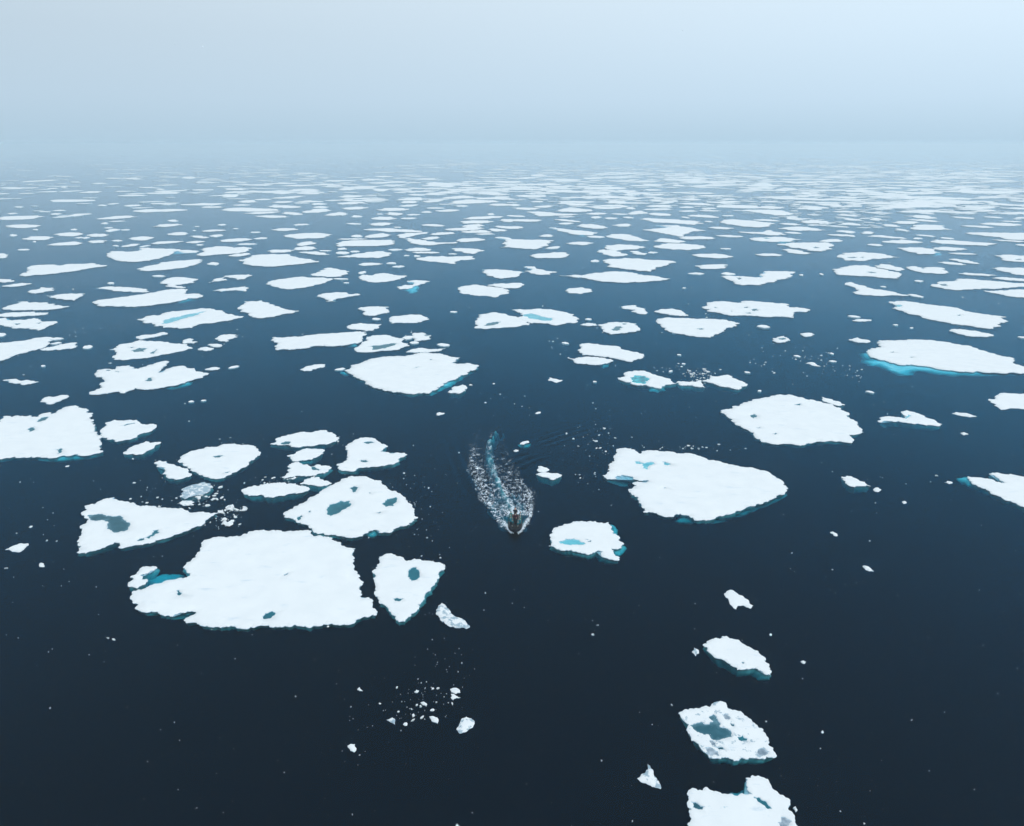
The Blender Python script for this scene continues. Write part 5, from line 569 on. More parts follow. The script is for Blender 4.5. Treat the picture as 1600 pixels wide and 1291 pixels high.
{"l":"large needle thin ice floe close behind the straight far slab","k":0,"f":0.23,"o":[[-107.5,460.5],[-105,464],[-101.5,464],[-98.5,464.5],[-96.5,465],[-93,464],[-89,462],[-92,459],[-95,458],[-97,458],[-101.5,458],[-104.5,459]]},
{"l":"medium needle thin ice floe some way behind and right of the boat shaped far floe","k":0,"f":0.29,"o":[[-287.5,701.5],[-287,709],[-285,713.5],[-280,711.5],[-277,714],[-272.5,711.5],[-265.5,703.5],[-267.5,698],[-270.5,696],[-273,696],[-277.5,695],[-281.5,696.5]]},
{"l":"medium thin ice floe touching the boat shaped far floe","k":0,"f":0.31,"o":[[-182,408.5],[-181,410],[-179,410.5],[-177.5,411],[-175.5,409],[-174,409],[-170,404.5],[-171,402.5],[-172.5,402],[-174.5,402],[-176,403],[-179,405]]},
{"l":"medium needle thin ice floe some way behind and left of the blunt far floe","k":0,"f":0.26,"o":[[-656,1296],[-663.5,1324.5],[-657.5,1326.5],[-653.5,1329.5],[-646.5,1328.5],[-634.5,1315],[-609,1276],[-610.5,1266],[-613.5,1259.5],[-620,1262],[-632,1271.5],[-641.5,1278.5]]},
{"l":"medium needle thin ice floe some way behind and left of the wing shaped far floe","k":0,"f":0.25,"o":[[-366.5,984],[-368,1001],[-367,1012.5],[-364.5,1013],[-360,1013],[-355,1016],[-344.5,996],[-344.5,981],[-345.5,975],[-349.5,970.5],[-352.5,970.5],[-359.5,975.5]]},
{"l":"medium needle thin ice floe some way behind and left of the boat shaped far floe","k":0,"f":0.25,"o":[[-517.5,917.5],[-521.5,934.5],[-524,946],[-521.5,948.5],[-514,945],[-510.5,947.5],[-498,932],[-496,918.5],[-498.5,916],[-502.5,916],[-505.5,912.5],[-511,913.5]]},
{"l":"medium needle thin ice floe some way behind and right of the drooping far floe","k":0,"f":0.26,"o":[[116.5,815.5],[122.5,827.5],[125.5,829],[130,831],[135,835],[137,830.5],[139,815.5],[132.5,805],[130,805.5],[125,805],[123,805],[119.5,809]]},
{"l":"medium thin ice floe close behind the blunt far floe","k":0,"f":0.21,"o":[[-193.5,444.5],[-193,448.5],[-192,450],[-190.5,452],[-189,452],[-187.5,452],[-184,450],[-184,445.5],[-185.5,444],[-186,441],[-188.5,441],[-191,443]]},
{"l":"medium needle thin ice floe some way behind the drooping far floe","k":0,"f":0.27,"o":[[20,707.5],[23.5,714],[26,717],[30.5,722],[32.5,722],[36,719.5],[38.5,714],[35.5,704],[32.5,699.5],[28.5,697.5],[26,698.5],[22.5,700.5]]},
{"l":"medium thin ice floe some way behind and left of the wing shaped far floe","k":0,"f":0.34,"o":[[-328.5,937.5],[-328.5,951.5],[-328,956.5],[-325,960.5],[-320.5,958],[-310,943.5],[-300,922.5],[-302.5,916.5],[-306,917],[-311,919],[-314.5,920],[-320.5,927]]},
{"l":"medium thin ice floe touching the thick far slab","k":0,"f":0.26,"o":[[17,477],[18.5,481.5],[20.5,482.5],[22.5,486],[24,485.5],[25.5,483],[26.5,477],[25,473.5],[23.5,472],[22,472.5],[20,472],[18,473.5]]},
{"l":"medium needle thin ice floe some way behind the wide feathered floe","k":0,"f":0.3,"o":[[-241,765.5],[-238.5,771],[-237,775.5],[-232.5,778.5],[-229.5,779.5],[-225,776.5],[-220.5,771],[-220.5,761.5],[-224,757],[-227,754],[-230,754.5],[-235,757.5]]},
{"l":"long grey ice lump right of the shield shaped floe","k":1,"f":0.24,"o":[[-9.55,78.3],[-9,79.85],[-8.25,78.7],[-7.15,77.05],[-5.55,75.65],[-5.1,74.85],[-5.5,74.45],[-6.95,74.75],[-8.25,75.65],[-9.05,76.85]],"w":0.45},
{"l":"fish tail ice lump, topmost of the front right column","k":1,"f":0.16,"o":[[27.55,81.8],[28.65,82.8],[29.4,81.7],[30.3,80.5],[30.6,79.25],[30.1,78.6],[29.35,79.3],[28.7,79.25],[28.2,78.4],[27.85,79.25],[27.8,80.5]],"w":0.1},
{"l":"small grey triangular ice lump at bottom, left of the patchy floe","k":1,"f":0.17,"o":[[11.55,52.2],[12.2,52.75],[12.8,53.85],[13.05,53.3],[13.15,52.55],[13.5,51.85],[13.5,51],[13.1,51.15],[12.5,51.45],[11.95,51.7]],"w":0.5},
{"l":"round grey ice lump in the dark foreground","k":1,"f":0.13,"o":[[-5.55,58.2],[-5.25,59.1],[-5.05,59.75],[-4.65,60],[-4.15,59.75],[-3.8,59.2],[-4.1,58.4],[-4.7,57.85],[-5.25,57.75]],"w":0.55},
{"l":"small pointed ice piece alone near the left edge","k":1,"f":0.22,"o":[[-73.1,92.9],[-72.7,93.85],[-71.8,94.7],[-70.95,94.7],[-70.5,93.55],[-70.65,92.2],[-71.75,92.35]]},
{"l":"thin lens of ice below the angular right edge floe","k":1,"f":0.24,"o":[[95.5,150.1],[96.9,150.9],[98.8,150.3],[99.8,148.1],[98,147.6],[96.2,148.9]]},
{"l":"small wet ice piece under the grey half melted floe","k":1,"f":0.14,"o":[[-54.3,107.5],[-54.05,108.5],[-52.8,108.55],[-51.9,108.05],[-52.05,107.1],[-53,106.65]],"w":0.4},
{"l":"snowy lump at lower left of the foreground crumbs","k":1,"f":0.1,"o":[[-16,56.1],[-15.75,56.35],[-15.3,56.3],[-15.05,55.75],[-15.2,55.3],[-15.6,55.5]],"w":0.2},
{"l":"triangular ice chip behind the flat little floe right of the wake","k":1,"f":0.15,"o":[[4.75,122.15],[5.35,122.25],[6.75,120.55],[5.75,119.6],[4.8,119.75]]},
{"l":"small four cornered ice slab alone behind the boat","k":1,"f":0.19,"o":[[8.9,173.7],[9.4,176.2],[12.6,174],[10.9,171.8]]},
{"l":"small ice shard left of the spindle floe","k":1,"f":0.17,"o":[[20.7,70.15],[21.15,70.95],[21.5,70.65],[21.5,69.95],[21,69.45]],"w":0.3},
{"l":"ragged ice chip left of the round grey lump","k":1,"f":0.16,"o":[[-8.45,60],[-7.95,60],[-7.45,59.5],[-7.5,59],[-7.95,59.25]]},
{"l":"cluster piece of bright ice above the round grey lump","k":1,"f":0.11,"o":[[-6.65,64.05],[-5.8,64.1],[-5.5,63.5],[-6,63.3]]},
{"l":"ice tip cut by the bottom edge of the picture","k":1,"f":0.1,"o":[[-4.85,47],[-4.7,47.4],[-4.5,47.15],[-4.3,46.6],[-4.8,46.6]]},
{"l":"lower piece of the bright ice pair above the round grey lump","k":1,"f":0.1,"o":[[-6.5,63.3],[-6.05,63.15],[-5.45,62.75],[-6.2,62.35]]},
{"l":"thin dirty ice strip in open water at lower right","k":1,"f":0.12,"o":[[48.55,88.5],[49,88.65],[49.5,87.9],[49.55,87.2],[48.9,87.2],[48.65,87.9]],"w":0.3},
{"l":"dull grey slush piece in the foreground crumbs","k":1,"f":0.13,"o":[[-12.75,59.55],[-12.2,59.85],[-11.85,59.3],[-11.8,58.9],[-12.25,59.2]],"w":0.6},
{"l":"round ice ball beside the leaf shaped right floe","k":1,"f":0.11,"o":[[61.1,112.5],[61.8,113.3],[62.45,113.3],[62.5,112.5],[61.7,111.7],[61.1,111.85]]},
{"l":"small arrow tip of ice in the crumbs left of the turquoise shelf floe","k":1,"f":0.22,"o":[[78.3,188.9],[80.6,189.9],[81.2,185.9],[79.4,186.8]]},
{"l":"small ice piece ringed with turquoise right of the foam","k":1,"f":0.17,"o":[[1.5,132.6],[1.8,133.5],[3.1,134.4],[3.4,133.5],[2.4,132.3]],"g":[[[[1.1,133.8],[2.1,134.6],[3.8,134.3],[3.6,133.3],[2.5,132.6],[1.4,132.9]],"n"]]},
{"l":"little ice pebble left of the bright ice pair","k":1,"f":0.12,"o":[[-9.6,62],[-9.25,62.15],[-8.85,61.75],[-8.9,61.4],[-9.3,61.65]]},
{"l":"small oblong ice bit below the leaf shaped right floe","k":1,"f":0.11,"o":[[47.9,97.95],[48.4,98.25],[48.8,97.5],[48.45,96.75],[48.05,97.05]]},
{"l":"tiny ice lump just right of the lone pointed piece at left","k":1,"f":0.11,"o":[[-65.65,88.65],[-65.85,89.4],[-65.15,89],[-64.7,88.4],[-65.05,88.3]]},
{"l":"small ice bits floating left of the wake","k":1,"f":0.15,"o":[[-16.3,149],[-15.8,150.9],[-14.6,150.4],[-15,149.4],[-15.7,148.8]]},
{"l":"ice chip at the right of the cracked bottom floe","k":1,"f":0.11,"o":[[24.75,48.95],[25.05,49.15],[25.1,48.75],[24.85,48.55]],"w":0.3},
{"l":"tiny ice bit below the thin ice lens at right","k":1,"f":0.18,"o":[[90.7,138.5],[91.8,139],[92,137.8],[90.8,137.2]]},
{"l":"ice crumb left of the turquoise tipped right floe","k":1,"f":0.12,"o":[[74.75,115.4],[75.6,116],[76.2,115.55],[75.25,114.75]]},
{"l":"tiny three sided chip at left of the foreground crumbs","k":1,"f":0.16,"o":[[-16.6,63.95],[-16.4,64.35],[-15.95,63.75],[-16.3,63.75]]},
{"l":"ice crumb right of the spindle floe","k":1,"f":0.16,"o":[[32.6,68.5],[33,68.7],[33.25,68.45],[32.9,68.1]]},
{"l":"tiny white sliver behind the turquoise ringed piece","k":1,"f":0.13,"o":[[5,150.2],[5.6,151.1],[6.3,151.1],[6.2,150.1],[5.4,149.7]]},
{"l":"tiny ice piece left below the turquoise ringed piece","k":1,"f":0.15,"o":[[0.3,129.5],[0.65,130],[1.25,129.8],[1.3,129.2],[0.85,128.85],[0.35,129.05]]},
{"l":"small twin chip above the ice pebble in the foreground","k":1,"f":0.13,"o":[[-10.45,63.6],[-10.25,63.95],[-9.95,63.8],[-10.1,63.45]]},
{"l":"ice crumb between the leaf shaped floe and the dirty strip","k":1,"f":0.14,"o":[[63.75,108.05],[64.35,108.4],[64.4,107.85],[63.7,107.3]]},
{"l":"ice chip at right of the patchy leaf floe","k":1,"f":0.12,"o":[[30.75,57.9],[31,58.15],[31,57.8],[30.8,57.7]]},
{"l":"tiny chip above the spindle floe","k":1,"f":0.13,"o":[[30.7,73.4],[30.95,73.6],[31,73.3],[30.8,73.1]]}
]
FAR_FLOES=[
[0.22,[[-362,620],[-363.5,630],[-363.5,636],[-360,635.5],[-358,636.5],[-355,638.5],[-351,635],[-350,627.5],[-350.5,624],[-353,621.5],[-355.5,619.5],[-357,618]]],
[0.3,[[-196.5,1173],[-192.5,1186.5],[-187,1203],[-182,1206.5],[-176.5,1203],[-167.5,1198.5],[-158.5,1173],[-164,1157],[-168.5,1156],[-176.5,1158],[-181.5,1158.5],[-189.5,1165]]],
[0.31,[[-94,398],[-94,402.5],[-93,404.5],[-91.5,404],[-90,403.5],[-88.5,402.5],[-87,400],[-87,396.5],[-88.5,394.5],[-89.5,394],[-90.5,395],[-92,395.5]]],
[0.29,[[32,1430.5],[38.5,1455.5],[44.5,1477],[50.5,1484],[56,1484],[59.5,1467.5],[65,1430.5],[58.5,1396],[53,1390.5],[47.5,1386.5],[42,1384],[35.5,1408.5]]],
[0.27,[[94,332.5],[95.5,334.5],[97,336],[98,336],[98.5,334.5],[99.5,333.5],[100,330.5],[98.5,329],[97,328.5],[96,328],[95,330],[94.5,330.5]]],
[0.27,[[86.5,891],[92.5,906],[97,910],[102,908.5],[107,908.5],[109.5,910],[113,897],[107.5,887],[103.5,883],[99,881.5],[94,879.5],[90,883.5]]],
[0.29,[[214,591.5],[219,599],[221.5,602],[223.5,599],[225.5,598],[227,595],[227.5,589],[224,585.5],[220.5,584],[218.5,583.5],[215.5,584],[214.5,586]]],
[0.33,[[-19.5,811.5],[-14.5,818.5],[-11,821],[-8,821.5],[-3.5,821.5],[0,817],[4.5,806.5],[1,800.5],[-2.5,796.5],[-6.5,799],[-10.5,797.5],[-15,801.5]]],
[0.22,[[-106,714.5],[-104.5,722.5],[-101,727.5],[-99,731.5],[-96.5,732.5],[-93,736],[-90,734],[-91.5,718],[-93.5,708.5],[-96.5,708.5],[-98.5,708.5],[-102.5,709]]],
[0.21,[[127,878],[132.5,894.5],[136.5,898],[140.5,898],[144,895.5],[147.5,895.5],[149,884],[143,870.5],[140.5,871],[135.5,863.5],[132.5,863.5],[128,867]]],
[0.3,[[-33,215.6],[-32.6,216.9],[-32.2,217.4],[-31.5,217.9],[-31.1,217.8],[-30.3,217.8],[-29.7,216.4],[-30.1,214.8],[-30.6,214.1],[-31.1,213.9],[-31.6,213.7],[-32.1,214.3]]],
[0.33,[[47,473.5],[49,475.5],[51.5,477],[53,477],[54.5,476],[56.5,474],[58,469],[56,467],[54,466],[51.5,467],[50.5,467],[48.5,468.5]]],
[0.27,[[406.5,637.5],[413,641.5],[416,642],[420,641.5],[422,640],[424.5,640],[424,632.5],[417,628],[415,627.5],[411,628],[409,630.5],[406.5,631]]],
[0.26,[[-21.9,208.2],[-21.2,208.8],[-20.8,209.2],[-20.2,209.1],[-19.3,208.5],[-18.6,208.3],[-18,207.1],[-18.5,206],[-19.3,205.9],[-19.8,205.8],[-20.3,206.1],[-21.1,206.8]]],
[0.21,[[-122.9,204.2],[-123.6,206.5],[-123.2,206.6],[-122.8,206.7],[-122.8,207.4],[-121.9,206.9],[-120.9,206],[-120.4,204],[-120.7,203.8],[-121.1,203.4],[-121.5,203.3],[-122.2,203.6]]],
[0.23,[[217,505],[220,508],[223,509],[225,508],[226.5,506.5],[227.5,503.5],[227.5,498.5],[224.5,496.5],[221.5,496.5],[220.5,497.5],[219,497.5],[217.5,500]]],
[0.24,[[-272.5,505],[-273.5,509.5],[-274.5,514.5],[-274,517.5],[-274,519.5],[-271,517.5],[-268,515],[-266,508],[-266.5,505],[-266.5,503],[-266.5,499],[-268.5,500]]],
[0.28,[[18.5,418],[20.5,421.5],[22,423.5],[23.5,425],[24.5,426],[26.5,426.5],[27.5,424.5],[26,419],[24.5,416],[23,415.5],[21.5,415],[20,416]]],
[0.24,[[153.5,284],[155,284.5],[156,284],[156.5,283.5],[156.5,282],[157,281],[157,278.5],[155.5,277.5],[155,278.5],[154.5,279],[153.5,280],[153.5,281.5]]],
[0.23,[[209.5,772],[215.5,779.5],[219,779.5],[223,781.5],[227.5,781.5],[229,776.5],[230.5,769],[225.5,762.5],[220.5,760],[218.5,760.5],[214.5,761],[211,762]]],
[0.33,[[78.2,230.4],[79.1,231.4],[80.2,232.2],[81,231.9],[81.7,231.5],[81.8,230.6],[82.2,229.3],[81.3,228.5],[80.5,228.2],[79.7,228.4],[79.1,229.1],[78.6,229.5]]],
[0.24,[[222,539.5],[226.5,540.5],[229.5,541],[231.5,540],[233,537.5],[235.5,534],[236,528.5],[233.5,527.5],[229.5,529.5],[227,530.5],[225.5,533],[223.5,535.5]]],
[0.3,[[-565.5,1316],[-577,1356],[-578,1367.5],[-578.5,1383],[-569.5,1372],[-558,1357.5],[-546.5,1337.5],[-538,1306],[-536.5,1290],[-538.5,1286.5],[-548,1297.5],[-555.5,1303]]],
[0.26,[[-160.5,1276],[-156.5,1298],[-153.5,1307.5],[-147.5,1314.5],[-138.5,1304],[-134,1307],[-126,1284],[-129.5,1265],[-136.5,1257],[-141.5,1254],[-145.5,1251.5],[-151,1254.5]]],
[0.32,[[322,681.5],[329.5,691],[333,693.5],[333.5,690.5],[336.5,690],[339,687.5],[338.5,681.5],[333,675.5],[329,673],[325,670.5],[323,673],[322,676]]],
[0.28,[[275.5,655.5],[279.5,658.5],[285,661],[288.5,661.5],[291.5,660],[294.5,658],[295,653],[290,648.5],[286,647],[283.5,648],[278.5,648],[277,649.5]]],
[0.24,[[504,834],[514,841],[519,842],[522,841.5],[527,841.5],[527,833.5],[526,825.5],[518.5,820],[515,820.5],[509.5,819.5],[507,822.5],[504.5,829]]],
[0.23,[[-43,1184],[-36.5,1200.5],[-32.5,1202],[-25,1218.5],[-19,1217],[-13,1213.5],[-5,1194.5],[-11,1177.5],[-19,1174.5],[-25,1169],[-31.5,1171],[-37.5,1175.5]]],
[0.2,[[-148.5,361.5],[-148,364],[-148.5,366.5],[-147.5,367],[-146,366],[-144.5,365],[-143,362.5],[-142.5,359.5],[-142.5,356.5],[-144,358],[-145.5,358.5],[-146,358.5]]],
[0.19,[[-157.4,219.3],[-158.1,221.3],[-158.1,221.8],[-157.5,221.9],[-157,221.8],[-156.3,221.5],[-155.1,220.3],[-154.7,219],[-154.5,217.8],[-154.9,217.7],[-155.1,217.5],[-155.9,217.7]]],
[0.25,[[243.5,552],[247,555.5],[249,556],[251.5,556.5],[252,553.5],[253,550.5],[252,544],[249,541],[247,541],[245,541],[243.5,542],[243,546.5]]],
[0.22,[[-192,477.5],[-191.5,481.5],[-191.5,482.5],[-190,484],[-189,484.5],[-187.5,485],[-185,481.5],[-184,476],[-184.5,473.5],[-184.5,469.5],[-186.5,471],[-189,473]]],
[0.25,[[120,1296],[128.5,1331],[135.5,1331],[140,1340],[146.5,1332.5],[151.5,1328],[154,1308.5],[147.5,1291.5],[139.5,1280],[133,1275.5],[129,1273],[122.5,1279.5]]],
[0.25,[[-365.5,717],[-366,722.5],[-365.5,730],[-363,729.5],[-362,733],[-357.5,731.5],[-352.5,727],[-350.5,717.5],[-351.5,713.5],[-354.5,712],[-355.5,709.5],[-359.5,711]]],
[0.31,[[43.5,747],[47.5,754.5],[50.5,757.5],[53.5,759],[57.5,759.5],[59.5,755],[62.5,747],[59,739],[55.5,736.5],[52,739],[49,740],[47,740.5]]],
[0.22,[[206,435],[208,436.5],[210.5,438],[212,437],[213.5,436.5],[214,435.5],[213.5,431],[211,428.5],[209,427.5],[208,429],[207,430.5],[206,432]]],
[0.34,[[-343.5,910],[-345,923.5],[-344.5,933.5],[-342,939],[-341.5,944],[-336,943],[-327,926.5],[-326,915.5],[-328.5,910.5],[-332,907.5],[-335,907.5],[-338.5,907]]],
[0.27,[[-159.5,434.5],[-159,437.5],[-157,439],[-156,440.5],[-153,439],[-151,439],[-148.5,436.5],[-150,434],[-151.5,433.5],[-152.5,432.5],[-155,433],[-157.5,433]]],
[0.28,[[276.5,585],[280.5,591],[285,596.5],[287.5,598.5],[287,595.5],[287.5,592.5],[285.5,585],[282,579.5],[277.5,574],[277,575.5],[275.5,577.5],[275,579]]],
[0.27,[[79,332.5],[80.5,334],[82,334.5],[83.5,335.5],[84.5,334.5],[85.5,334.5],[86.5,332],[85,330.5],[83.5,329.5],[82,330.5],[81,330.5],[80,331.5]]],
[0.32,[[241,552.5],[245.5,558.5],[246.5,558.5],[249.5,560],[250.5,558],[251.5,559],[250,550.5],[246.5,546.5],[244,544],[242.5,543.5],[240.5,544.5],[240,548]]],
[0.28,[[421.5,694],[428.5,701.5],[431.5,702],[435,702.5],[437.5,701.5],[437.5,696.5],[437,691.5],[431,686],[426.5,685],[424,684.5],[422,684.5],[420,686]]],
[0.27,[[257.5,585],[263,592.5],[264.5,590.5],[266.5,589.5],[267.5,587.5],[268.5,585],[267.5,579],[264,575.5],[262,575.5],[260,576],[258,576],[257.5,580.5]]],
[0.3,[[266.5,624],[271,627.5],[274,630],[276.5,628.5],[278.5,627],[280.5,625],[280.5,619.5],[275.5,614.5],[272.5,613.5],[270,614],[268.5,616.5],[267,618.5]]],
[0.32,[[-101.5,473.5],[-101.5,479],[-101,481.5],[-99.5,482.5],[-98.5,482],[-97,482],[-94,473.5],[-94.5,470],[-95.5,469.5],[-96.5,469],[-98.5,469.5],[-100,471.5]]],
[0.26,[[-145,629.5],[-145.5,638.5],[-145,645.5],[-143.5,646],[-142.5,644.5],[-141,645],[-137,634.5],[-136,624],[-137,620.5],[-138.5,618.5],[-140.5,620.5],[-142.5,623.5]]],
[0.3,[[563,969.5],[576,985],[583,992],[585.5,990],[584,982.5],[585,978],[581,964.5],[566.5,946],[565,948.5],[561.5,948],[561,953.5],[558.5,954.5]]],
[0.33,[[165.5,971],[172,986.5],[176,987],[182,990.5],[184,984],[188,982.5],[190,971],[184,960],[179,956.5],[174.5,955.5],[171.5,954.5],[168.5,961.5]]],
[0.27,[[-79,984],[-73,991],[-69,994.5],[-63.5,997],[-55,994.5],[-50.5,994],[-44.5,984],[-49,974],[-55.5,970],[-59.5,973.5],[-65.5,972.5],[-74,978.5]]],
[0.23,[[-4.5,615],[-2,622],[0,621],[2.5,620],[5,620],[8.5,616.5],[10.5,610.5],[8.5,606],[5.5,606.5],[3,607],[1,609],[-2,611]]],
[0.23,[[438,1002],[444.5,1003],[447.5,998.5],[450.5,992],[450,981],[450.5,970.5],[449,954],[444.5,953],[439,956],[437.5,961],[438,973],[437.5,990]]],
[0.3,[[-137.9,213.7],[-137.9,215],[-137.5,215.6],[-137.2,216],[-136.4,215.8],[-135.3,215.5],[-134.4,215],[-134.6,213.9],[-134.9,213.6],[-135.5,213.4],[-136.1,213.1],[-136.9,213.2]]],
[0.29,[[258.5,482.5],[261,483],[264,483],[265,481],[266.5,479.5],[267,477],[266.5,472.5],[263.5,471.5],[262.5,472.5],[261.5,474.5],[259.5,476.5],[258.5,479]]],
[0.33,[[-194,737],[-194.5,746],[-192.5,751.5],[-190.5,753],[-187.5,751],[-183.5,746],[-179,739.5],[-180.5,732.5],[-182,731.5],[-184,729.5],[-187.5,729.5],[-189,728]]],
[0.32,[[33.5,554],[35.5,557],[38,559],[40,560],[42,560.5],[43.5,560],[45.5,555.5],[42.5,550],[41.5,548],[38.5,546],[37,547.5],[35,548.5]]],
[0.23,[[144.5,661],[148.5,665.5],[152,667],[154.5,668.5],[158,668.5],[159.5,667],[161.5,661],[158,657],[154.5,654],[151.5,653.5],[148.5,653],[146.5,655]]],
[0.23,[[-182.5,699.5],[-183,708.5],[-181.5,714],[-179,713.5],[-177,714],[-173.5,710],[-170,704.5],[-170.5,695.5],[-172.5,693.5],[-174,692],[-177,694],[-179,695]]],
[0.24,[[179,495.5],[182,498],[184.5,499.5],[186.5,499],[187.5,499],[188.5,496.5],[189,491],[186,489],[184,489],[182,489.5],[181,491],[180,492.5]]],
[0.23,[[473.5,822],[480,827.5],[487,832],[489,830],[490,825],[492.5,824],[490,812],[484.5,809],[479.5,808.5],[476.5,807.5],[474,808.5],[473,814.5]]],
[0.3,[[371,642.5],[374.5,643.5],[379,644],[381.5,642.5],[384,642],[386.5,639.5],[386,632.5],[382,630],[378.5,631],[376,633],[373,634],[372,637.5]]],
[0.32,[[-5,726.5],[-3.5,732.5],[-0.5,737.5],[1.5,740.5],[3.5,740],[6.5,734.5],[8.5,726.5],[5.5,716],[3.5,715.5],[1,713.5],[-0.5,718],[-2.5,720]]],
[0.33,[[-120,876.5],[-117.5,885.5],[-115.5,892],[-111,891],[-107.5,888],[-104.5,883],[-99,867],[-101.5,862.5],[-105.5,862],[-109,863.5],[-112,864.5],[-116,869]]],
[0.24,[[-24,487.5],[-22,489.5],[-19.5,490.5],[-18,491],[-15.5,492],[-13.5,491],[-11,487.5],[-13,485.5],[-15,484.5],[-17,484],[-19.5,483],[-21.5,484.5]]],
[0.32,[[-293.5,1218],[-293.5,1236.5],[-289,1239],[-285,1239],[-280,1237.5],[-277.5,1239],[-265.5,1207],[-266,1188],[-268.5,1184],[-274,1187],[-277.5,1189.5],[-283.5,1198]]],
[0.26,[[377.5,608],[381,610],[384.5,610],[386.5,609],[388,608],[388,604],[386.5,597],[383,595],[381,595.5],[379,597.5],[378,601],[377,604]]],
[0.3,[[-269.5,799],[-269.5,807],[-266.5,810.5],[-266,815.5],[-261.5,812.5],[-257.5,811],[-251.5,802],[-253,795],[-255,793.5],[-259,793],[-260.5,792],[-265.5,794]]],
[0.21,[[487.5,1015],[495,1022],[504,1028],[508.5,1027.5],[511.5,1025],[513.5,1018],[514,1010],[507,1003.5],[500,1001],[492.5,997],[489,1000],[487,1002.5]]],
[0.32,[[163.5,666],[167.5,668],[170.5,669.5],[174.5,669.5],[176.5,667.5],[180,665],[181.5,660.5],[177.5,658],[173.5,656],[171.5,656.5],[167.5,658.5],[165,660]]],
[0.24,[[153.5,701.5],[156,705.5],[159,707.5],[162.5,711],[164.5,709],[167,708.5],[167.5,699.5],[164,694],[161.5,692.5],[158,691],[156.5,691.5],[154,695]]],
[0.25,[[-68.5,411.5],[-67.5,414],[-66,415.5],[-65,415.5],[-64,416],[-62.5,415],[-60.5,413.5],[-61.5,410.5],[-63,408.5],[-64,408.5],[-65.5,408],[-66.5,409.5]]],
[0.28,[[-193.5,786.5],[-190.5,792.5],[-187.5,796.5],[-184.5,797.5],[-179.5,796.5],[-175,795.5],[-171,791],[-173,785.5],[-176,780.5],[-181,782],[-185,780],[-189.5,782.5]]],
[0.29,[[-78.5,691.5],[-75.5,697.5],[-72.5,700],[-70.5,699.5],[-66.5,698.5],[-63.5,696.5],[-60.5,691.5],[-63,688],[-65,685.5],[-69,686],[-72.5,685.5],[-75,686.5]]],
[0.2,[[-87,592.5],[-85.5,600],[-84,599.5],[-81.5,600.5],[-79.5,601],[-77,599.5],[-74.5,597],[-76.5,592.5],[-77.5,589.5],[-80,587.5],[-82,588],[-84.5,589]]],
[0.25,[[-157,543.5],[-156.5,548.5],[-156,551.5],[-154,551.5],[-151.5,552],[-149,551],[-146.5,547],[-148,543.5],[-149,543],[-151,541.5],[-153,541],[-155,540]]],
[0.26,[[-159,461.5],[-158.5,464.5],[-157.5,467],[-157,469],[-155.5,469],[-153.5,468.5],[-151.5,465.5],[-151.5,462],[-152.5,460.5],[-154,460.5],[-155,459.5],[-156.5,459.5]]],
[0.27,[[15,897],[19,906.5],[22,913],[25,918.5],[28.5,922.5],[31.5,922.5],[34.5,911],[31,899],[27.5,894.5],[25,889],[21.5,887.5],[17.5,891.5]]],
[0.23,[[369,572.5],[373.5,575],[376,575.5],[378.5,574],[380.5,573],[382.5,572.5],[382.5,568],[377.5,565],[374,564.5],[373,567],[371.5,567.5],[370,569.5]]],
[0.28,[[226,1089],[232.5,1102.5],[237,1104],[237.5,1096.5],[240,1093],[242,1082.5],[240,1060.5],[235.5,1053],[231.5,1051.5],[229,1059],[226.5,1058],[225,1067]]],
[0.33,[[-159,326],[-158.5,327],[-157.5,327.5],[-157,328],[-155.5,327.5],[-154.5,327],[-152.5,325],[-153,324],[-153.5,323],[-154.5,323.5],[-155.5,323.5],[-157,324]]],
[0.25,[[-552.5,932],[-554,945],[-552,951.5],[-549,957],[-546,958.5],[-542.5,962],[-535.5,960.5],[-536,951.5],[-537.5,944],[-539,937.5],[-542.5,932],[-546,930]]],
[0.19,[[-73.9,184],[-73.8,184.9],[-73.5,185.8],[-73.2,185.9],[-72.8,186.2],[-72.5,186.4],[-71.7,186],[-71.8,184.8],[-72.2,184.4],[-72.5,184],[-72.9,183.9],[-73.5,183.7]]],
[0.22,[[-129,608],[-129.5,616.5],[-128.5,620],[-126,618],[-125,619],[-122.5,615.5],[-120,608],[-120.5,604.5],[-121.5,603],[-123.5,602],[-124.5,601.5],[-126.5,603.5]]],
[0.17,[[-45.9,182.6],[-45.6,183.4],[-45.3,183.6],[-44.8,184],[-44.3,184.4],[-43.9,184.3],[-43.3,183.7],[-43.6,182.9],[-43.9,182.3],[-44.4,182.1],[-44.8,182.2],[-45.3,182.2]]],
[0.29,[[-244.5,1378],[-242,1400.5],[-238.5,1408.5],[-232.5,1407],[-227,1405.5],[-219.5,1399.5],[-213.5,1387],[-216,1363],[-219,1356],[-224.5,1355.5],[-228.5,1352],[-235.5,1359]]],
[0.22,[[254,781],[259.5,786.5],[261.5,785.5],[264.5,782],[267,781],[269,776],[270,769.5],[265.5,766.5],[261,765],[259.5,765.5],[256.5,770],[255,775.5]]],
[0.32,[[-364.5,600.5],[-364.5,606],[-364,608.5],[-362,610.5],[-360,611],[-358,612],[-353.5,609.5],[-354,604.5],[-355,601.5],[-355.5,599.5],[-359,600.5],[-361,599]]],
[0.33,[[63,602],[65.5,609.5],[67,611],[68.5,611.5],[69.5,610.5],[70.5,606.5],[71.5,602],[69,596],[68,594.5],[66,593.5],[64.5,591.5],[64,593.5]]],
[0.33,[[263,518],[265.5,519.5],[266,517.5],[267,515],[267,512.5],[266.5,508],[265.5,503],[262.5,501.5],[262.5,504],[262,506],[262,508.5],[262,513]]],
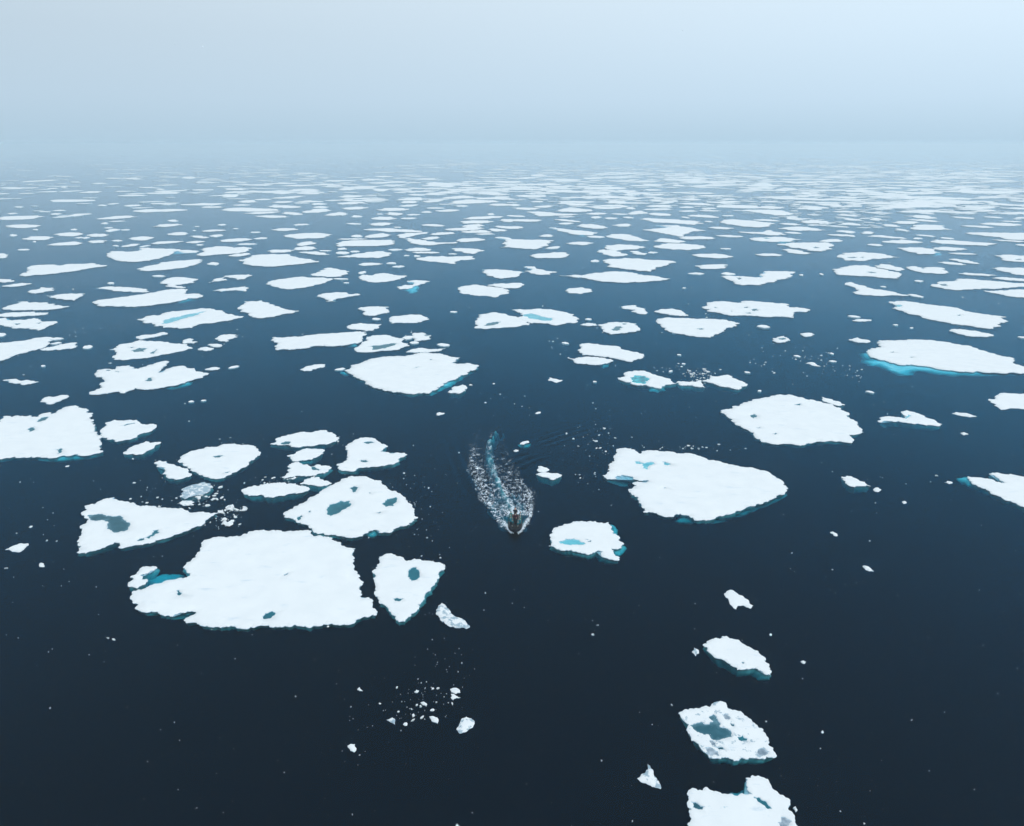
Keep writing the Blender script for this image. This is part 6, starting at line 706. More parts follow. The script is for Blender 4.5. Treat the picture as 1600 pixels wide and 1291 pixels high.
[0.25,[[72.5,594.5],[74.5,599],[76.5,601.5],[79,602.5],[79.5,600.5],[82,599],[82.5,593],[80.5,589.5],[78.5,587.5],[77,587.5],[74.5,588],[73.5,590.5]]],
[0.22,[[-30.1,210.2],[-29.6,211.3],[-29.3,211.3],[-28.9,211.7],[-28.3,211.4],[-27.8,211],[-27.3,210.2],[-27.7,209.1],[-28.2,209],[-28.6,208.8],[-28.9,208.7],[-29.4,208.9]]],
[0.31,[[474.5,719.5],[482,727.5],[486.5,731],[490,732.5],[492,732.5],[492.5,731],[489,722],[482,714.5],[478,712.5],[476.5,712.5],[475,713],[474,714]]],
[0.24,[[-57,352],[-56.5,353.5],[-55.5,355],[-54.5,355],[-53.5,356],[-52,355],[-51,353],[-52,351.5],[-53,350],[-53.5,349.5],[-55,350.5],[-56,350.5]]],
[0.29,[[102.5,689],[105,696.5],[107.5,702],[109.5,702.5],[111,704],[112,700.5],[111.5,687],[109.5,680.5],[107,678.5],[106,680.5],[105,680.5],[103.5,683.5]]],
[0.31,[[-261.5,574.5],[-262.5,580],[-261.5,582],[-260.5,582.5],[-260,583],[-257.5,581],[-253,574.5],[-252,569],[-253,567],[-254,566.5],[-256,568],[-258.5,570.5]]],
[0.24,[[185.5,841],[189.5,845.5],[194,848],[198,851],[201.5,852],[204,848],[206.5,841],[201,833.5],[196.5,831],[194,832.5],[190,833],[188,835]]],
[0.31,[[171,689],[175,694.5],[176.5,694],[180,697.5],[182.5,695.5],[184,695],[184.5,686.5],[181.5,683.5],[179.5,682.5],[176.5,681],[174,681],[172,682.5]]],
[0.33,[[113.7,245.5],[114.5,246],[115.4,246.1],[116.3,245.9],[116.7,245.5],[117,245],[117.4,243.8],[116.5,243.3],[115.6,243],[114.9,243.5],[114.5,243.9],[113.8,244.4]]],
[0.29,[[265.5,466.5],[269,470],[269.5,468.5],[271,468],[272,467],[272.5,465.5],[271.5,461],[269,460],[268,459.5],[267,460.5],[266,462.5],[265.5,463.5]]],
[0.28,[[-181,791.5],[-180.5,803],[-179.5,807],[-175.5,808],[-174.5,810],[-170,807.5],[-166.5,802.5],[-168.5,794],[-170.5,791.5],[-172,788.5],[-175.5,789],[-178.5,789]]],
[0.22,[[142.5,833],[146.5,836],[151.5,840],[154.5,838.5],[159,838],[163,837],[165,829.5],[160.5,825.5],[156,824.5],[153,823.5],[149,824.5],[145.5,826]]],
[0.27,[[-77.5,319.5],[-76.5,320],[-75.5,320.5],[-74.5,320],[-73.5,320],[-71.5,319.5],[-70.5,318],[-71,317],[-72.5,317],[-74,317],[-75,317.5],[-76.5,318]]],
[0.25,[[-266,724.5],[-264.5,731],[-263.5,733],[-261.5,735],[-259,735.5],[-254.5,733.5],[-250.5,730],[-251.5,723.5],[-254,720.5],[-255.5,720],[-258.5,720],[-263,722.5]]],
[0.3,[[-122,554.5],[-120,556.5],[-119,557],[-117,557.5],[-114,555],[-112,554],[-109.5,550.5],[-111,547],[-113,547],[-114.5,546.5],[-116.5,547.5],[-118.5,550.5]]],
[0.29,[[-221.5,971.5],[-220,980],[-218,987.5],[-214.5,991.5],[-211.5,992.5],[-206.5,990],[-201,983.5],[-203.5,970.5],[-205.5,965],[-208.5,967.5],[-212.5,965],[-216,966]]],
[0.28,[[257,587.5],[260,591.5],[264,595.5],[263.5,593],[265.5,593.5],[266,590.5],[265.5,585.5],[261.5,580.5],[260,580.5],[258,579.5],[257.5,581],[257,584.5]]],
[0.29,[[149.5,761],[154,773],[155.5,771.5],[158,772],[159.5,770.5],[161,770.5],[161.5,761],[158,753.5],[155,751.5],[153,750],[152,751.5],[150.5,755]]],
[0.29,[[291,433],[293.5,435],[294.5,435.5],[296,435],[297,434.5],[297.5,433.5],[297,430.5],[294,428],[292.5,428],[292,428.5],[291,429.5],[290.5,430]]],
[0.23,[[-272.5,411.5],[-273,414],[-272,415],[-271.5,415],[-270.5,415.5],[-268.5,415],[-266,412.5],[-266,410.5],[-266.5,409.5],[-267.5,409.5],[-269.5,409.5],[-270.5,410]]],
[0.32,[[39,370],[40,372],[41,373],[41.5,374.5],[42.5,373.5],[43,372.5],[43.5,370],[42,367],[41.5,366.5],[41,367],[40,366.5],[39.5,366.5]]],
[0.29,[[-87,622.5],[-86,628.5],[-84,631.5],[-81.5,632],[-80,630],[-78,631],[-75.5,626.5],[-77,622.5],[-79,619.5],[-81,619.5],[-82.5,618.5],[-84,620]]],
[0.22,[[142,792],[145.5,798],[148,802],[150.5,801],[152.5,797.5],[154,795.5],[154.5,787.5],[150.5,779.5],[149,777],[147,779.5],[144.5,781],[143,785]]],
[0.22,[[-69.5,334],[-69.5,336],[-69,338],[-68.5,338.5],[-68,339.5],[-67.5,339.5],[-66.5,337.5],[-66.5,334.5],[-67,333],[-67,332],[-68,331.5],[-68.5,332]]],
[0.25,[[-452,891],[-450.5,898],[-449,904.5],[-445,904.5],[-441.5,906],[-439,909],[-430.5,903],[-431.5,895.5],[-434,892.5],[-437.5,890],[-441.5,888.5],[-446.5,889.5]]],
[0.3,[[82.5,632],[86,636],[87.5,636.5],[90,636],[92,635],[94.5,634],[96,629],[93.5,626.5],[91.5,625.5],[89,624.5],[86.5,626],[84.5,629]]],
[0.28,[[220,807],[224.5,814],[227,813],[231,814],[233.5,812.5],[235,807],[236.5,802],[231.5,797.5],[228,796],[226.5,797],[223.5,797],[221.5,799]]],
[0.28,[[-97,415.5],[-97,417.5],[-96,419],[-95.5,419.5],[-94,420],[-93.5,418.5],[-91.5,415.5],[-92,413.5],[-93,412.5],[-93.5,412],[-94.5,411.5],[-95.5,412]]],
[0.29,[[152.9,217],[153.7,217.3],[154.3,217.1],[154.9,217],[155.2,216.7],[155.4,216.1],[155.5,215],[154.7,214.7],[154.2,214.9],[153.8,215.2],[153.1,215.4],[152.9,215.9]]],
[0.26,[[-114.5,815.5],[-112,823.5],[-109,826.5],[-107.5,828],[-104.5,827],[-101.5,828],[-97,822],[-99,814.5],[-102,811.5],[-104.5,810.5],[-108,810],[-111,813]]],
[0.24,[[37,605.5],[39.5,609.5],[42,611],[44.5,612],[46.5,612.5],[48.5,612],[50.5,609.5],[48,606],[45.5,603.5],[43.5,601.5],[40.5,602],[39,602]]],
[0.22,[[446.5,780],[451,783],[455.5,784.5],[459,786.5],[459.5,782.5],[461,780.5],[460.5,774],[455.5,770],[451,768],[449,769.5],[447.5,770.5],[446,775]]],
[0.21,[[15,1326],[19,1339.5],[24.5,1349],[32,1354],[36.5,1355.5],[42.5,1354.5],[47,1339],[40.5,1322],[37,1316],[31.5,1316],[25,1314.5],[19.5,1315.5]]],
[0.3,[[-216.5,754],[-214.5,759],[-213,760],[-209,760.5],[-207.5,760.5],[-202.5,756],[-199,751],[-201,747.5],[-202.5,746.5],[-205.5,747],[-209,746.5],[-212,748.5]]],
[0.31,[[-382.5,629],[-384.5,634.5],[-384.5,638.5],[-383.5,640],[-381,638.5],[-380,638],[-375.5,634],[-374.5,629],[-373.5,625.5],[-374,623.5],[-376.5,625],[-378,624.5]]],
[0.28,[[18.5,768.5],[20.5,774.5],[23.5,779],[25.5,781.5],[27.5,781],[30,780],[32,771.5],[30,765.5],[27,761.5],[25,762.5],[22.5,763],[21,763.5]]],
[0.3,[[-134.6,208.4],[-134.4,209.3],[-134.1,209.6],[-133.9,210.2],[-133.5,210.5],[-133,210.4],[-132.1,209.9],[-132.2,208.8],[-132.5,208.5],[-132.8,208],[-133.4,208.1],[-133.8,208]]],
[0.18,[[-46.7,241.2],[-46.5,242.7],[-46.1,243.1],[-45.4,242.9],[-45,242.7],[-44.4,242.3],[-43.7,241.2],[-44.1,240.4],[-44.6,239.9],[-44.9,239.8],[-45.5,240.1],[-46.2,240.5]]],
[0.25,[[342,638],[347,642],[348.5,641],[351,641.5],[352.5,640],[353,637],[353,632.5],[350,630.5],[346.5,629.5],[345,631],[343.5,632],[342.5,634]]],
[0.32,[[-61.5,362.5],[-60.5,365],[-60,365.5],[-59,366],[-58.5,365.5],[-57.5,365],[-56.5,362.5],[-56.5,361],[-57.5,360.5],[-58.5,360.5],[-59.5,360.5],[-60.5,361]]],
[0.21,[[-78,650.5],[-77,654.5],[-76,658],[-74.5,660],[-73,660.5],[-70.5,656],[-68.5,650.5],[-69.5,644.5],[-70.5,643],[-73,644.5],[-74,643.5],[-76.5,647]]],
[0.27,[[-52,714],[-50.5,720.5],[-49,721],[-47.5,724.5],[-45.5,725.5],[-43.5,722.5],[-41,716.5],[-42.5,709.5],[-44.5,707],[-45.5,704.5],[-48,708],[-50,708]]],
[0.23,[[-87.5,404],[-87.5,407],[-86.5,408],[-86,408.5],[-85,408.5],[-83.5,407],[-82.5,405],[-83,403],[-83.5,402.5],[-84,401.5],[-85.5,402],[-86,401.5]]],
[0.31,[[-277,1109],[-276,1118],[-273.5,1122],[-269.5,1128.5],[-265.5,1127.5],[-262,1125],[-256,1115],[-256.5,1104],[-259,1095],[-261.5,1095],[-267.5,1096.5],[-270.5,1098]]],
[0.25,[[-321,480],[-322.5,483],[-322.5,485],[-322,486],[-320.5,484.5],[-317.5,482.5],[-315.5,480],[-314.5,477],[-314,475.5],[-314.5,474],[-316,475],[-317.5,476]]],
[0.25,[[213,479.5],[214.5,481.5],[216,483],[217.5,482],[218,482],[218,479.5],[217,475],[215.5,473],[214,472],[213,472.5],[213,474.5],[212,475.5]]],
[0.26,[[-241.5,452],[-241,454],[-240.5,455.5],[-240,456],[-239,456],[-236.5,454.5],[-234.5,452],[-234,450],[-235,449],[-235.5,448],[-237.5,449],[-239,449.5]]],
[0.28,[[202,707.5],[205,712],[207.5,714],[209.5,715.5],[210.5,712.5],[211.5,711.5],[211.5,704],[208,698.5],[206.5,697.5],[205,698.5],[202.5,696.5],[201.5,698]]],
[0.31,[[-682.5,1020],[-683,1027],[-682,1035],[-679,1036],[-674.5,1036.5],[-669,1037],[-663.5,1033],[-660.5,1022.5],[-663.5,1018.5],[-666.5,1017],[-669.5,1015],[-674.5,1016]]],
[0.25,[[271.5,617.5],[275,621],[276.5,621.5],[278.5,622.5],[279.5,620.5],[281,618.5],[280,613],[276.5,609.5],[274.5,609],[273,610],[272.5,612],[271.5,614.5]]],
[0.32,[[88,603],[89.5,606],[91.5,606.5],[93,608],[94,606],[95,602.5],[96,597.5],[94,593.5],[92.5,594],[91,593.5],[90,596],[89,599]]],
[0.22,[[73,400.5],[74.5,403.5],[75,404.5],[76,404],[77,403.5],[78,403],[78.5,401.5],[77,399.5],[76.5,399],[75,397.5],[74,398],[73,399]]],
[0.24,[[-137.5,1008.5],[-137.5,1023.5],[-134,1023],[-132,1026.5],[-129,1024],[-125,1018.5],[-122,1008.5],[-123,1000],[-125.5,997],[-128,995],[-130.5,997.5],[-134,1000.5]]],
[0.21,[[247,462.5],[250,466.5],[251.5,468.5],[253,468],[253.5,467.5],[254,466.5],[253.5,463.5],[251.5,461.5],[250,461],[248.5,459.5],[248,460],[247,461]]],
[0.22,[[-402,664.5],[-402,669],[-402,671.5],[-400.5,673.5],[-399,673.5],[-395.5,672],[-392,669],[-391.5,664.5],[-392.5,663],[-394,661.5],[-396,661.5],[-398,661.5]]],
[0.3,[[-303,568.5],[-302,571.5],[-301,573],[-299,573.5],[-297.5,575],[-295.5,574],[-292,572],[-293,569.5],[-294,568],[-296.5,567],[-298,566],[-301,567.5]]],
[0.23,[[-581,901.5],[-582,908],[-580,910],[-577.5,913],[-575,913],[-571,912.5],[-564.5,907.5],[-564,901.5],[-564.5,898],[-568.5,896],[-570.5,896.5],[-576,898]]],
[0.23,[[-105.5,408.5],[-105,410],[-104,410],[-102.5,410.5],[-101.5,410.5],[-100.5,410],[-98.5,408.5],[-99.5,407],[-100.5,406],[-102,406],[-102.5,406],[-104.5,407]]],
[0.26,[[171.5,314],[173,315.5],[173.5,315.5],[174,315.5],[174.5,314.5],[175,314.5],[175,313],[173,311.5],[172.5,311],[172,311.5],[171.5,312],[171.5,313]]],
[0.31,[[170.5,616.5],[173.5,619.5],[175,620],[176.5,620.5],[179,621],[180,620.5],[180.5,616.5],[178.5,613],[176,611.5],[174.5,612],[172.5,611],[171,612.5]]],
[0.3,[[-142.5,921],[-140.5,926],[-138,930],[-135.5,930],[-133,930.5],[-129.5,928.5],[-126,921],[-128,913.5],[-129.5,911],[-132.5,911],[-136,912],[-139,916]]],
[0.2,[[83.5,165.1],[84,165.2],[84.4,165.3],[84.6,165.1],[84.9,164.9],[85,164.5],[85.1,163.9],[84.5,163.6],[84.3,163.9],[84,163.9],[83.8,164.3],[83.6,164.7]]],
[0.22,[[-422.5,635],[-423,639],[-423.5,641],[-423,643],[-421.5,644],[-419,642],[-415.5,639],[-414.5,634.5],[-415.5,633],[-415.5,631.5],[-416.5,630],[-419,632.5]]],
[0.23,[[116,417],[117,418.5],[118.5,418.5],[120,419],[120.5,418.5],[121.5,418],[122,416],[120.5,414],[119,414],[118,413.5],[117.5,414.5],[116.5,415.5]]],
[0.27,[[-391.5,737.5],[-393,745.5],[-391.5,746],[-392,749.5],[-390.5,750],[-388.5,750.5],[-384.5,747],[-383.5,742],[-384.5,738.5],[-384,735.5],[-386,733.5],[-387,733.5]]],
[0.16,[[14.6,210.3],[14.9,210.8],[15.3,210.8],[15.8,211.1],[16.1,210.5],[16.4,210.3],[16.7,209.2],[16.3,208.7],[16,208.8],[15.6,208.7],[15.3,209.3],[14.8,209.8]]],
[0.24,[[-172.5,496.5],[-172.5,500],[-171.5,500],[-170.5,500.5],[-169.5,501],[-168,500.5],[-166,498.5],[-166.5,495.5],[-167,494],[-168,494],[-169.5,494.5],[-170.5,494.5]]],
[0.31,[[-20.5,629],[-19.5,635.5],[-19,637.5],[-17.5,637],[-17,639.5],[-15.5,635],[-14.5,629],[-15,625],[-16,624],[-17.5,622.5],[-18.5,622],[-19.5,625]]],
[0.2,[[-266,512],[-266,513.5],[-265,515],[-264.5,516],[-263,515.5],[-261.5,515],[-259.5,513],[-259.5,510.5],[-260,508.5],[-260.5,508.5],[-262,508.5],[-264,509.5]]],
[0.31,[[-211.5,542.5],[-212,546.5],[-211.5,549],[-210.5,548.5],[-210,550.5],[-208.5,549],[-206,545],[-205.5,541.5],[-206,540],[-207,540],[-208,539.5],[-209.5,541]]],
[0.32,[[-169.5,308],[-169.5,309],[-169.5,310],[-169,310],[-168.5,310],[-167.5,309.5],[-166.5,308],[-166,306.5],[-166.5,306],[-167,306.5],[-167.5,306],[-168.5,307]]],
[0.33,[[219,494.5],[221.5,497.5],[223,499.5],[224.5,500],[224.5,498.5],[225,497],[225,494.5],[223,492.5],[221.5,491],[220.5,491],[220,491.5],[219,493]]],
[0.28,[[-460,704],[-462,709],[-462,712],[-459.5,710.5],[-458.5,711],[-456,709],[-451,704],[-449.5,699.5],[-450,697],[-451,697.5],[-453,697.5],[-457,701]]],
[0.28,[[-393.5,724],[-395,730.5],[-394,731],[-394,733.5],[-391,730.5],[-388.5,729],[-384.5,724],[-382,716],[-383,715],[-385,717],[-387.5,718],[-390.5,720.5]]],
[0.29,[[-210.5,422.5],[-211,425.5],[-211,428],[-210.5,429.5],[-210,430.5],[-209.5,431],[-208,431],[-208,428],[-208,426.5],[-208.5,425],[-208.5,423],[-209,422]]],
[0.34,[[-301,554],[-302,557.5],[-302,559.5],[-302,561],[-301,561.5],[-299,559],[-296.5,555.5],[-295,551.5],[-295,549.5],[-296,549.5],[-297,550],[-299,551.5]]],
[0.3,[[-214,780.5],[-213.5,784],[-212,786],[-210.5,788],[-209,788.5],[-206.5,786.5],[-203,780.5],[-203.5,776],[-205,775],[-206,771.5],[-208.5,773.5],[-211,775]]],
[0.17,[[85.2,190.8],[85.8,191.2],[86.2,191.3],[86.5,191.4],[86.8,191.1],[87.1,190.7],[87.2,190.3],[86.7,189.9],[86.3,189.9],[86,189.8],[85.6,190],[85.4,190.4]]],
[0.22,[[24.3,241],[24.7,241.7],[25.2,242],[25.7,242.3],[25.9,241.9],[26.3,241.8],[26.6,240.8],[26.1,240],[25.7,239.6],[25.3,239.8],[25,240.1],[24.5,240.3]]],
[0.27,[[-265.5,464],[-266.5,466.5],[-266.5,468.5],[-267,471],[-266,471],[-265,470],[-263,468.5],[-262.5,465],[-262.5,463.5],[-262,462],[-263,462],[-263.5,462]]],
[0.28,[[135.5,605.5],[137,609],[138,608.5],[139,606.5],[139.5,605],[140,602],[140,596],[138.5,594.5],[137,594.5],[137,595.5],[136,599],[135.5,600]]],
[0.3,[[-300,512.5],[-301.5,515.5],[-301,517],[-301,518.5],[-301,519],[-299.5,518],[-296.5,514.5],[-295,510],[-295,509],[-296,509],[-297,509.5],[-298,509.5]]],
[0.2,[[497.5,966],[503,973],[506,974.5],[510.5,978.5],[512.5,977.5],[512.5,972.5],[511.5,966],[503.5,956.5],[502.5,958],[499,955.5],[498,957.5],[496.5,958.5]]],
[0.31,[[-283,523.5],[-283,525.5],[-282.5,526.5],[-282.5,528],[-281.5,528],[-279.5,527.5],[-277.5,524.5],[-277,521.5],[-277.5,520],[-278,519.5],[-279.5,520.5],[-281,521]]],
[0.29,[[-606,1000.5],[-608.5,1009.5],[-607.5,1012],[-608.5,1017],[-604,1015],[-601.5,1015],[-595,1008],[-593,1000],[-593,996],[-596,995.5],[-598,995.5],[-600.5,994.5]]],
[0.19,[[-21.5,252.5],[-21.5,253],[-21,253.5],[-20.5,253.5],[-20,253.5],[-19.5,253.5],[-19,252.5],[-19.5,251.5],[-20,251],[-20.5,251.5],[-21,251.5],[-21.5,252]]],
[0.11,[[-73.4,157.6],[-73.4,158],[-73.2,158.3],[-73.1,158.4],[-72.8,158.4],[-72.6,158.3],[-72.2,158],[-72.2,157.5],[-72.4,157.4],[-72.6,157.2],[-72.9,157.2],[-73.1,157.3]]],
[0.23,[[-506,1245.5],[-505.5,1254],[-505,1260],[-503,1261],[-499.5,1263],[-496,1261],[-486.5,1245.5],[-486.5,1237],[-487.5,1233],[-490,1231],[-493.5,1230.5],[-498,1234.5]]],
[0.21,[[-271.5,466],[-271.5,468],[-271.5,469.5],[-271,470],[-271,471.5],[-269.5,471],[-267.5,469],[-267,466],[-267,465],[-268,464],[-268.5,464.5],[-269.5,465]]],
[0.27,[[-455,983.5],[-458,993.5],[-457.5,997],[-454,994],[-454,997],[-450,993],[-444,983.5],[-442.5,975.5],[-442,970],[-444.5,972],[-446.5,972.5],[-449.5,974.5]]],
[0.29,[[145,570.5],[147,573],[148,573],[148.5,573],[150,572],[150,570],[150.5,566.5],[149,564],[147.5,564],[146.5,563.5],[146,565],[145,567.5]]],
[0.26,[[83,1034],[86,1040.5],[90,1044.5],[92.5,1043],[94.5,1041.5],[98,1040.5],[100.5,1034],[97.5,1028.5],[93.5,1025.5],[90,1023],[88,1025],[85,1028.5]]],
[0.28,[[-51,387.5],[-51,389.5],[-50.5,390.5],[-50,390.5],[-49,389.5],[-48.5,389.5],[-47.5,387.5],[-48,385.5],[-48.5,385],[-49,384.5],[-49.5,385],[-50.5,385.5]]],
[0.23,[[77.7,196.2],[78.1,196.3],[78.4,196.4],[78.7,196.4],[79,196.1],[79.1,195.7],[79.2,194.9],[78.7,194.6],[78.5,194.7],[78.2,195],[77.9,195.1],[77.8,195.5]]],
[0.32,[[204,742.5],[207.5,747.5],[209,747.5],[210.5,746.5],[212,746.5],[212.5,744.5],[213,739.5],[211,737],[208.5,735.5],[207,734.5],[205,734.5],[204.5,737.5]]],
[0.15,[[59.5,180.8],[59.8,181.1],[60.1,181.2],[60.4,181],[60.6,181.1],[60.8,180.5],[60.9,180.1],[60.6,179.7],[60.3,179.8],[60,179.8],[59.8,179.9],[59.6,180.2]]],
[0.31,[[-182,431.5],[-182.5,433.5],[-182,435],[-181,434.5],[-180.5,435],[-179.5,434.5],[-178,432.5],[-178.5,431],[-178.5,430],[-178.5,429],[-180,429.5],[-180.5,430]]],
[0.29,[[-34,395.5],[-33,396.5],[-32.5,397],[-32,397.5],[-30.5,397],[-30,396.5],[-29,395.5],[-30,394],[-30.5,393.5],[-31,393.5],[-32,394],[-33,394]]],
[0.21,[[390,590],[392.5,592],[394.5,593.5],[396,594],[397.5,594.5],[397.5,592.5],[397,590],[394.5,588],[392.5,586.5],[391,586.5],[390,586],[389.5,587.5]]],
[0.18,[[151,301.5],[152,302],[152.5,302],[152.5,302],[153,301.5],[153,301],[153,300],[152.5,299.5],[151.5,299],[151.5,299.5],[151,299.5],[151,300]]],
[0.21,[[-83,529],[-82.5,531],[-82,532.5],[-80.5,532],[-80,531.5],[-79,531.5],[-77.5,529],[-78.5,526.5],[-79,526],[-80,526.5],[-81,526],[-82,527.5]]],
[0.28,[[-350,740.5],[-350,744],[-349,745],[-348.5,747],[-346.5,747],[-345,746],[-342,743],[-341.5,738.5],[-342,736.5],[-344,737],[-346,737.5],[-347,738]]],
[0.1,[[-70.9,158.4],[-70.8,158.8],[-70.6,159],[-70.5,159],[-70.2,159],[-70.1,159],[-69.7,158.7],[-69.8,158.3],[-70,158.2],[-70.1,158.1],[-70.3,158],[-70.5,158.1]]],
[0.32,[[-229,429],[-229,430.5],[-228.5,431],[-227.5,431],[-227,430.5],[-226,429.5],[-224.5,427.5],[-224,426],[-224.5,425.5],[-225,425.5],[-226.5,427],[-227.5,427.5]]],
[0.21,[[-71,309.5],[-70.5,310.5],[-70.5,310.5],[-70,310.5],[-69.5,310.5],[-69,310.5],[-68.5,309.5],[-68.5,308.5],[-69,308.5],[-69.5,308],[-70,308],[-70,308]]],
[0.22,[[-113,632],[-112.5,634],[-112,636],[-111,636],[-109.5,637],[-109,636],[-107,632],[-107.5,628.5],[-108.5,628],[-109.5,628],[-111,628.5],[-111.5,629]]],
[0.22,[[-123.8,185.9],[-124,186.5],[-123.8,186.6],[-123.7,186.8],[-123.5,186.7],[-123.3,186.7],[-122.8,186.2],[-122.7,185.8],[-122.8,185.6],[-122.9,185.4],[-123.1,185.2],[-123.2,185.3]]],
[0.28,[[-606.5,1033.5],[-610,1042.5],[-610.5,1045.5],[-612.5,1050.5],[-609,1047.5],[-606,1044.5],[-598.5,1033.5],[-595,1025.5],[-592.5,1018.5],[-595,1021],[-597,1022],[-601,1026]]],
[0.23,[[138,332],[138.5,332.5],[139,333.5],[139.5,333],[139.5,332.5],[139.5,332],[139.5,330.5],[138.5,329],[138.5,329],[138,329],[138,330],[138,330.5]]],
[0.3,[[-326.5,513.5],[-327,515.5],[-327,516.5],[-326.5,517],[-326,517.5],[-324.5,516],[-322.5,513.5],[-321.5,511],[-321.5,510],[-323,510.5],[-323.5,511],[-325,512]]],
[0.3,[[-56.5,389],[-56,390.5],[-56,391],[-55.5,391.5],[-55,391],[-54.5,391],[-53.5,389.5],[-54,388],[-54.5,387.5],[-55,387.5],[-55.5,387.5],[-56,387.5]]],
[0.17,[[88.6,198.7],[89,199],[89.2,199.2],[89.5,199.2],[89.5,198.9],[89.6,198.6],[89.6,198],[89.2,197.5],[88.9,197.5],[88.8,197.6],[88.7,197.9],[88.7,198.1]]],
[0.22,[[128,329.5],[129,330.5],[129,330.5],[129.5,331],[130,331],[130,330],[129.5,328.5],[129,327],[128.5,327.5],[128.5,327.5],[128,327.5],[128,328]]],
[0.23,[[122.9,232.9],[123.5,233.4],[123.8,233.4],[124.1,233.4],[124.4,233.4],[124.5,233.1],[124.5,232.5],[123.9,231.9],[123.7,232],[123.3,231.9],[123.1,232.1],[123,232.4]]],
[0.22,[[40.2,181],[40.5,181.6],[40.7,181.8],[40.9,182],[41.1,181.8],[41.2,181.9],[41.4,181.6],[41.1,181.1],[40.8,180.7],[40.7,180.7],[40.5,180.5],[40.3,180.7]]],
[0.21,[[58.1,165.3],[58.3,165.5],[58.6,165.8],[58.7,165.7],[58.9,165.8],[59,165.6],[59,165.3],[58.8,164.9],[58.5,164.7],[58.4,164.8],[58.3,164.8],[58.1,164.8]]],
[0.19,[[45.7,197.1],[46,197.6],[46.3,197.5],[46.4,197.5],[46.6,197.5],[46.8,197.2],[46.9,196.8],[46.6,196.4],[46.4,196.3],[46.2,196.5],[46,196.5],[45.8,196.7]]],
[0.15,[[-286,447.5],[-287,449.5],[-287,450.5],[-287,451],[-286.5,451],[-286,451],[-284.5,448.5],[-283.5,446.5],[-283,445.5],[-284,445.5],[-284,445.5],[-285,446]]],
[0.21,[[-192.5,520],[-192.5,522],[-192,522.5],[-191,522.5],[-190.5,522.5],[-189.5,521.5],[-188.5,520],[-188,518],[-189,517.5],[-189.5,517],[-190,518],[-191,518.5]]],
[0.15,[[19.9,172.5],[20,173],[20.2,173.1],[20.4,173.1],[20.5,172.9],[20.7,172.9],[20.8,172.5],[20.7,172.2],[20.4,172.1],[20.3,172.1],[20.1,172.1],[20,172.2]]],
[0.16,[[45.1,188.2],[45.3,188.6],[45.6,188.7],[45.7,188.8],[45.8,188.6],[46.1,188.5],[46.1,188.2],[45.8,187.7],[45.7,187.7],[45.4,187.7],[45.3,187.7],[45.2,187.9]]],
[0.16,[[126.3,228.8],[126.7,229.2],[127.2,229.6],[127.2,229.4],[127.5,229.5],[127.6,229.4],[127.5,228.8],[127,228.3],[126.8,228.2],[126.4,227.9],[126.3,228],[126.2,228.3]]],
[0.27,[[-224.5,533.5],[-224.5,535],[-224,535.5],[-223.5,536],[-223,536.5],[-222.5,536],[-221,534],[-220.5,532],[-221,531],[-221.5,531],[-222,531],[-223.5,532.5]]],
[0.21,[[69,297.5],[69.5,298],[69.5,298.5],[70,298.5],[70.5,298.5],[70.5,298.5],[70.5,297.5],[70.5,297],[70,297],[69.5,296.5],[69.5,296.5],[69,297]]],
[0.19,[[-215.5,508.5],[-216,510],[-215.5,510.5],[-215.5,511.5],[-215,510.5],[-214,510],[-213,508.5],[-212.5,506.5],[-213,506.5],[-213.5,506],[-214,506.5],[-214.5,507.5]]],
[0.18,[[49.5,222.4],[49.7,222.4],[50,222.4],[50.2,222.4],[50.5,222.4],[50.8,222.4],[51,222.4],[50.6,222],[50.4,222],[50.1,221.8],[49.9,222],[49.6,222]]]
]


# ---------------------------------------------------------------- the sea
def seg_dist(P, A, B):
    A = np.asarray(A, float); B = np.asarray(B, float)
    ab = B - A
    t = np.clip(((P - A) @ ab) / (ab @ ab), 0, 1)
    return np.hypot(*(P - (A + t[:, None] * ab)).T), t

def poly_dist(P, poly):
    """distance to an open polyline and the running parameter 0..1 of the nearest point"""
    best = np.full(len(P), 1e9); par = np.zeros(len(P))
    n = len(poly) - 1
    for i in range(n):
        d, t = seg_dist(P, poly[i], poly[i + 1])
        k = d < best
        best[k] = d[k]; par[k] = (i + t[k]) / n
    return best, par

def wake_height(P):
    z = np.zeros(len(P))
    for (A, B, lam, amp, wid, off) in WAKE_WAVES:
        A = np.array(A); B = np.array(B)
        L = np.linalg.norm(B - A); u = (B - A) / L; n = np.array([-u[1], u[0]])
        s = (P - A) @ u; q = (P - A) @ n - off
        env = np.exp(-(q / wid) ** 2) * np.clip(s / (0.2 * L), 0, 1) * np.clip((L - s) / (0.3 * L), 0, 1)
        z += amp * env * np.sin(2 * math.pi * (q + 0.012 * s * s / L * 8) / lam)
    return z

def lines(lo, hi, step, far):
    a = list(np.arange(lo, hi + 1e-6, step))
    d = step; x = hi
    right = []
    while x < far:
        d *= 1.35; x += d; right.append(min(x, far))
    d = step; x = lo; left = []
    while x > -far:
        d *= 1.35; x -= d; left.append(max(x, -far))
    return np.array(left[::-1] + a + right)

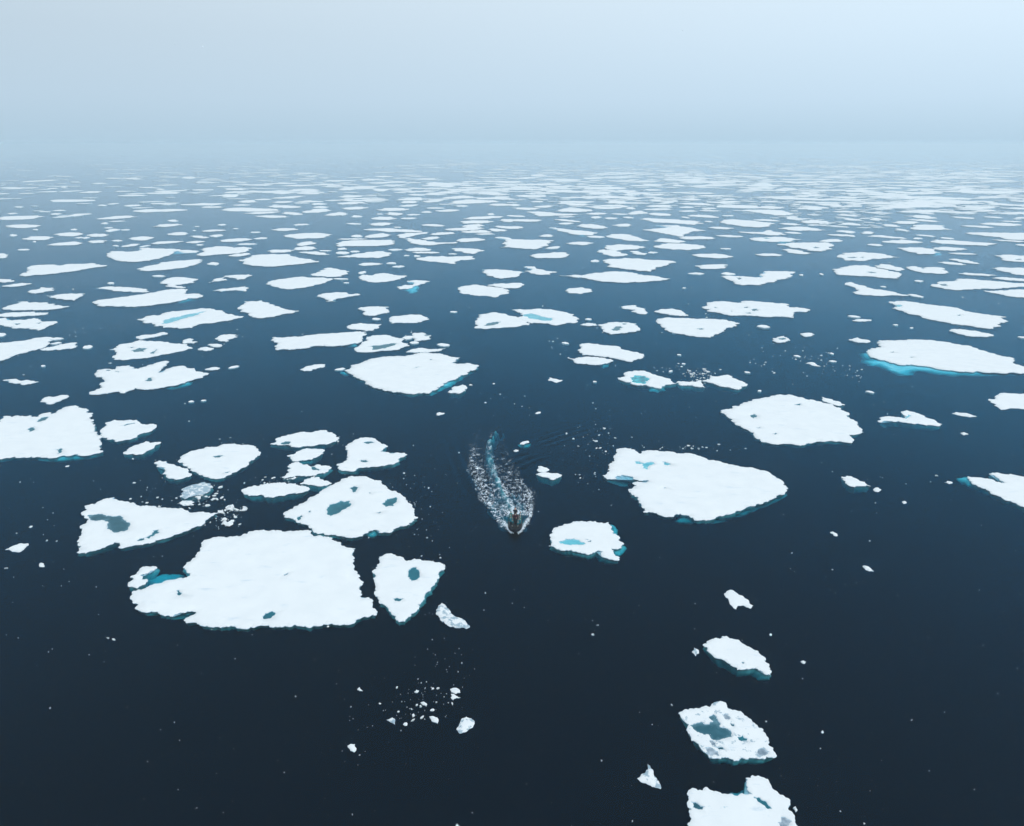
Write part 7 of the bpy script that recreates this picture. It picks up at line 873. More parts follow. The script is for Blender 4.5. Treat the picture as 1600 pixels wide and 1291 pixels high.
FAR = 9000.0
gx = lines(-42, 44, 0.5, FAR)
gy = lines(82, 172, 0.5, FAR)
X, Y = np.meshgrid(gx, gy)
P = np.stack([X.ravel(), Y.ravel()], 1)
Z = wake_height(P)
nx, ny = len(gx), len(gy)
verts = np.column_stack([P, Z])
top = [(j * nx + i, j * nx + i + 1, (j + 1) * nx + i + 1, (j + 1) * nx + i) for j in range(ny - 1) for i in range(nx - 1)]
nv = len(verts)
verts = [tuple(v) for v in verts] + [(-FAR, -FAR, -7), (FAR, -FAR, -7), (FAR, FAR, -7), (-FAR, FAR, -7)]
c00, c10, c11, c01 = 0, nx - 1, ny * nx - 1, (ny - 1) * nx
faces = top + [(nv + 3, nv + 2, nv + 1, nv)]
faces += [tuple(list(range(c00, c10 + 1))[::-1]) + (nv, nv + 1)]
faces += [tuple(range(c01, c11 + 1)) + (nv + 2, nv + 3)]
faces += [tuple(j * nx for j in range(ny)) + (nv + 3, nv)]
faces += [tuple(j * nx + nx - 1 for j in range(ny))[::-1] + (nv + 1, nv + 2)]
sea = mesh_obj('sea', verts, faces, WATER, smooth=True)
sea['kind'] = 'structure'
deep = mesh_obj('deep_water', [(-8990, -8990, -6.5), (8990, -8990, -6.5), (8990, 8990, -6.5), (-8990, 8990, -6.5)], [(0, 1, 2, 3)], DEEP)
deep['kind'] = 'structure'

# ---------------------------------------------------------------- floes
def inside(P, poly):
    P = np.asarray(P, float); x, y = P[:, 0], P[:, 1]
    res = np.zeros(len(P), bool)
    a = np.asarray(poly, float); b = np.roll(a, -1, 0)
    for (x1, y1), (x2, y2) in zip(a, b):
        if y1 == y2: continue
        k = ((y1 > y) != (y2 > y))
        res ^= k & (x < (x2 - x1) * (y - y1) / (y2 - y1) + x1)
    return res

def edge_distance(P, poly):
    a = np.asarray(poly, float); b = np.roll(a, -1, 0)
    best = np.full(len(P), 1e9)
    for i in range(0, len(a)):
        ab = b[i] - a[i]; l2 = ab @ ab
        if l2 == 0: continue
        t = np.clip(((P - a[i]) @ ab) / l2, 0, 1)
        best = np.minimum(best, np.hypot(*(P - (a[i] + t[:, None] * ab)).T))
    return best

def refine(poly, step, amp, rg):
    out = []
    def sub(a, b, depth):
        L = math.hypot(b[0] - a[0], b[1] - a[1])
        if L < step or depth > 6:
            return
        k = rg.uniform(-amp, amp) * min(L, 3 * step + 0.2 * L)
        t = rg.uniform(0.4, 0.6)
        m = (a[0] + (b[0] - a[0]) * t - (b[1] - a[1]) / L * k, a[1] + (b[1] - a[1]) * t + (b[0] - a[0]) / L * k)
        sub(a, m, depth + 1); out.append(m); sub(m, b, depth + 1)
    n = len(poly)
    for i in range(n):
        a, b = tuple(poly[i]), tuple(poly[(i + 1) % n])
        out.append(a); sub(a, b, 0)
    return out

def offset(poly, d):
    a = np.asarray(poly, float)
    ar = 0.5 * np.sum(a[:, 0] * np.roll(a[:, 1], -1) - np.roll(a[:, 0], -1) * a[:, 1])
    w_ = max(1, min(5, len(a) // 12))
    t = np.roll(a, -w_, 0) - np.roll(a, w_, 0)
    n = np.stack([t[:, 1], -t[:, 0]], 1)
    n /= np.maximum(np.linalg.norm(n, axis=1, keepdims=True), 1e-9)
    return a + n * (np.sign(ar) * np.asarray(d).reshape(-1, 1) if np.ndim(d) else np.sign(ar) * d)

def sheet(outer, holes, spacing, clip=None):
    """triangulate the inside of an outline (less the holes) with inner points -> verts 2d, tris"""
    loops = [outer] + list(holes) + ([clip] if clip is not None else [])
    pts = []; edges = []
    for lp in loops:
        s = len(pts)
        pts += [tuple(p) for p in lp]
        edges += [(s + i, s + (i + 1) % len(lp)) for i in range(len(lp))]
    a = np.asarray(outer, float)
    if spacing:
        xs = np.arange(a[:, 0].min(), a[:, 0].max(), spacing); ys = np.arange(a[:, 1].min(), a[:, 1].max(), spacing)
        if len(xs) * len(ys):
            G = np.stack(np.meshgrid(xs, ys), -1).reshape(-1, 2)
            G = G + RNG.uniform(-0.35, 0.35, G.shape) * spacing
            ok = inside(G, outer)
            G = G[ok]
            if len(G):
                d = edge_distance(G, outer)
                for h in holes: d = np.minimum(d, edge_distance(G, h))
                G = G[d > 0.3 * spacing]
                pts += [tuple(p) for p in G]
    V, E, Fc, *_ = geometry.delaunay_2d_cdt([Vector(p) for p in pts], edges, [], 0, 1e-4)
    V = np.array([(v.x, v.y) for v in V])
    Fc = [f for f in Fc if len(f) == 3]
    if not Fc: return None
    T3 = np.array(Fc)
    cen = V[T3].mean(1)
    ok = inside(cen, outer)
    for h in holes: ok &= ~inside(cen, h)
    if clip is not None: ok &= inside(cen, clip)
    T3 = T3[ok]
    if not len(T3): return None
    # upward winding
    e1 = V[T3[:, 1]] - V[T3[:, 0]]; e2 = V[T3[:, 2]] - V[T3[:, 0]]
    fl = (e1[:, 0] * e2[:, 1] - e1[:, 1] * e2[:, 0]) < 0
    T3[fl] = T3[fl][:, ::-1]
    usedv = np.unique(T3); mp = -np.ones(len(V), int); mp[usedv] = np.arange(len(usedv))
    return V[usedv], mp[T3]

def boundary(tris):
    cnt = {}
    for t in tris:
        for i in range(3):
            cnt[(t[i], t[(i + 1) % 3])] = 1
    return [e for e in cnt if (e[1], e[0]) not in cnt]

def solid(V2, tris, ztop, rings, mats_idx):
    """top sheet plus walls that follow its whole boundary; rings = [(z factor or absolute fn, outward shift)]"""
    n = len(V2)
    verts = [(V2[i, 0], V2[i, 1], ztop[i]) for i in range(n)]
    faces = [tuple(t) for t in tris]; idx = [0] * len(faces)
    be = boundary(tris)
    nrm = {}
    for a, b in be:
        d = V2[b] - V2[a]; L = math.hypot(*d) or 1
        o = np.array([d[1], -d[0]]) / L
        for k in (a, b): nrm[k] = nrm.get(k, 0) + o
    prev = {k: k for k in nrm}
    cen = V2.mean(0)
    for zf, sh, *rest in rings:
        cur = {}; lp = rest[0] if rest else 0.0
        for k, o in nrm.items():
            L = math.hypot(*o) or 1
            cur[k] = len(verts)
            s = sh * (0.6 + 0.8 * RNG.random())
            q_ = V2[k] + (cen - V2[k]) * lp
            verts.append((q_[0] + o[0] / L * s, q_[1] + o[1] / L * s, zf(ztop[k])))
        for a, b in be:
            faces.append((prev[a], cur[a], cur[b], prev[b])); idx.append(mats_idx)
        prev = cur
    return verts, faces, idx

def fbm(x, y, s, sd=0.0):
    return noise.fractal(Vector((x * s, y * s, sd)), 1.0, 2.0, 4)

RNG = np.random.default_rng(11)
NEAR_POLYS = []

def build_floe(e, num):
    rg = random.Random(num * 7 + 1)
    o = e['o']; fb = e['f']; chunk = e['k'] == 1
    cx = sum(p[0] for p in o) / len(o); cyy = sum(p[1] for p in o) / len(o)
    dist = math.hypot(cx, cyy)
    step = max(0.26, dist * 0.003)
    loc = lambda L: [(x - cx, y - cyy) for x, y in L]
    if dist < 330: NEAR_POLYS.append(np.asarray(o))
    simple = not (e.get('p') or e.get('g') or e.get('x')) and dist > 230
    snow = snow_for(e.get('w', 0))
    name = 'ice_chunk' if chunk else 'ice_floe'
    outs = [refine(loc(q), step, 0.29 if not chunk else 0.2, rg) for q in [o] + e.get('x', [])]
    ponds = [(refine(loc(q), step * 0.8, 0.26, rg), t) for q, t in e.get('p', [])]
    root = None
    want_parts = not simple and not chunk or e.get('g')
    if want_parts:
        root = empty(name, (cx, cyy, 0))
    made = None
    for q in outs:
        w = np.asarray(q); ext = math.sqrt(max(1e-3, np.ptp(w[:, 0]) * np.ptp(w[:, 1])))
        sh_ = min(1.0, ext / 9.0) if not chunk else min(0.4, ext / 8.0)
        sp = max(0.55, ext / 20) if not chunk else max(0.22, ext / 8)
        sp = max(sp, dist * 0.004)
        r = sheet(q, [p for p, _ in ponds], sp)
        if r is None: continue
        V2, tr = r
        ed = edge_distance(V2, q)
        wid = min(0.9, 0.25 * ext)
        zt = []
        for i in range(len(V2)):
            x, y = V2[i]
            t = min(1.0, ed[i] / wid); t = t * t * (3 - 2 * t)
            h = fb * (0.66 + 0.34 * t)
            a = fbm(x + cx, y + cyy, 0.22) ; b_ = fbm(x + cx, y + cyy, 0.9, 3.0)
            if chunk: h = fb * (0.25 + 1.1 * t * (0.8 + 0.5 * b_))
            else: h += (0.035 * a + 0.035 * b_) * (0.35 + 0.65 * t)
            zt.append(max(0.04, h))
        verts, faces, idx = solid(V2, tr, zt, [(lambda z: z * 0.45, 0.03 * sh_), (lambda z: -0.03, -0.05 * sh_, 0.01), (lambda z: -0.04 - 0.14 * sh_, 0.0, 0.4)], 1)
        if root is not None:
            made = mesh_obj('snow_cover', verts, faces, [snow, ICE_SIDE], root, idx, smooth=False)
            made.data.polygons.foreach_set('use_smooth', [k == 0 for k in idx])
        else:
            made = mesh_obj(name, verts, faces, [snow, ICE_SIDE], None, idx, loc=(cx, cyy, 0))
            made.data.polygons.foreach_set('use_smooth', [k == 0 for k in idx])
            root = made
    if root is None: return
    for p, t in ponds:
        pp = offset(p, 0.05)
        pe = math.sqrt(max(1e-3, np.ptp(pp[:, 0]) * np.ptp(pp[:, 1])))
        r = sheet([tuple(v) for v in pp], [], max(0.2, pe / 9), clip=outs[0])
        if r is None: continue
        V2, tr = r
        dep = np.clip(edge_distance(V2, pp) / min(0.7, 0.22 * pe), 0, 1)
        verts, faces, idx = solid(V2, tr, [max(0.05, fb - 0.08)] * len(V2), [(lambda z: -0.3, -0.02)], 1)
        po = mesh_obj('melt_pond', verts, faces, [POND[t], ICE_SIDE], root, idx)
        po.data.attributes.new('depth', 'FLOAT', 'POINT').data.foreach_set('value', list(dep) + [0.0] * (len(verts) - len(dep)))
    for q, t in e.get('g', []):
        q = refine(loc(q), step, 0.22, rg)
        zt0 = {'n': -0.20, 'b': -0.14, 'd': -1.0, 'm': -0.55}[t]; ze = {'n': -0.65, 'b': -0.55, 'd': -1.7, 'm': -0.95}[t]
        w = np.asarray(q); ext = math.sqrt(max(1e-3, np.ptp(w[:, 0]) * np.ptp(w[:, 1])))
        r = sheet(q, [], max(0.45, ext / 12))
        if r is None: continue
        V2, tr = r
        ed = edge_distance(V2, q)
        zt = [ze + (zt0 - ze) * min(1, ed[i] / 0.7) + 0.10 * fbm(V2[i, 0] + cx, V2[i, 1], 0.5) for i in range(len(V2))]
        verts, faces, idx = solid(V2, tr, zt, [(lambda z: z - 0.4, 0.0, 0.25)], 0)
        mesh_obj('underwater_ledge', verts, faces, UNDER, root, idx, smooth=True)
    if want_parts and dist < 190 and not chunk:
        for q in outs:
            n = len(q); w_ = np.asarray(q); sh_ = min(1.0, math.sqrt(np.ptp(w_[:, 0]) * np.ptp(w_[:, 1])) / 9.0)
            w = np.array([max(-0.3, -0.20 + 0.50 * fbm(x + cx, y + cyy, 0.12, 9.0) + 0.2 * fbm(x + cx, y + cyy, 0.6, 4.0)) for x, y in q])
            r0 = offset(q, -0.35 * sh_); r1 = offset(q, w); r2 = np.asarray(q) * 0.8 + np.asarray(q).mean(0) * 0.2
            verts = [(*p, -0.08) for p in r0] + [(*p, -0.50) for p in r1] + [(*p, -1.3) for p in r2]
            faces = [(k * n + i, (k + 1) * n + i, (k + 1) * n + (i + 1) % n, k * n + (i + 1) % n) for k in range(2) for i in range(n)]
            mesh_obj('underwater_rim', verts, faces, UNDER, root, smooth=True)
    far_or = 'floes of the near field' if dist < 130 else 'floes of the middle field' if dist < 300 else 'floes of the far ice belt'
    tag(root, e['l'], 'ice chunk' if chunk else 'ice floe', 'loose ice chunks on the water' if chunk else far_or)

for k, e in enumerate(FLOES):
    build_floe(e, k)

# ---------------------------------------------------------------- far pack ice that reads as one mass
def far_pack():
    rg = random.Random(5)
    verts = []; faces = []; idx = []
    def add(pts, fb):
        n = len(pts); s = len(verts)
        verts.extend((x, y, fb) for x, y in pts); verts.extend((x, y, -0.3) for x, y in pts)
        ar = sum(pts[i][0] * pts[(i + 1) % n][1] - pts[(i + 1) % n][0] * pts[i][1] for i in range(n))
        order = list(range(n)) if ar > 0 else list(range(n))[::-1]
        faces.append(tuple(s + i for i in order)); idx.append(0)
        for q in range(n):
            a, b = order[q], order[(q + 1) % n]
            faces.append((s + a, s + n + a, s + n + b, s + b)); idx.append(1)
    for fb, o in FAR_FLOES:
        q = refine(o, 3.0, 0.15, rg)
        add(q, fb)
    def blob(x, y, w, h, rot, fb):
        n = 11; pts = []
        for k in range(n):
            a = 2 * math.pi * k / n
            r = rg.uniform(0.62, 1.12)
            u, v = math.cos(a) * r * w, math.sin(a) * r * h
            pts.append((x + u * math.cos(rot) - v * math.sin(rot), y + u * math.sin(rot) + v * math.cos(rot)))
        add(pts, fb)
    # number of floes thins out with distance and is higher on the right hand side
    made = 0
    while made < FAR_COUNT:
        d = 700 * (5200 / 700) ** rg.random()
        az = rg.uniform(-0.85, 0.85)
        x, y = d * math.sin(az), d * math.cos(az)
        lead = 1.2 * noise.noise(Vector((x * 0.004, y * 0.0016, 2.0)))
        side = 0.22 + 0.78 / (1 + math.exp(-(az - 0.08) * 9))
        if rg.random() > side * (0.62 + 0.9 * lead): continue
        if d < 950 and rg.random() > (d - 700) / 250 * (0.4 + 0.6 * side): continue
        w = rg.choice((5, 7, 9, 12, 16, 22)) * rg.uniform(0.7, 1.3)
        blob(x, y, w, w * rg.uniform(0.45, 0.9), rg.uniform(-0.5, 0.5), rg.uniform(0.25, 0.6))
        made += 1
    for _ in range(650):        # crowded patches in front of the dense right hand pack
        az = rg.uniform(0.05, 0.66); d = rg.uniform(560, 900)
        x, y = d * math.sin(az), d * math.cos(az)
        if noise.noise(Vector((x * 0.006, y * 0.003, 7.0))) < 0.05: continue
        w = rg.uniform(1.5, 6)
        blob(x, y, w, w * rg.uniform(0.4, 0.8), rg.uniform(-0.4, 0.4), rg.uniform(0.2, 0.45))
    o = mesh_obj('distant_pack_ice', verts, faces, [SNOW[0.0], ICE_SIDE], None, idx)
    tag(o, 'crowded distant pack ice fading into the haze under the horizon', 'pack ice', kind='stuff')
FAR_COUNT = 6500
far_pack()

# ---------------------------------------------------------------- brash ice: countless crumbs between the floes
def brash():
    rg = random.Random(21)
    P0 = []
    for (x, y, sx, sy, n, s0, s1) in BRASH:
        for _ in range(n):
            P0.append((rg.gauss(x, sx * 0.5), rg.gauss(y, sy * 0.5), 0.4 * s0 + (1.2 * s1 - s0) * rg.random() ** 3.5))
    for _ in range(1100):
        y = 45 * (330 / 45) ** rg.random()
        x = rg.uniform(-0.9, 0.9) * y
        if noise.noise(Vector((x * 0.05, y * 0.03, 1.0))) < 0.02: continue
        if y < 115 and rg.random() < 0.7: continue
        P0.append((x, y, (0.025 + 0.14 * rg.random() ** 5) * (1 + y / 90)))
    A = np.array([(p[0], p[1]) for p in P0])
    bad = np.zeros(len(A), bool)
    for q in NEAR_POLYS: bad |= inside(A, q)
    bad |= (np.abs(A[:, 0] - 0.5) < 2.2) & (A[:, 1] > 95) & (A[:, 1] < 105)
    verts = []; faces = []
    for (x, y, s), b in zip(P0, bad):
        if b: continue
        n = rg.choice((5, 6, 7)); k = len(verts)
        st = rg.uniform(0.3, 1.0); ro = rg.uniform(0, 3.14)
        h = s * rg.uniform(0.12, 0.5)
        for ring, (rr, z) in enumerate(((0.9, -0.08), (1.0, h * 0.35), (0.6, h))):
            for i in range(n):
                a = 2 * math.pi * i / n
                r = s * rr * rg.uniform(0.45, 1.3)
                u, v = r * math.cos(a), r * math.sin(a) * st
                verts.append((x + u * math.cos(ro) - v * math.sin(ro), y + u * math.sin(ro) + v * math.cos(ro), z * rg.uniform(0.8, 1.2)))
        for q in range(2):
            for i in range(n):
                a, b2 = k + q * n + i, k + q * n + (i + 1) % n
                faces.append((a, b2, b2 + n, a + n))
        faces.append(tuple(k + 2 * n + i for i in range(n)))
    o = mesh_obj('brash_ice', verts, faces, SNOW[0.35])
    tag(o, 'scattered white brash ice crumbs floating between the floes', 'brash ice', kind='stuff')
brash()

# ---------------------------------------------------------------- the inflatable boat
RUBBER = plain('black_rubber', (0.005, 0.006, 0.009), 0.75, 0.12, 0.25, 8)
GREYR = plain('grey_rubber', (0.018, 0.019, 0.021), 0.7, 0.15, 0.2, 10)
DECK = plain('aluminium_deck', (0.010, 0.011, 0.012), 0.75, 0.12, 0.25, 12)
ROPE = plain('rope', (0.45, 0.43, 0.38), 0.9, 0.1)
COWL = plain('motor_cowl', (0.02, 0.02, 0.022), 0.25, 0.6)
OLIVE = plain('olive_canvas', (0.010, 0.011, 0.009), 0.9, 0.1, 0.3, 15)
PURPLE = plain('dark_strake', (0.05, 0.03, 0.07), 0.5, 0.4)

def catmull(pts, n):
    pts = [Vector(p) for p in pts]
    out = []
    for i in range(len(pts) - 1):
        p0 = pts[max(0, i - 1)]; p1 = pts[i]; p2 = pts[i + 1]; p3 = pts[min(len(pts) - 1, i + 2)]
        for k in range(n):
            t = k / n
            out.append(0.5 * ((2 * p1) + (p2 - p0) * t + (2 * p0 - 5 * p1 + 4 * p2 - p3) * t * t + (3 * p1 - p0 - 3 * p2 + p3) * t ** 3))
    out.append(pts[-1])
    return out

def tube(path, radii, seg=12):
    verts = []; faces = []
    n = len(path)
    up = Vector((0, 0, 1))
    for i, p in enumerate(path):
        d = (path[min(n - 1, i + 1)] - path[max(0, i - 1)]).normalized()
        s = d.cross(up)
        s = s.normalized() if s.length > 1e-4 else Vector((1, 0, 0))
        u = s.cross(d).normalized()
        r = radii[i] if isinstance(radii, (list, tuple)) else radii
        for k in range(seg):
            a = 2 * math.pi * k / seg
            verts.append(p + s * (math.cos(a) * r) + u * (math.sin(a) * r))
    for i in range(n - 1):
        for k in range(seg):
            a, b = i * seg + k, i * seg + (k + 1) % seg
            faces.append((a, b, b + seg, a + seg))
    faces.append(tuple(range(seg))[::-1]); faces.append(tuple((n - 1) * seg + k for k in range(seg)))
    return verts, faces

def box(cx, cy_, cz, sx, sy, sz, taper=1.0, bev=0.03):
    bm = bmesh.new()
    bmesh.ops.create_cube(bm, size=1.0)
    for v in bm.verts:
        t = taper if v.co.z > 0 else 1.0
        v.co = Vector((v.co.x * sx * t, v.co.y * sy * t, v.co.z * sz))
    bmesh.ops.bevel(bm, geom=bm.edges[:], offset=bev, segments=2, affect='EDGES')
    verts = [(v.co.x + cx, v.co.y + cy_, v.co.z + cz) for v in bm.verts]
    bm.verts.index_update()
    faces = [tuple(v.index for v in f.verts) for f in bm.faces]
    bm.free()
    return verts, faces

BOAT_LOC = (0.50, 100.1, 0.0)
BY = BOAT_LOC[1]
BOAT_ROT = math.pi - 0.03
boat = empty('inflatable_boat', BOAT_LOC, BOAT_ROT)
boat.rotation_euler = (R(3.0), 0, BOAT_ROT)
tag(boat, 'black inflatable motor boat full of people heading towards the viewer', 'boat')
half = [(0.80, -2.95, 0.26), (0.82, -1.6, 0.27), (0.82, 0.2, 0.28), (0.78, 1.25, 0.32), (0.58, 2.1, 0.42), (0.26, 2.62, 0.54)]
tp = catmull([(0.80, -3.3, 0.28)] + half + [(0, 2.78, 0.58)] + [(-x, y, z) for x, y, z in half[::-1]] + [(-0.80, -3.3, 0.28)], 6)
nt_ = len(tp)
rad = [0.27 * min(1.0, 0.25 + 0.75 * min(i, nt_ - 1 - i) / 6) for i in range(nt_)]
v, f = tube(tp, rad, 16)
pont = mesh_obj('pontoon', v, f, RUBBER, boat, smooth=True)
sp = [Vector((p.x * 1.285 if abs(p.x) > 0.3 else p.x * 1.1, p.y + (0.24 if abs(p.x) < 0.5 else 0.0), p.z - 0.03)) for p in tp[6:-6]]
v, f = tube(sp, 0.035, 6); mesh_obj('rub_strake', v, f, PURPLE, pont, smooth=True)
for s in (-1, 1):
    gp = []
    for k in range(25):
        yy = -2.4 + k * 0.165
        gp.append(Vector((s * (0.93 + 0.0 * k), yy, 0.52 + 0.03 * math.cos(k * math.pi / 2))))
    v, f = tube(gp, 0.014, 5); mesh_obj('grab_line', v, f, ROPE, pont, smooth=True)
v, f = box(0, -0.35, 0.10, 1.25, 4.9, 0.05, 1, 0.01); mesh_obj('floor', v, f, DECK, boat)
hv = [(-.62, -2.9, .02), (.62, -2.9, .02), (.62, .9, .02), (0.36, 1.9, .2), (0, 2.45, .36), (-0.36, 1.9, .2), (-.62, .9, .02), (0, -2.9, -.22), (0, .9, -.2), (0, 1.9, .02)]
hf = [(0, 7, 1), (0, 6, 8, 7), (7, 8, 2, 1), (6, 5, 9, 8), (8, 9, 3, 2), (5, 4, 9), (9, 4, 3)]
mesh_obj('keel', hv, hf, RUBBER, boat)
v, f = box(0, -2.75, 0.36, 1.3, 0.07, 0.5, 1, 0.015); mesh_obj('transom', v, f, GREYR, boat)
# canvas dodger over the bow with two light handles
bv = []; bf = []
rows = [(1.15, .60, .50), (1.6, .50, .62), (2.05, .36, .70), (2.4, .16, .74)]
for yy, w, z in rows:
    for k in range(5):
        t = k / 2 - 1
        bv.append((w * t, yy, z - 0.10 * t * t))
for i in range(3):
    for k in range(4):
        a = i * 5 + k; bf.append((a, a + 1, a + 6, a + 5))
dod = mesh_obj('bow_cover', bv, bf, OLIVE, boat, smooth=True)
md = dod.modifiers.new('solid', 'SOLIDIFY'); md.thickness = 0.03
for s in (-1, 1):
    v, f = tube(catmull([(s * .48, 1.3, .60), (s * .46, 1.38, .68), (s * .42, 1.5, .68), (s * .38, 1.56, .62)], 4), 0.028, 6)
    mesh_obj('handle', v, f, ROPE, dod, smooth=True)
v, f = box(0, 1.02, 0.36, 0.8, 0.35, 0.42, 0.9, 0.05); mesh_obj('gear_locker', v, f, GREYR, boat)
mot = empty('outboard_motor', (0, -3.05, 0)); mot.parent = boat
v, f = box(0, 0, 0.86, 0.36, 0.56, 0.46, 0.78, 0.08); mesh_obj('cowl', v, f, COWL, mot, smooth=True)
v, f = box(0, 0.02, 0.30, 0.16, 0.26, 0.9, 1.15, 0.04); mesh_obj('shaft', v, f, GREYR, mot)
v, f = tube(catmull([(0, .25, .78), (0.03, .5, .82), (0.05, .85, .84)], 4), 0.025, 6); mesh_obj('tiller', v, f, COWL, mot, smooth=True)

# ---------------------------------------------------------------- people
SKIN = plain('skin', (0.50, 0.31, 0.23), 0.6, 0.3)
TEAL = plain('teal_jacket', (0.004, 0.20, 0.19), 0.75, 0.2, 0.3, 9)
TEAL2 = plain('blue_teal_jacket', (0.006, 0.15, 0.19), 0.75, 0.2, 0.3, 9)
BLACKC = plain('black_cloth', (0.012, 0.012, 0.016), 0.85, 0.15, 0.3, 9)
NAVY = plain('navy_trousers', (0.015, 0.017, 0.032), 0.85, 0.15, 0.3, 9)
MAROON = plain('dark_red_jacket', (0.045, 0.005, 0.014), 0.8, 0.15, 0.3, 9)
ORANGE = plain('orange_cloth', (0.62, 0.17, 0.035), 0.8, 0.2, 0.2, 12)
HATS = [plain('grey_hat', (0.12, 0.13, 0.14), 0.95, 0.05), plain('teal_hood', (0.01, 0.15, 0.155), 0.9, 0.1), BLACKC, plain('white_hat', (0.6, 0.6, 0.62), 0.95, 0.05)]
BOOT = plain('rubber_boot', (0.02, 0.02, 0.022), 0.5, 0.4)
EYE = plain('eye', (0.02, 0.015, 0.01), 0.2, 0.5)

def skin_mesh(name, joints, bones, sub=1):
    """joints: name -> (co, radius); a continuous surface grown over the skeleton"""
    keys = list(joints)
    me = bpy.data.meshes.new(name + '_skeleton')
    me.from_pydata([joints[k][0] for k in keys], [(keys.index(a), keys.index(b)) for a, b in bones], [])
    ob = bpy.data.objects.new(name + '_skeleton', me)
    C.objects.link(ob)
    ob.modifiers.new('skin', 'SKIN')
    lay = me.skin_vertices[0].data
    for i, k in enumerate(keys):
        r = joints[k][1]
        lay[i].radius = r if isinstance(r, tuple) else (r, r)
    lay[0].use_root = True
    sm = ob.modifiers.new('sub', 'SUBSURF'); sm.levels = sub; sm.render_levels = sub
    dg = bpy.context.evaluated_depsgraph_get()
    res = bpy.data.meshes.new_from_object(ob.evaluated_get(dg))
    res.name = name
    bpy.data.objects.remove(ob); bpy.data.meshes.remove(me)
    res.polygons.foreach_set('use_smooth', [True] * len(res.polygons))
    return res

def pose(stand, tiller=False):
    J = {}
    if stand:
        J['pelvis'] = ((0, 0, 0.95), 0.15); J['spine'] = ((0, 0.02, 1.15), 0.145); J['chest'] = ((0, 0.03, 1.36), 0.155)
        up = 0.83
    else:
        J['pelvis'] = ((0, 0, 0.13), 0.155); J['spine'] = ((0, -0.03, 0.33), 0.15); J['chest'] = ((0, 0.0, 0.53), 0.16)
        up = 0.0
    z = up + 0.0
    J['neck'] = ((0, 0.03, 0.69 + z), 0.062); J['skull'] = ((0, 0.05, 0.80 + z), 0.095); J['crown'] = ((0, 0.035, 0.895 + z), 0.075)
    J['nose'] = ((0, 0.155, 0.795 + z), 0.018)
    B = [('pelvis', 'spine'), ('spine', 'chest'), ('chest', 'neck'), ('neck', 'skull'), ('skull', 'crown'), ('skull', 'nose')]
    for s, q in ((-1, 'l'), (1, 'r')):
        J['sh' + q] = ((s * 0.20, 0.0, 0.60 + z), 0.075)
        if tiller and s > 0:
            J['el' + q] = ((s * 0.30, -0.10, 0.38 + z), 0.052); J['wr' + q] = ((s * 0.22, -0.30, 0.22 + z), 0.036)
            fd = Vector((-0.25, -0.75, -0.35)).normalized()
        else:
            J['el' + q] = ((s * 0.29, 0.06, 0.36 + z), 0.052); J['wr' + q] = ((s * 0.17, 0.27, 0.27 + z), 0.036)
            fd = Vector((-s * 0.35, 0.75, -0.3)).normalized()
        B += [('chest', 'sh' + q), ('sh' + q, 'el' + q), ('el' + q, 'wr' + q)]
        w = Vector(J['wr' + q][0])
        side = fd.cross(Vector((0, 0, 1))).normalized()
        palm = w + fd * 0.085
        J['pm' + q] = (tuple(palm), (0.042, 0.020)); B.append(('wr' + q, 'pm' + q))
        for k, (off, ln) in enumerate(((-0.033, 0.065), (-0.011, 0.078), (0.011, 0.074), (0.033, 0.058))):
            a = palm + side * off + fd * 0.03; b = a + fd * ln * 0.6 + Vector((0, 0, -0.015)); c = b + fd * ln * 0.25 + Vector((0, 0, -0.035))
            for nme, pt, r in (('a', a, 0.009), ('b', b, 0.009), ('c', c, 0.008)): J[f'f{k}{nme}{q}'] = (tuple(pt), r)
            B += [('pm' + q, f'f{k}a{q}'), (f'f{k}a{q}', f'f{k}b{q}'), (f'f{k}b{q}', f'f{k}c{q}')]
        t1 = w + fd * 0.04 - side * s * 0.045; t2 = t1 + fd * 0.045 - side * s * 0.012
        J['t1' + q] = (tuple(t1), 0.011); J['t2' + q] = (tuple(t2), 0.009)
        B += [('wr' + q, 't1' + q), ('t1' + q, 't2' + q)]
        if stand:
            J['hp' + q] = ((s * 0.10, 0, 0.88), 0.105); J['kn' + q] = ((s * 0.13, 0.05, 0.50), 0.070); J['an' + q] = ((s * 0.15, 0.0, 0.09), 0.045); J['to' + q] = ((s * 0.17, 0.17, 0.035), 0.035)
        else:
            J['hp' + q] = ((s * 0.11, 0.05, 0.10), 0.105); J['kn' + q] = ((s * 0.14, 0.44, 0.12), 0.070); J['an' + q] = ((s * 0.13, 0.42, -0.29), 0.045); J['to' + q] = ((s * 0.14, 0.58, -0.345), 0.035)
        B += [('pelvis', 'hp' + q), ('hp' + q, 'kn' + q), ('kn' + q, 'an' + q), ('an' + q, 'to' + q)]
    return J, B

def grow(J, keys, B, add):
    j = {k: (J[k][0], (J[k][1] if not isinstance(J[k][1], tuple) else J[k][1][0]) + add) for k in keys}
    return j, [b for b in B if b[0] in j and b[1] in j]

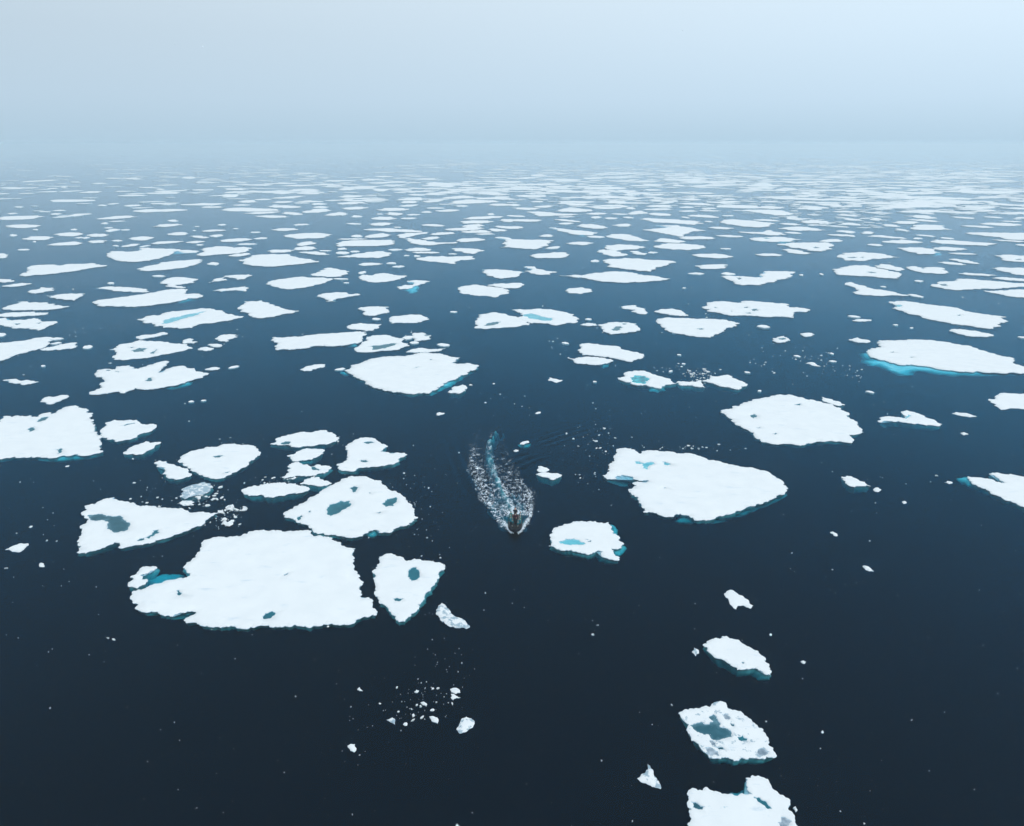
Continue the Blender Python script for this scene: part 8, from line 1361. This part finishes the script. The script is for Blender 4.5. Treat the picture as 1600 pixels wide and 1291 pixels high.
def person_meshes(stand, tiller=False):
    J, B = pose(stand, tiller)
    body = skin_mesh('body', J, B, 1)
    jk, jb = grow(J, ['spine', 'pelvis', 'chest', 'shl', 'shr', 'ell', 'elr', 'wrl', 'wrr'], B, 0.035)
    c = J['neck'][0]; jk['collar'] = ((c[0], c[1] - 0.005, c[2] - 0.03), 0.095); jb.append(('chest', 'collar'))
    jacket = skin_mesh('jacket', jk, jb, 1)
    tk, tb = grow(J, ['pelvis', 'hpl', 'hpr', 'knl', 'knr', 'anl', 'anr'], B, 0.022)
    trousers = skin_mesh('trousers', tk, tb, 1)
    boots = []
    for q in 'lr':
        bk, bb = grow(J, ['an' + q, 'to' + q], B, 0.022)
        boots.append(skin_mesh('boot', bk, bb, 1))
    s, k = J['skull'][0], J['crown'][0]
    hat = skin_mesh('hat', {'a': ((s[0], s[1] - 0.055, s[2] - 0.01), 0.105), 'b': ((k[0], k[1] - 0.012, k[2] + 0.015), 0.108)}, [('a', 'b')], 2)
    eyes = []
    for sx in (-1, 1):
        bm = bmesh.new(); bmesh.ops.create_icosphere(bm, subdivisions=1, radius=0.013)
        for vv in bm.verts: vv.co += Vector((sx * 0.034, s[1] + 0.085, s[2] + 0.022))
        me = bpy.data.meshes.new('eye'); bm.to_mesh(me); bm.free(); eyes.append(me)
    return dict(body=body, jacket=jacket, trousers=trousers, boots=boots, hat=hat, eyes=eyes)

KIT = {'sit': person_meshes(False), 'stand': person_meshes(True, True)}
BM = Matrix.Translation(boat.location) @ boat.rotation_euler.to_matrix().to_4x4()
def put_person(kit, at, rz, jm, hm, label, tm=NAVY, sc=1.0, vest=None):
    K = KIT[kit]
    w = BM @ Vector(at)
    r = empty('person', w, BOAT_ROT + rz)
    r.scale = (sc, sc, sc)
    def part(name, me, m):
        if me.users and me.materials and me.materials[0] is not m:
            me = me.copy(); me.materials.clear()
        if not me.materials: me.materials.append(m)
        o = bpy.data.objects.new(name, me); C.objects.link(o); o.parent = r
        return o
    b = part('body', K['body'], SKIN)
    for me in K['eyes']: part('eye', me, EYE)
    j = part('jacket', K['jacket'], jm)
    part('trousers', K['trousers'], tm)
    for me in K['boots']: part('boot', me, BOOT)
    part('hat', K['hat'], hm)
    tag(r, label, 'person', 'people aboard the inflatable boat')
seat = 0.50
put_person('sit', (0.78, -2.15, seat), R(72), TEAL, HATS[1], 'seated person in teal jacket at the stern on the left tube', sc=1.02)
put_person('sit', (0.80, -1.25, seat), R(84), TEAL, HATS[1], 'seated person in teal jacket midway along the left tube', sc=0.98, tm=TEAL2)
put_person('sit', (0.78, -0.35, seat), R(80), TEAL2, HATS[2], 'seated person in blue teal jacket nearest the bow, left tube', tm=TEAL2)
put_person('sit', (-0.78, -2.1, seat), R(-75), TEAL2, HATS[1], 'seated person in blue teal jacket at the stern, right tube', sc=1.03)
put_person('sit', (-0.80, -1.35, seat), R(-86), TEAL2, HATS[3], 'seated person in blue teal jacket with white hat, right tube', sc=0.97)
put_person('sit', (-0.80, -0.6, seat), R(-82), TEAL, HATS[0], 'seated person in teal jacket with grey hat, right tube', tm=TEAL2)
put_person('sit', (-0.76, 0.15, seat), R(-70), TEAL2, HATS[2], 'seated person in blue teal jacket nearest the bow, right tube', sc=0.96, tm=TEAL2)
put_person('stand', (0.04, -2.25, 0.13), R(2), BLACKC, ORANGE, 'standing helmsman in black with an orange hood at the stern', tm=BLACKC, sc=1.06)
put_person('stand', (0.02, -0.75, 0.13), R(5), MAROON, HATS[2], 'standing person in dark red jacket in the middle of the boat', tm=BLACKC, sc=0.92)

# ---------------------------------------------------------------- wake: foam, churned bubbles
def wake():
    L = np.array(WAKE_LEFT); Rr = np.array(WAKE_RIGHT); M = np.array(WAKE_MID)
    ring = [tuple(p) for p in L] + [tuple(p) for p in Rr[::-1]]
    A = np.array(ring)
    def field(cell, grow_):
        xs = np.arange(A[:, 0].min() - grow_, A[:, 0].max() + grow_, cell); ys = np.arange(A[:, 1].min() - grow_, A[:, 1].max() + grow_, cell)
        G = np.stack(np.meshgrid(xs, ys), -1).reshape(-1, 2)
        return G
    cell = 0.09
    G = field(cell, 1.6)
    # ragged margins: the outline wanders more and more away from the boat
    far_ = np.clip((G[:, 1] - BY) / 14.0, 0.05, 1.0)[:, None]
    Gw = G + far_ * np.array([(0.85 * noise.fractal(Vector((x * 0.45, y * 0.25, 40.0)), 0.9, 2.0, 4), 1.6 * noise.fractal(Vector((x * 0.45, y * 0.25, 60.0)), 0.9, 2.0, 4)) for x, y in G])
    ins = inside(Gw, ring)
    dl, tl = poly_dist(Gw, L); dr, tr_ = poly_dist(Gw, Rr); dm, tm = poly_dist(Gw, M)
    keep = ins | (dl < 0.8) | (dr < 0.8) | (dm < 1.6)
    G, ins, dl, tl, dr, tr_, dm, tm = (a[keep] for a in (G, ins, dl, tl, dr, tr_, dm, tm))
    fin = np.array([noise.fractal(Vector((x * 1.5, y * 1.0, 0.0)), 0.8, 2.1, 4) for x, y in G])
    wx = np.array([noise.noise(Vector((x * 0.8, y * 0.8, 31.0))) for x, y in G]) * 0.5
    lace = np.array([min(abs(noise.noise(Vector(((x + k) * 1.5, y * 0.9 + k, 5.0)))), 1.3 * abs(noise.noise(Vector((x * 2.6, (y + k) * 1.7, 15.0))))) for (x, y), k in zip(G, wx)])
    body = ins * (0.34 * np.exp(-(tm / 0.4) ** 2) + 0.20 * np.clip(1 - tm, 0, 1)) * np.clip((G[:, 1] - BY - 2.6) / 2.0, 0.1, 1)
    left = 0.85 * np.exp(-(dl / (0.7 + 1.6 * tl)) ** 2) * np.clip(1.06 - tl, 0, 1) ** 0.45 * 0.95 * np.clip((1.0 - tl) * 5, 0, 1)
    right = np.exp(-(dr / (0.35 + 1.4 * tr_)) ** 2) * np.clip(1.0 - tr_, 0, 1) ** 1.0 * 0.95
    mid = np.exp(-(dm / (0.75 + 0.5 * tm)) ** 2) * (0.45 * np.exp(-(tm / 0.3) ** 2) + 0.52 * np.clip(1.02 - tm, 0, 1) ** 0.4)
    dens = np.maximum.reduce([left, right, body, mid]) + 0.25 * np.minimum(body, np.maximum(left, right)) - 0.12
    stern = np.exp(-((G[:, 0] - BOAT_LOC[0]) / 1.3) ** 2) * np.exp(-np.clip(G[:, 1] - BY - 2.95, 0, 99) / 2.2) * (G[:, 1] > BY + 2.85) * 0.9
    dens = np.maximum(dens, stern)
    val = dens * (0.55 + 0.45 * (dens > 0.8)) + 0.34 * fin + 1.5 * np.clip(0.11 - lace, -0.12, 0.11) * np.clip(dens * 4, 0, 1.6)
    hull = (np.abs(G[:, 0] - BOAT_LOC[0]) < 0.72) & (G[:, 1] > BY - 2.4) & (G[:, 1] < BY + 2.95)
    val[hull] = -1
    rg = np.random.default_rng(4)
    val = val * np.clip(1.25 - 0.8 * tm ** 1.5, 0.0, 1.0) + 0.05
    sel = rg.random(len(val)) < np.clip((val - 0.08) * 2.1, 0, 1) ** 1.5
    H = wake_height(G)
    verts = []; faces = []
    for (x, y), v_, h in zip(G[sel], val[sel], H[sel]):
        s = cell * float(np.clip(0.26 + 0.85 * (v_ - 0.15), 0.22, 0.85))
        x += rg.uniform(-0.5, 0.5) * cell; y += rg.uniform(-0.5, 0.5) * cell; s *= rg.uniform(0.55, 1.3)
        a = rg.uniform(0, 1.57); z = 0.02 + h + 0.05 * rg.random() * min(1, v_)
        k = len(verts)
        for q in range(4):
            t = a + q * math.pi / 2
            r = s * rg.uniform(0.5, 1.4)
            verts.append((x + r * math.cos(t), y + r * math.sin(t), z))
        verts.append((x, y, z + 0.03 * s / cell))
        faces += [(k, k + 1, k + 4), (k + 1, k + 2, k + 4), (k + 2, k + 3, k + 4), (k + 3, k, k + 4)]
    foam = plain('foam', (0.78, 0.83, 0.86), 0.7, 0.2)
    o = mesh_obj('wake_foam', verts, faces, foam)
    tag(o, 'white lacy foam trail curving behind the inflatable boat', 'foam', kind='stuff')
    # bow and stern splash: small heaped blobs of white water
    verts = []; faces = []
    rg2 = random.Random(2)
    def blob(x, y, z, r):
        bm = bmesh.new(); bmesh.ops.create_icosphere(bm, subdivisions=1, radius=r)
        k = len(verts); bm.verts.index_update()
        verts.extend((x + v.co.x * rg2.uniform(.7, 1.3), y + v.co.y * rg2.uniform(.7, 1.3), max(-0.02, z + v.co.z * rg2.uniform(.4, .9))) for v in bm.verts)
        faces.extend(tuple(k + v.index for v in fc.verts) for fc in bm.faces); bm.free()
    for s in (-1, 1):
        for k in range(420):
            t = rg2.random() ** 1.2
            x = BOAT_LOC[0] + s * (0.50 + 1.2 * t ** 0.8 + rg2.gauss(0, 0.10 + 0.10 * t)); y = BY - 2.35 + 3.6 * t + rg2.gauss(0, 0.14)
            blob(x, y, 0.02 + 0.22 * (1 - t) * rg2.random() ** 1.5, rg2.uniform(0.025, 0.085) * (1.15 - 0.5 * t))
    for k in range(380):
        x = BOAT_LOC[0] + rg2.gauss(0, 0.8); y = BY + 3.3 + abs(rg2.gauss(0, 1.1))
        blob(x, y, 0.02 + 0.12 * rg2.random() ** 2, rg2.uniform(0.03, 0.10))
    o = mesh_obj('bow_splash', verts, faces, foam, smooth=True)
    tag(o, 'white water thrown up at the bow and stern of the boat', 'splash', kind='stuff')
    # churned, bubble filled water just below the surface
    cell = 0.22
    G = field(cell, 1.5)
    dm, tm = poly_dist(G, M); dl, tl = poly_dist(G, L); dr, tr_ = poly_dist(G, Rr)
    wob = np.array([noise.fractal(Vector((x * 1.0, y * 0.55, 8.0)), 0.8, 2.0, 4) for x, y in G])
    core = (1.0 - 0.45 * tm) * np.exp(-(dm / (0.62 + 0.1 * tm)) ** 2) * np.clip((1.0 - tm) * 2.2, 0, 1) ** 0.6
    wash = inside(G, ring) * np.clip(np.minimum(dl, dr) / 1.2, 0, 1) * 0.6 * np.exp(-(tm / 0.22) ** 2) * (G[:, 1] > BY + 2.6)
    base = np.maximum(core, wash)
    val = base + (0.45 + 1.3 * tm) * wob * np.clip(base * 3, 0, 1) - 0.14 - 0.1 * tm
    nxg = len(np.unique(G[:, 0])); nyg = len(G) // nxg
    zz = -2.4 + 2.28 * np.clip((val - 0.10) * 1.15, 0, 1) ** 0.75
    VG = val.reshape(nyg, nxg)
    vid = {}; verts = []; faces = []
    def vert(j, i):
        if (j, i) not in vid:
            vid[(j, i)] = len(verts); q = j * nxg + i
            verts.append((G[q, 0], G[q, 1], zz[q]))
        return vid[(j, i)]
    for j_ in range(nyg - 1):
        for i_ in range(nxg - 1):
            if VG[j_:j_ + 2, i_:i_ + 2].max() > 0.10:
                faces.append((vert(j_, i_), vert(j_, i_ + 1), vert(j_ + 1, i_ + 1), vert(j_ + 1, i_)))
    bub = plain('bubble_water', (0.20, 0.46, 0.48), 0.9, 0.0, 0.5, 1.5)
    o = mesh_obj('churned_water', verts, faces, bub, smooth=True)
    tag(o, 'turquoise churned water down the middle of the boat wake', 'churned water', kind='stuff')
wake()

# ---------------------------------------------------------------- falling snow in the air near the viewer
def snowfall():
    rg = random.Random(9)
    verts = []; faces = []
    for _ in range(5000):
        x, y, z = rg.uniform(-12, 12), rg.uniform(3.2, 17), rg.uniform(40, 56.3)
        s = rg.uniform(0.0012, 0.0036)
        k = len(verts)
        ax = Vector((rg.gauss(0, 1), rg.gauss(0, 1), rg.gauss(0, 1))).normalized()
        ay = ax.orthogonal().normalized(); az = ax.cross(ay)
        c = Vector((x, y, z))
        for d in (ax * 1.4, -ax * 1.4, ay, -ay, az * 0.7, -az * 0.7): verts.append(c + d * s)
        for a, b, d in ((0, 2, 4), (2, 1, 4), (1, 3, 4), (3, 0, 4), (2, 0, 5), (1, 2, 5), (3, 1, 5), (0, 3, 5)): faces.append((k + a, k + b, k + d))
    o = mesh_obj('falling_snow', verts, faces, plain('snowflake', (0.85, 0.88, 0.90), 0.9, 0.1))
    tag(o, 'sparse light snowflakes falling in the air over the water', 'snow', kind='stuff')
snowfall()

# ---------------------------------------------------------------- haze
def haze():
    x = 9500.0; z0, z1 = -8.0, 58.0
    v = [(-x, -x, z0), (x, -x, z0), (x, x, z0), (-x, x, z0), (-x, -x, z1), (x, -x, z1), (x, x, z1), (-x, x, z1)]
    f = [(3, 2, 1, 0), (4, 5, 6, 7), (0, 1, 5, 4), (1, 2, 6, 5), (2, 3, 7, 6), (3, 0, 4, 7)]
    m = bpy.data.materials.new('haze'); m.use_nodes = True
    nt = m.node_tree; nt.nodes.clear()
    out = nt.nodes.new('ShaderNodeOutputMaterial')
    pv = nt.nodes.new('ShaderNodeVolumePrincipled')
    pv.inputs['Density'].default_value = HAZE_DENSITY
    pv.inputs['Color'].default_value = (*HAZE_COLOR, 1)
    pv.inputs['Anisotropy'].default_value = 0.15
    nt.links.new(pv.outputs[0], out.inputs['Volume'])
    o = mesh_obj('haze', v, f, m)
    tag(o, 'pale blue sea haze hiding the horizon', 'haze', kind='stuff')
haze()
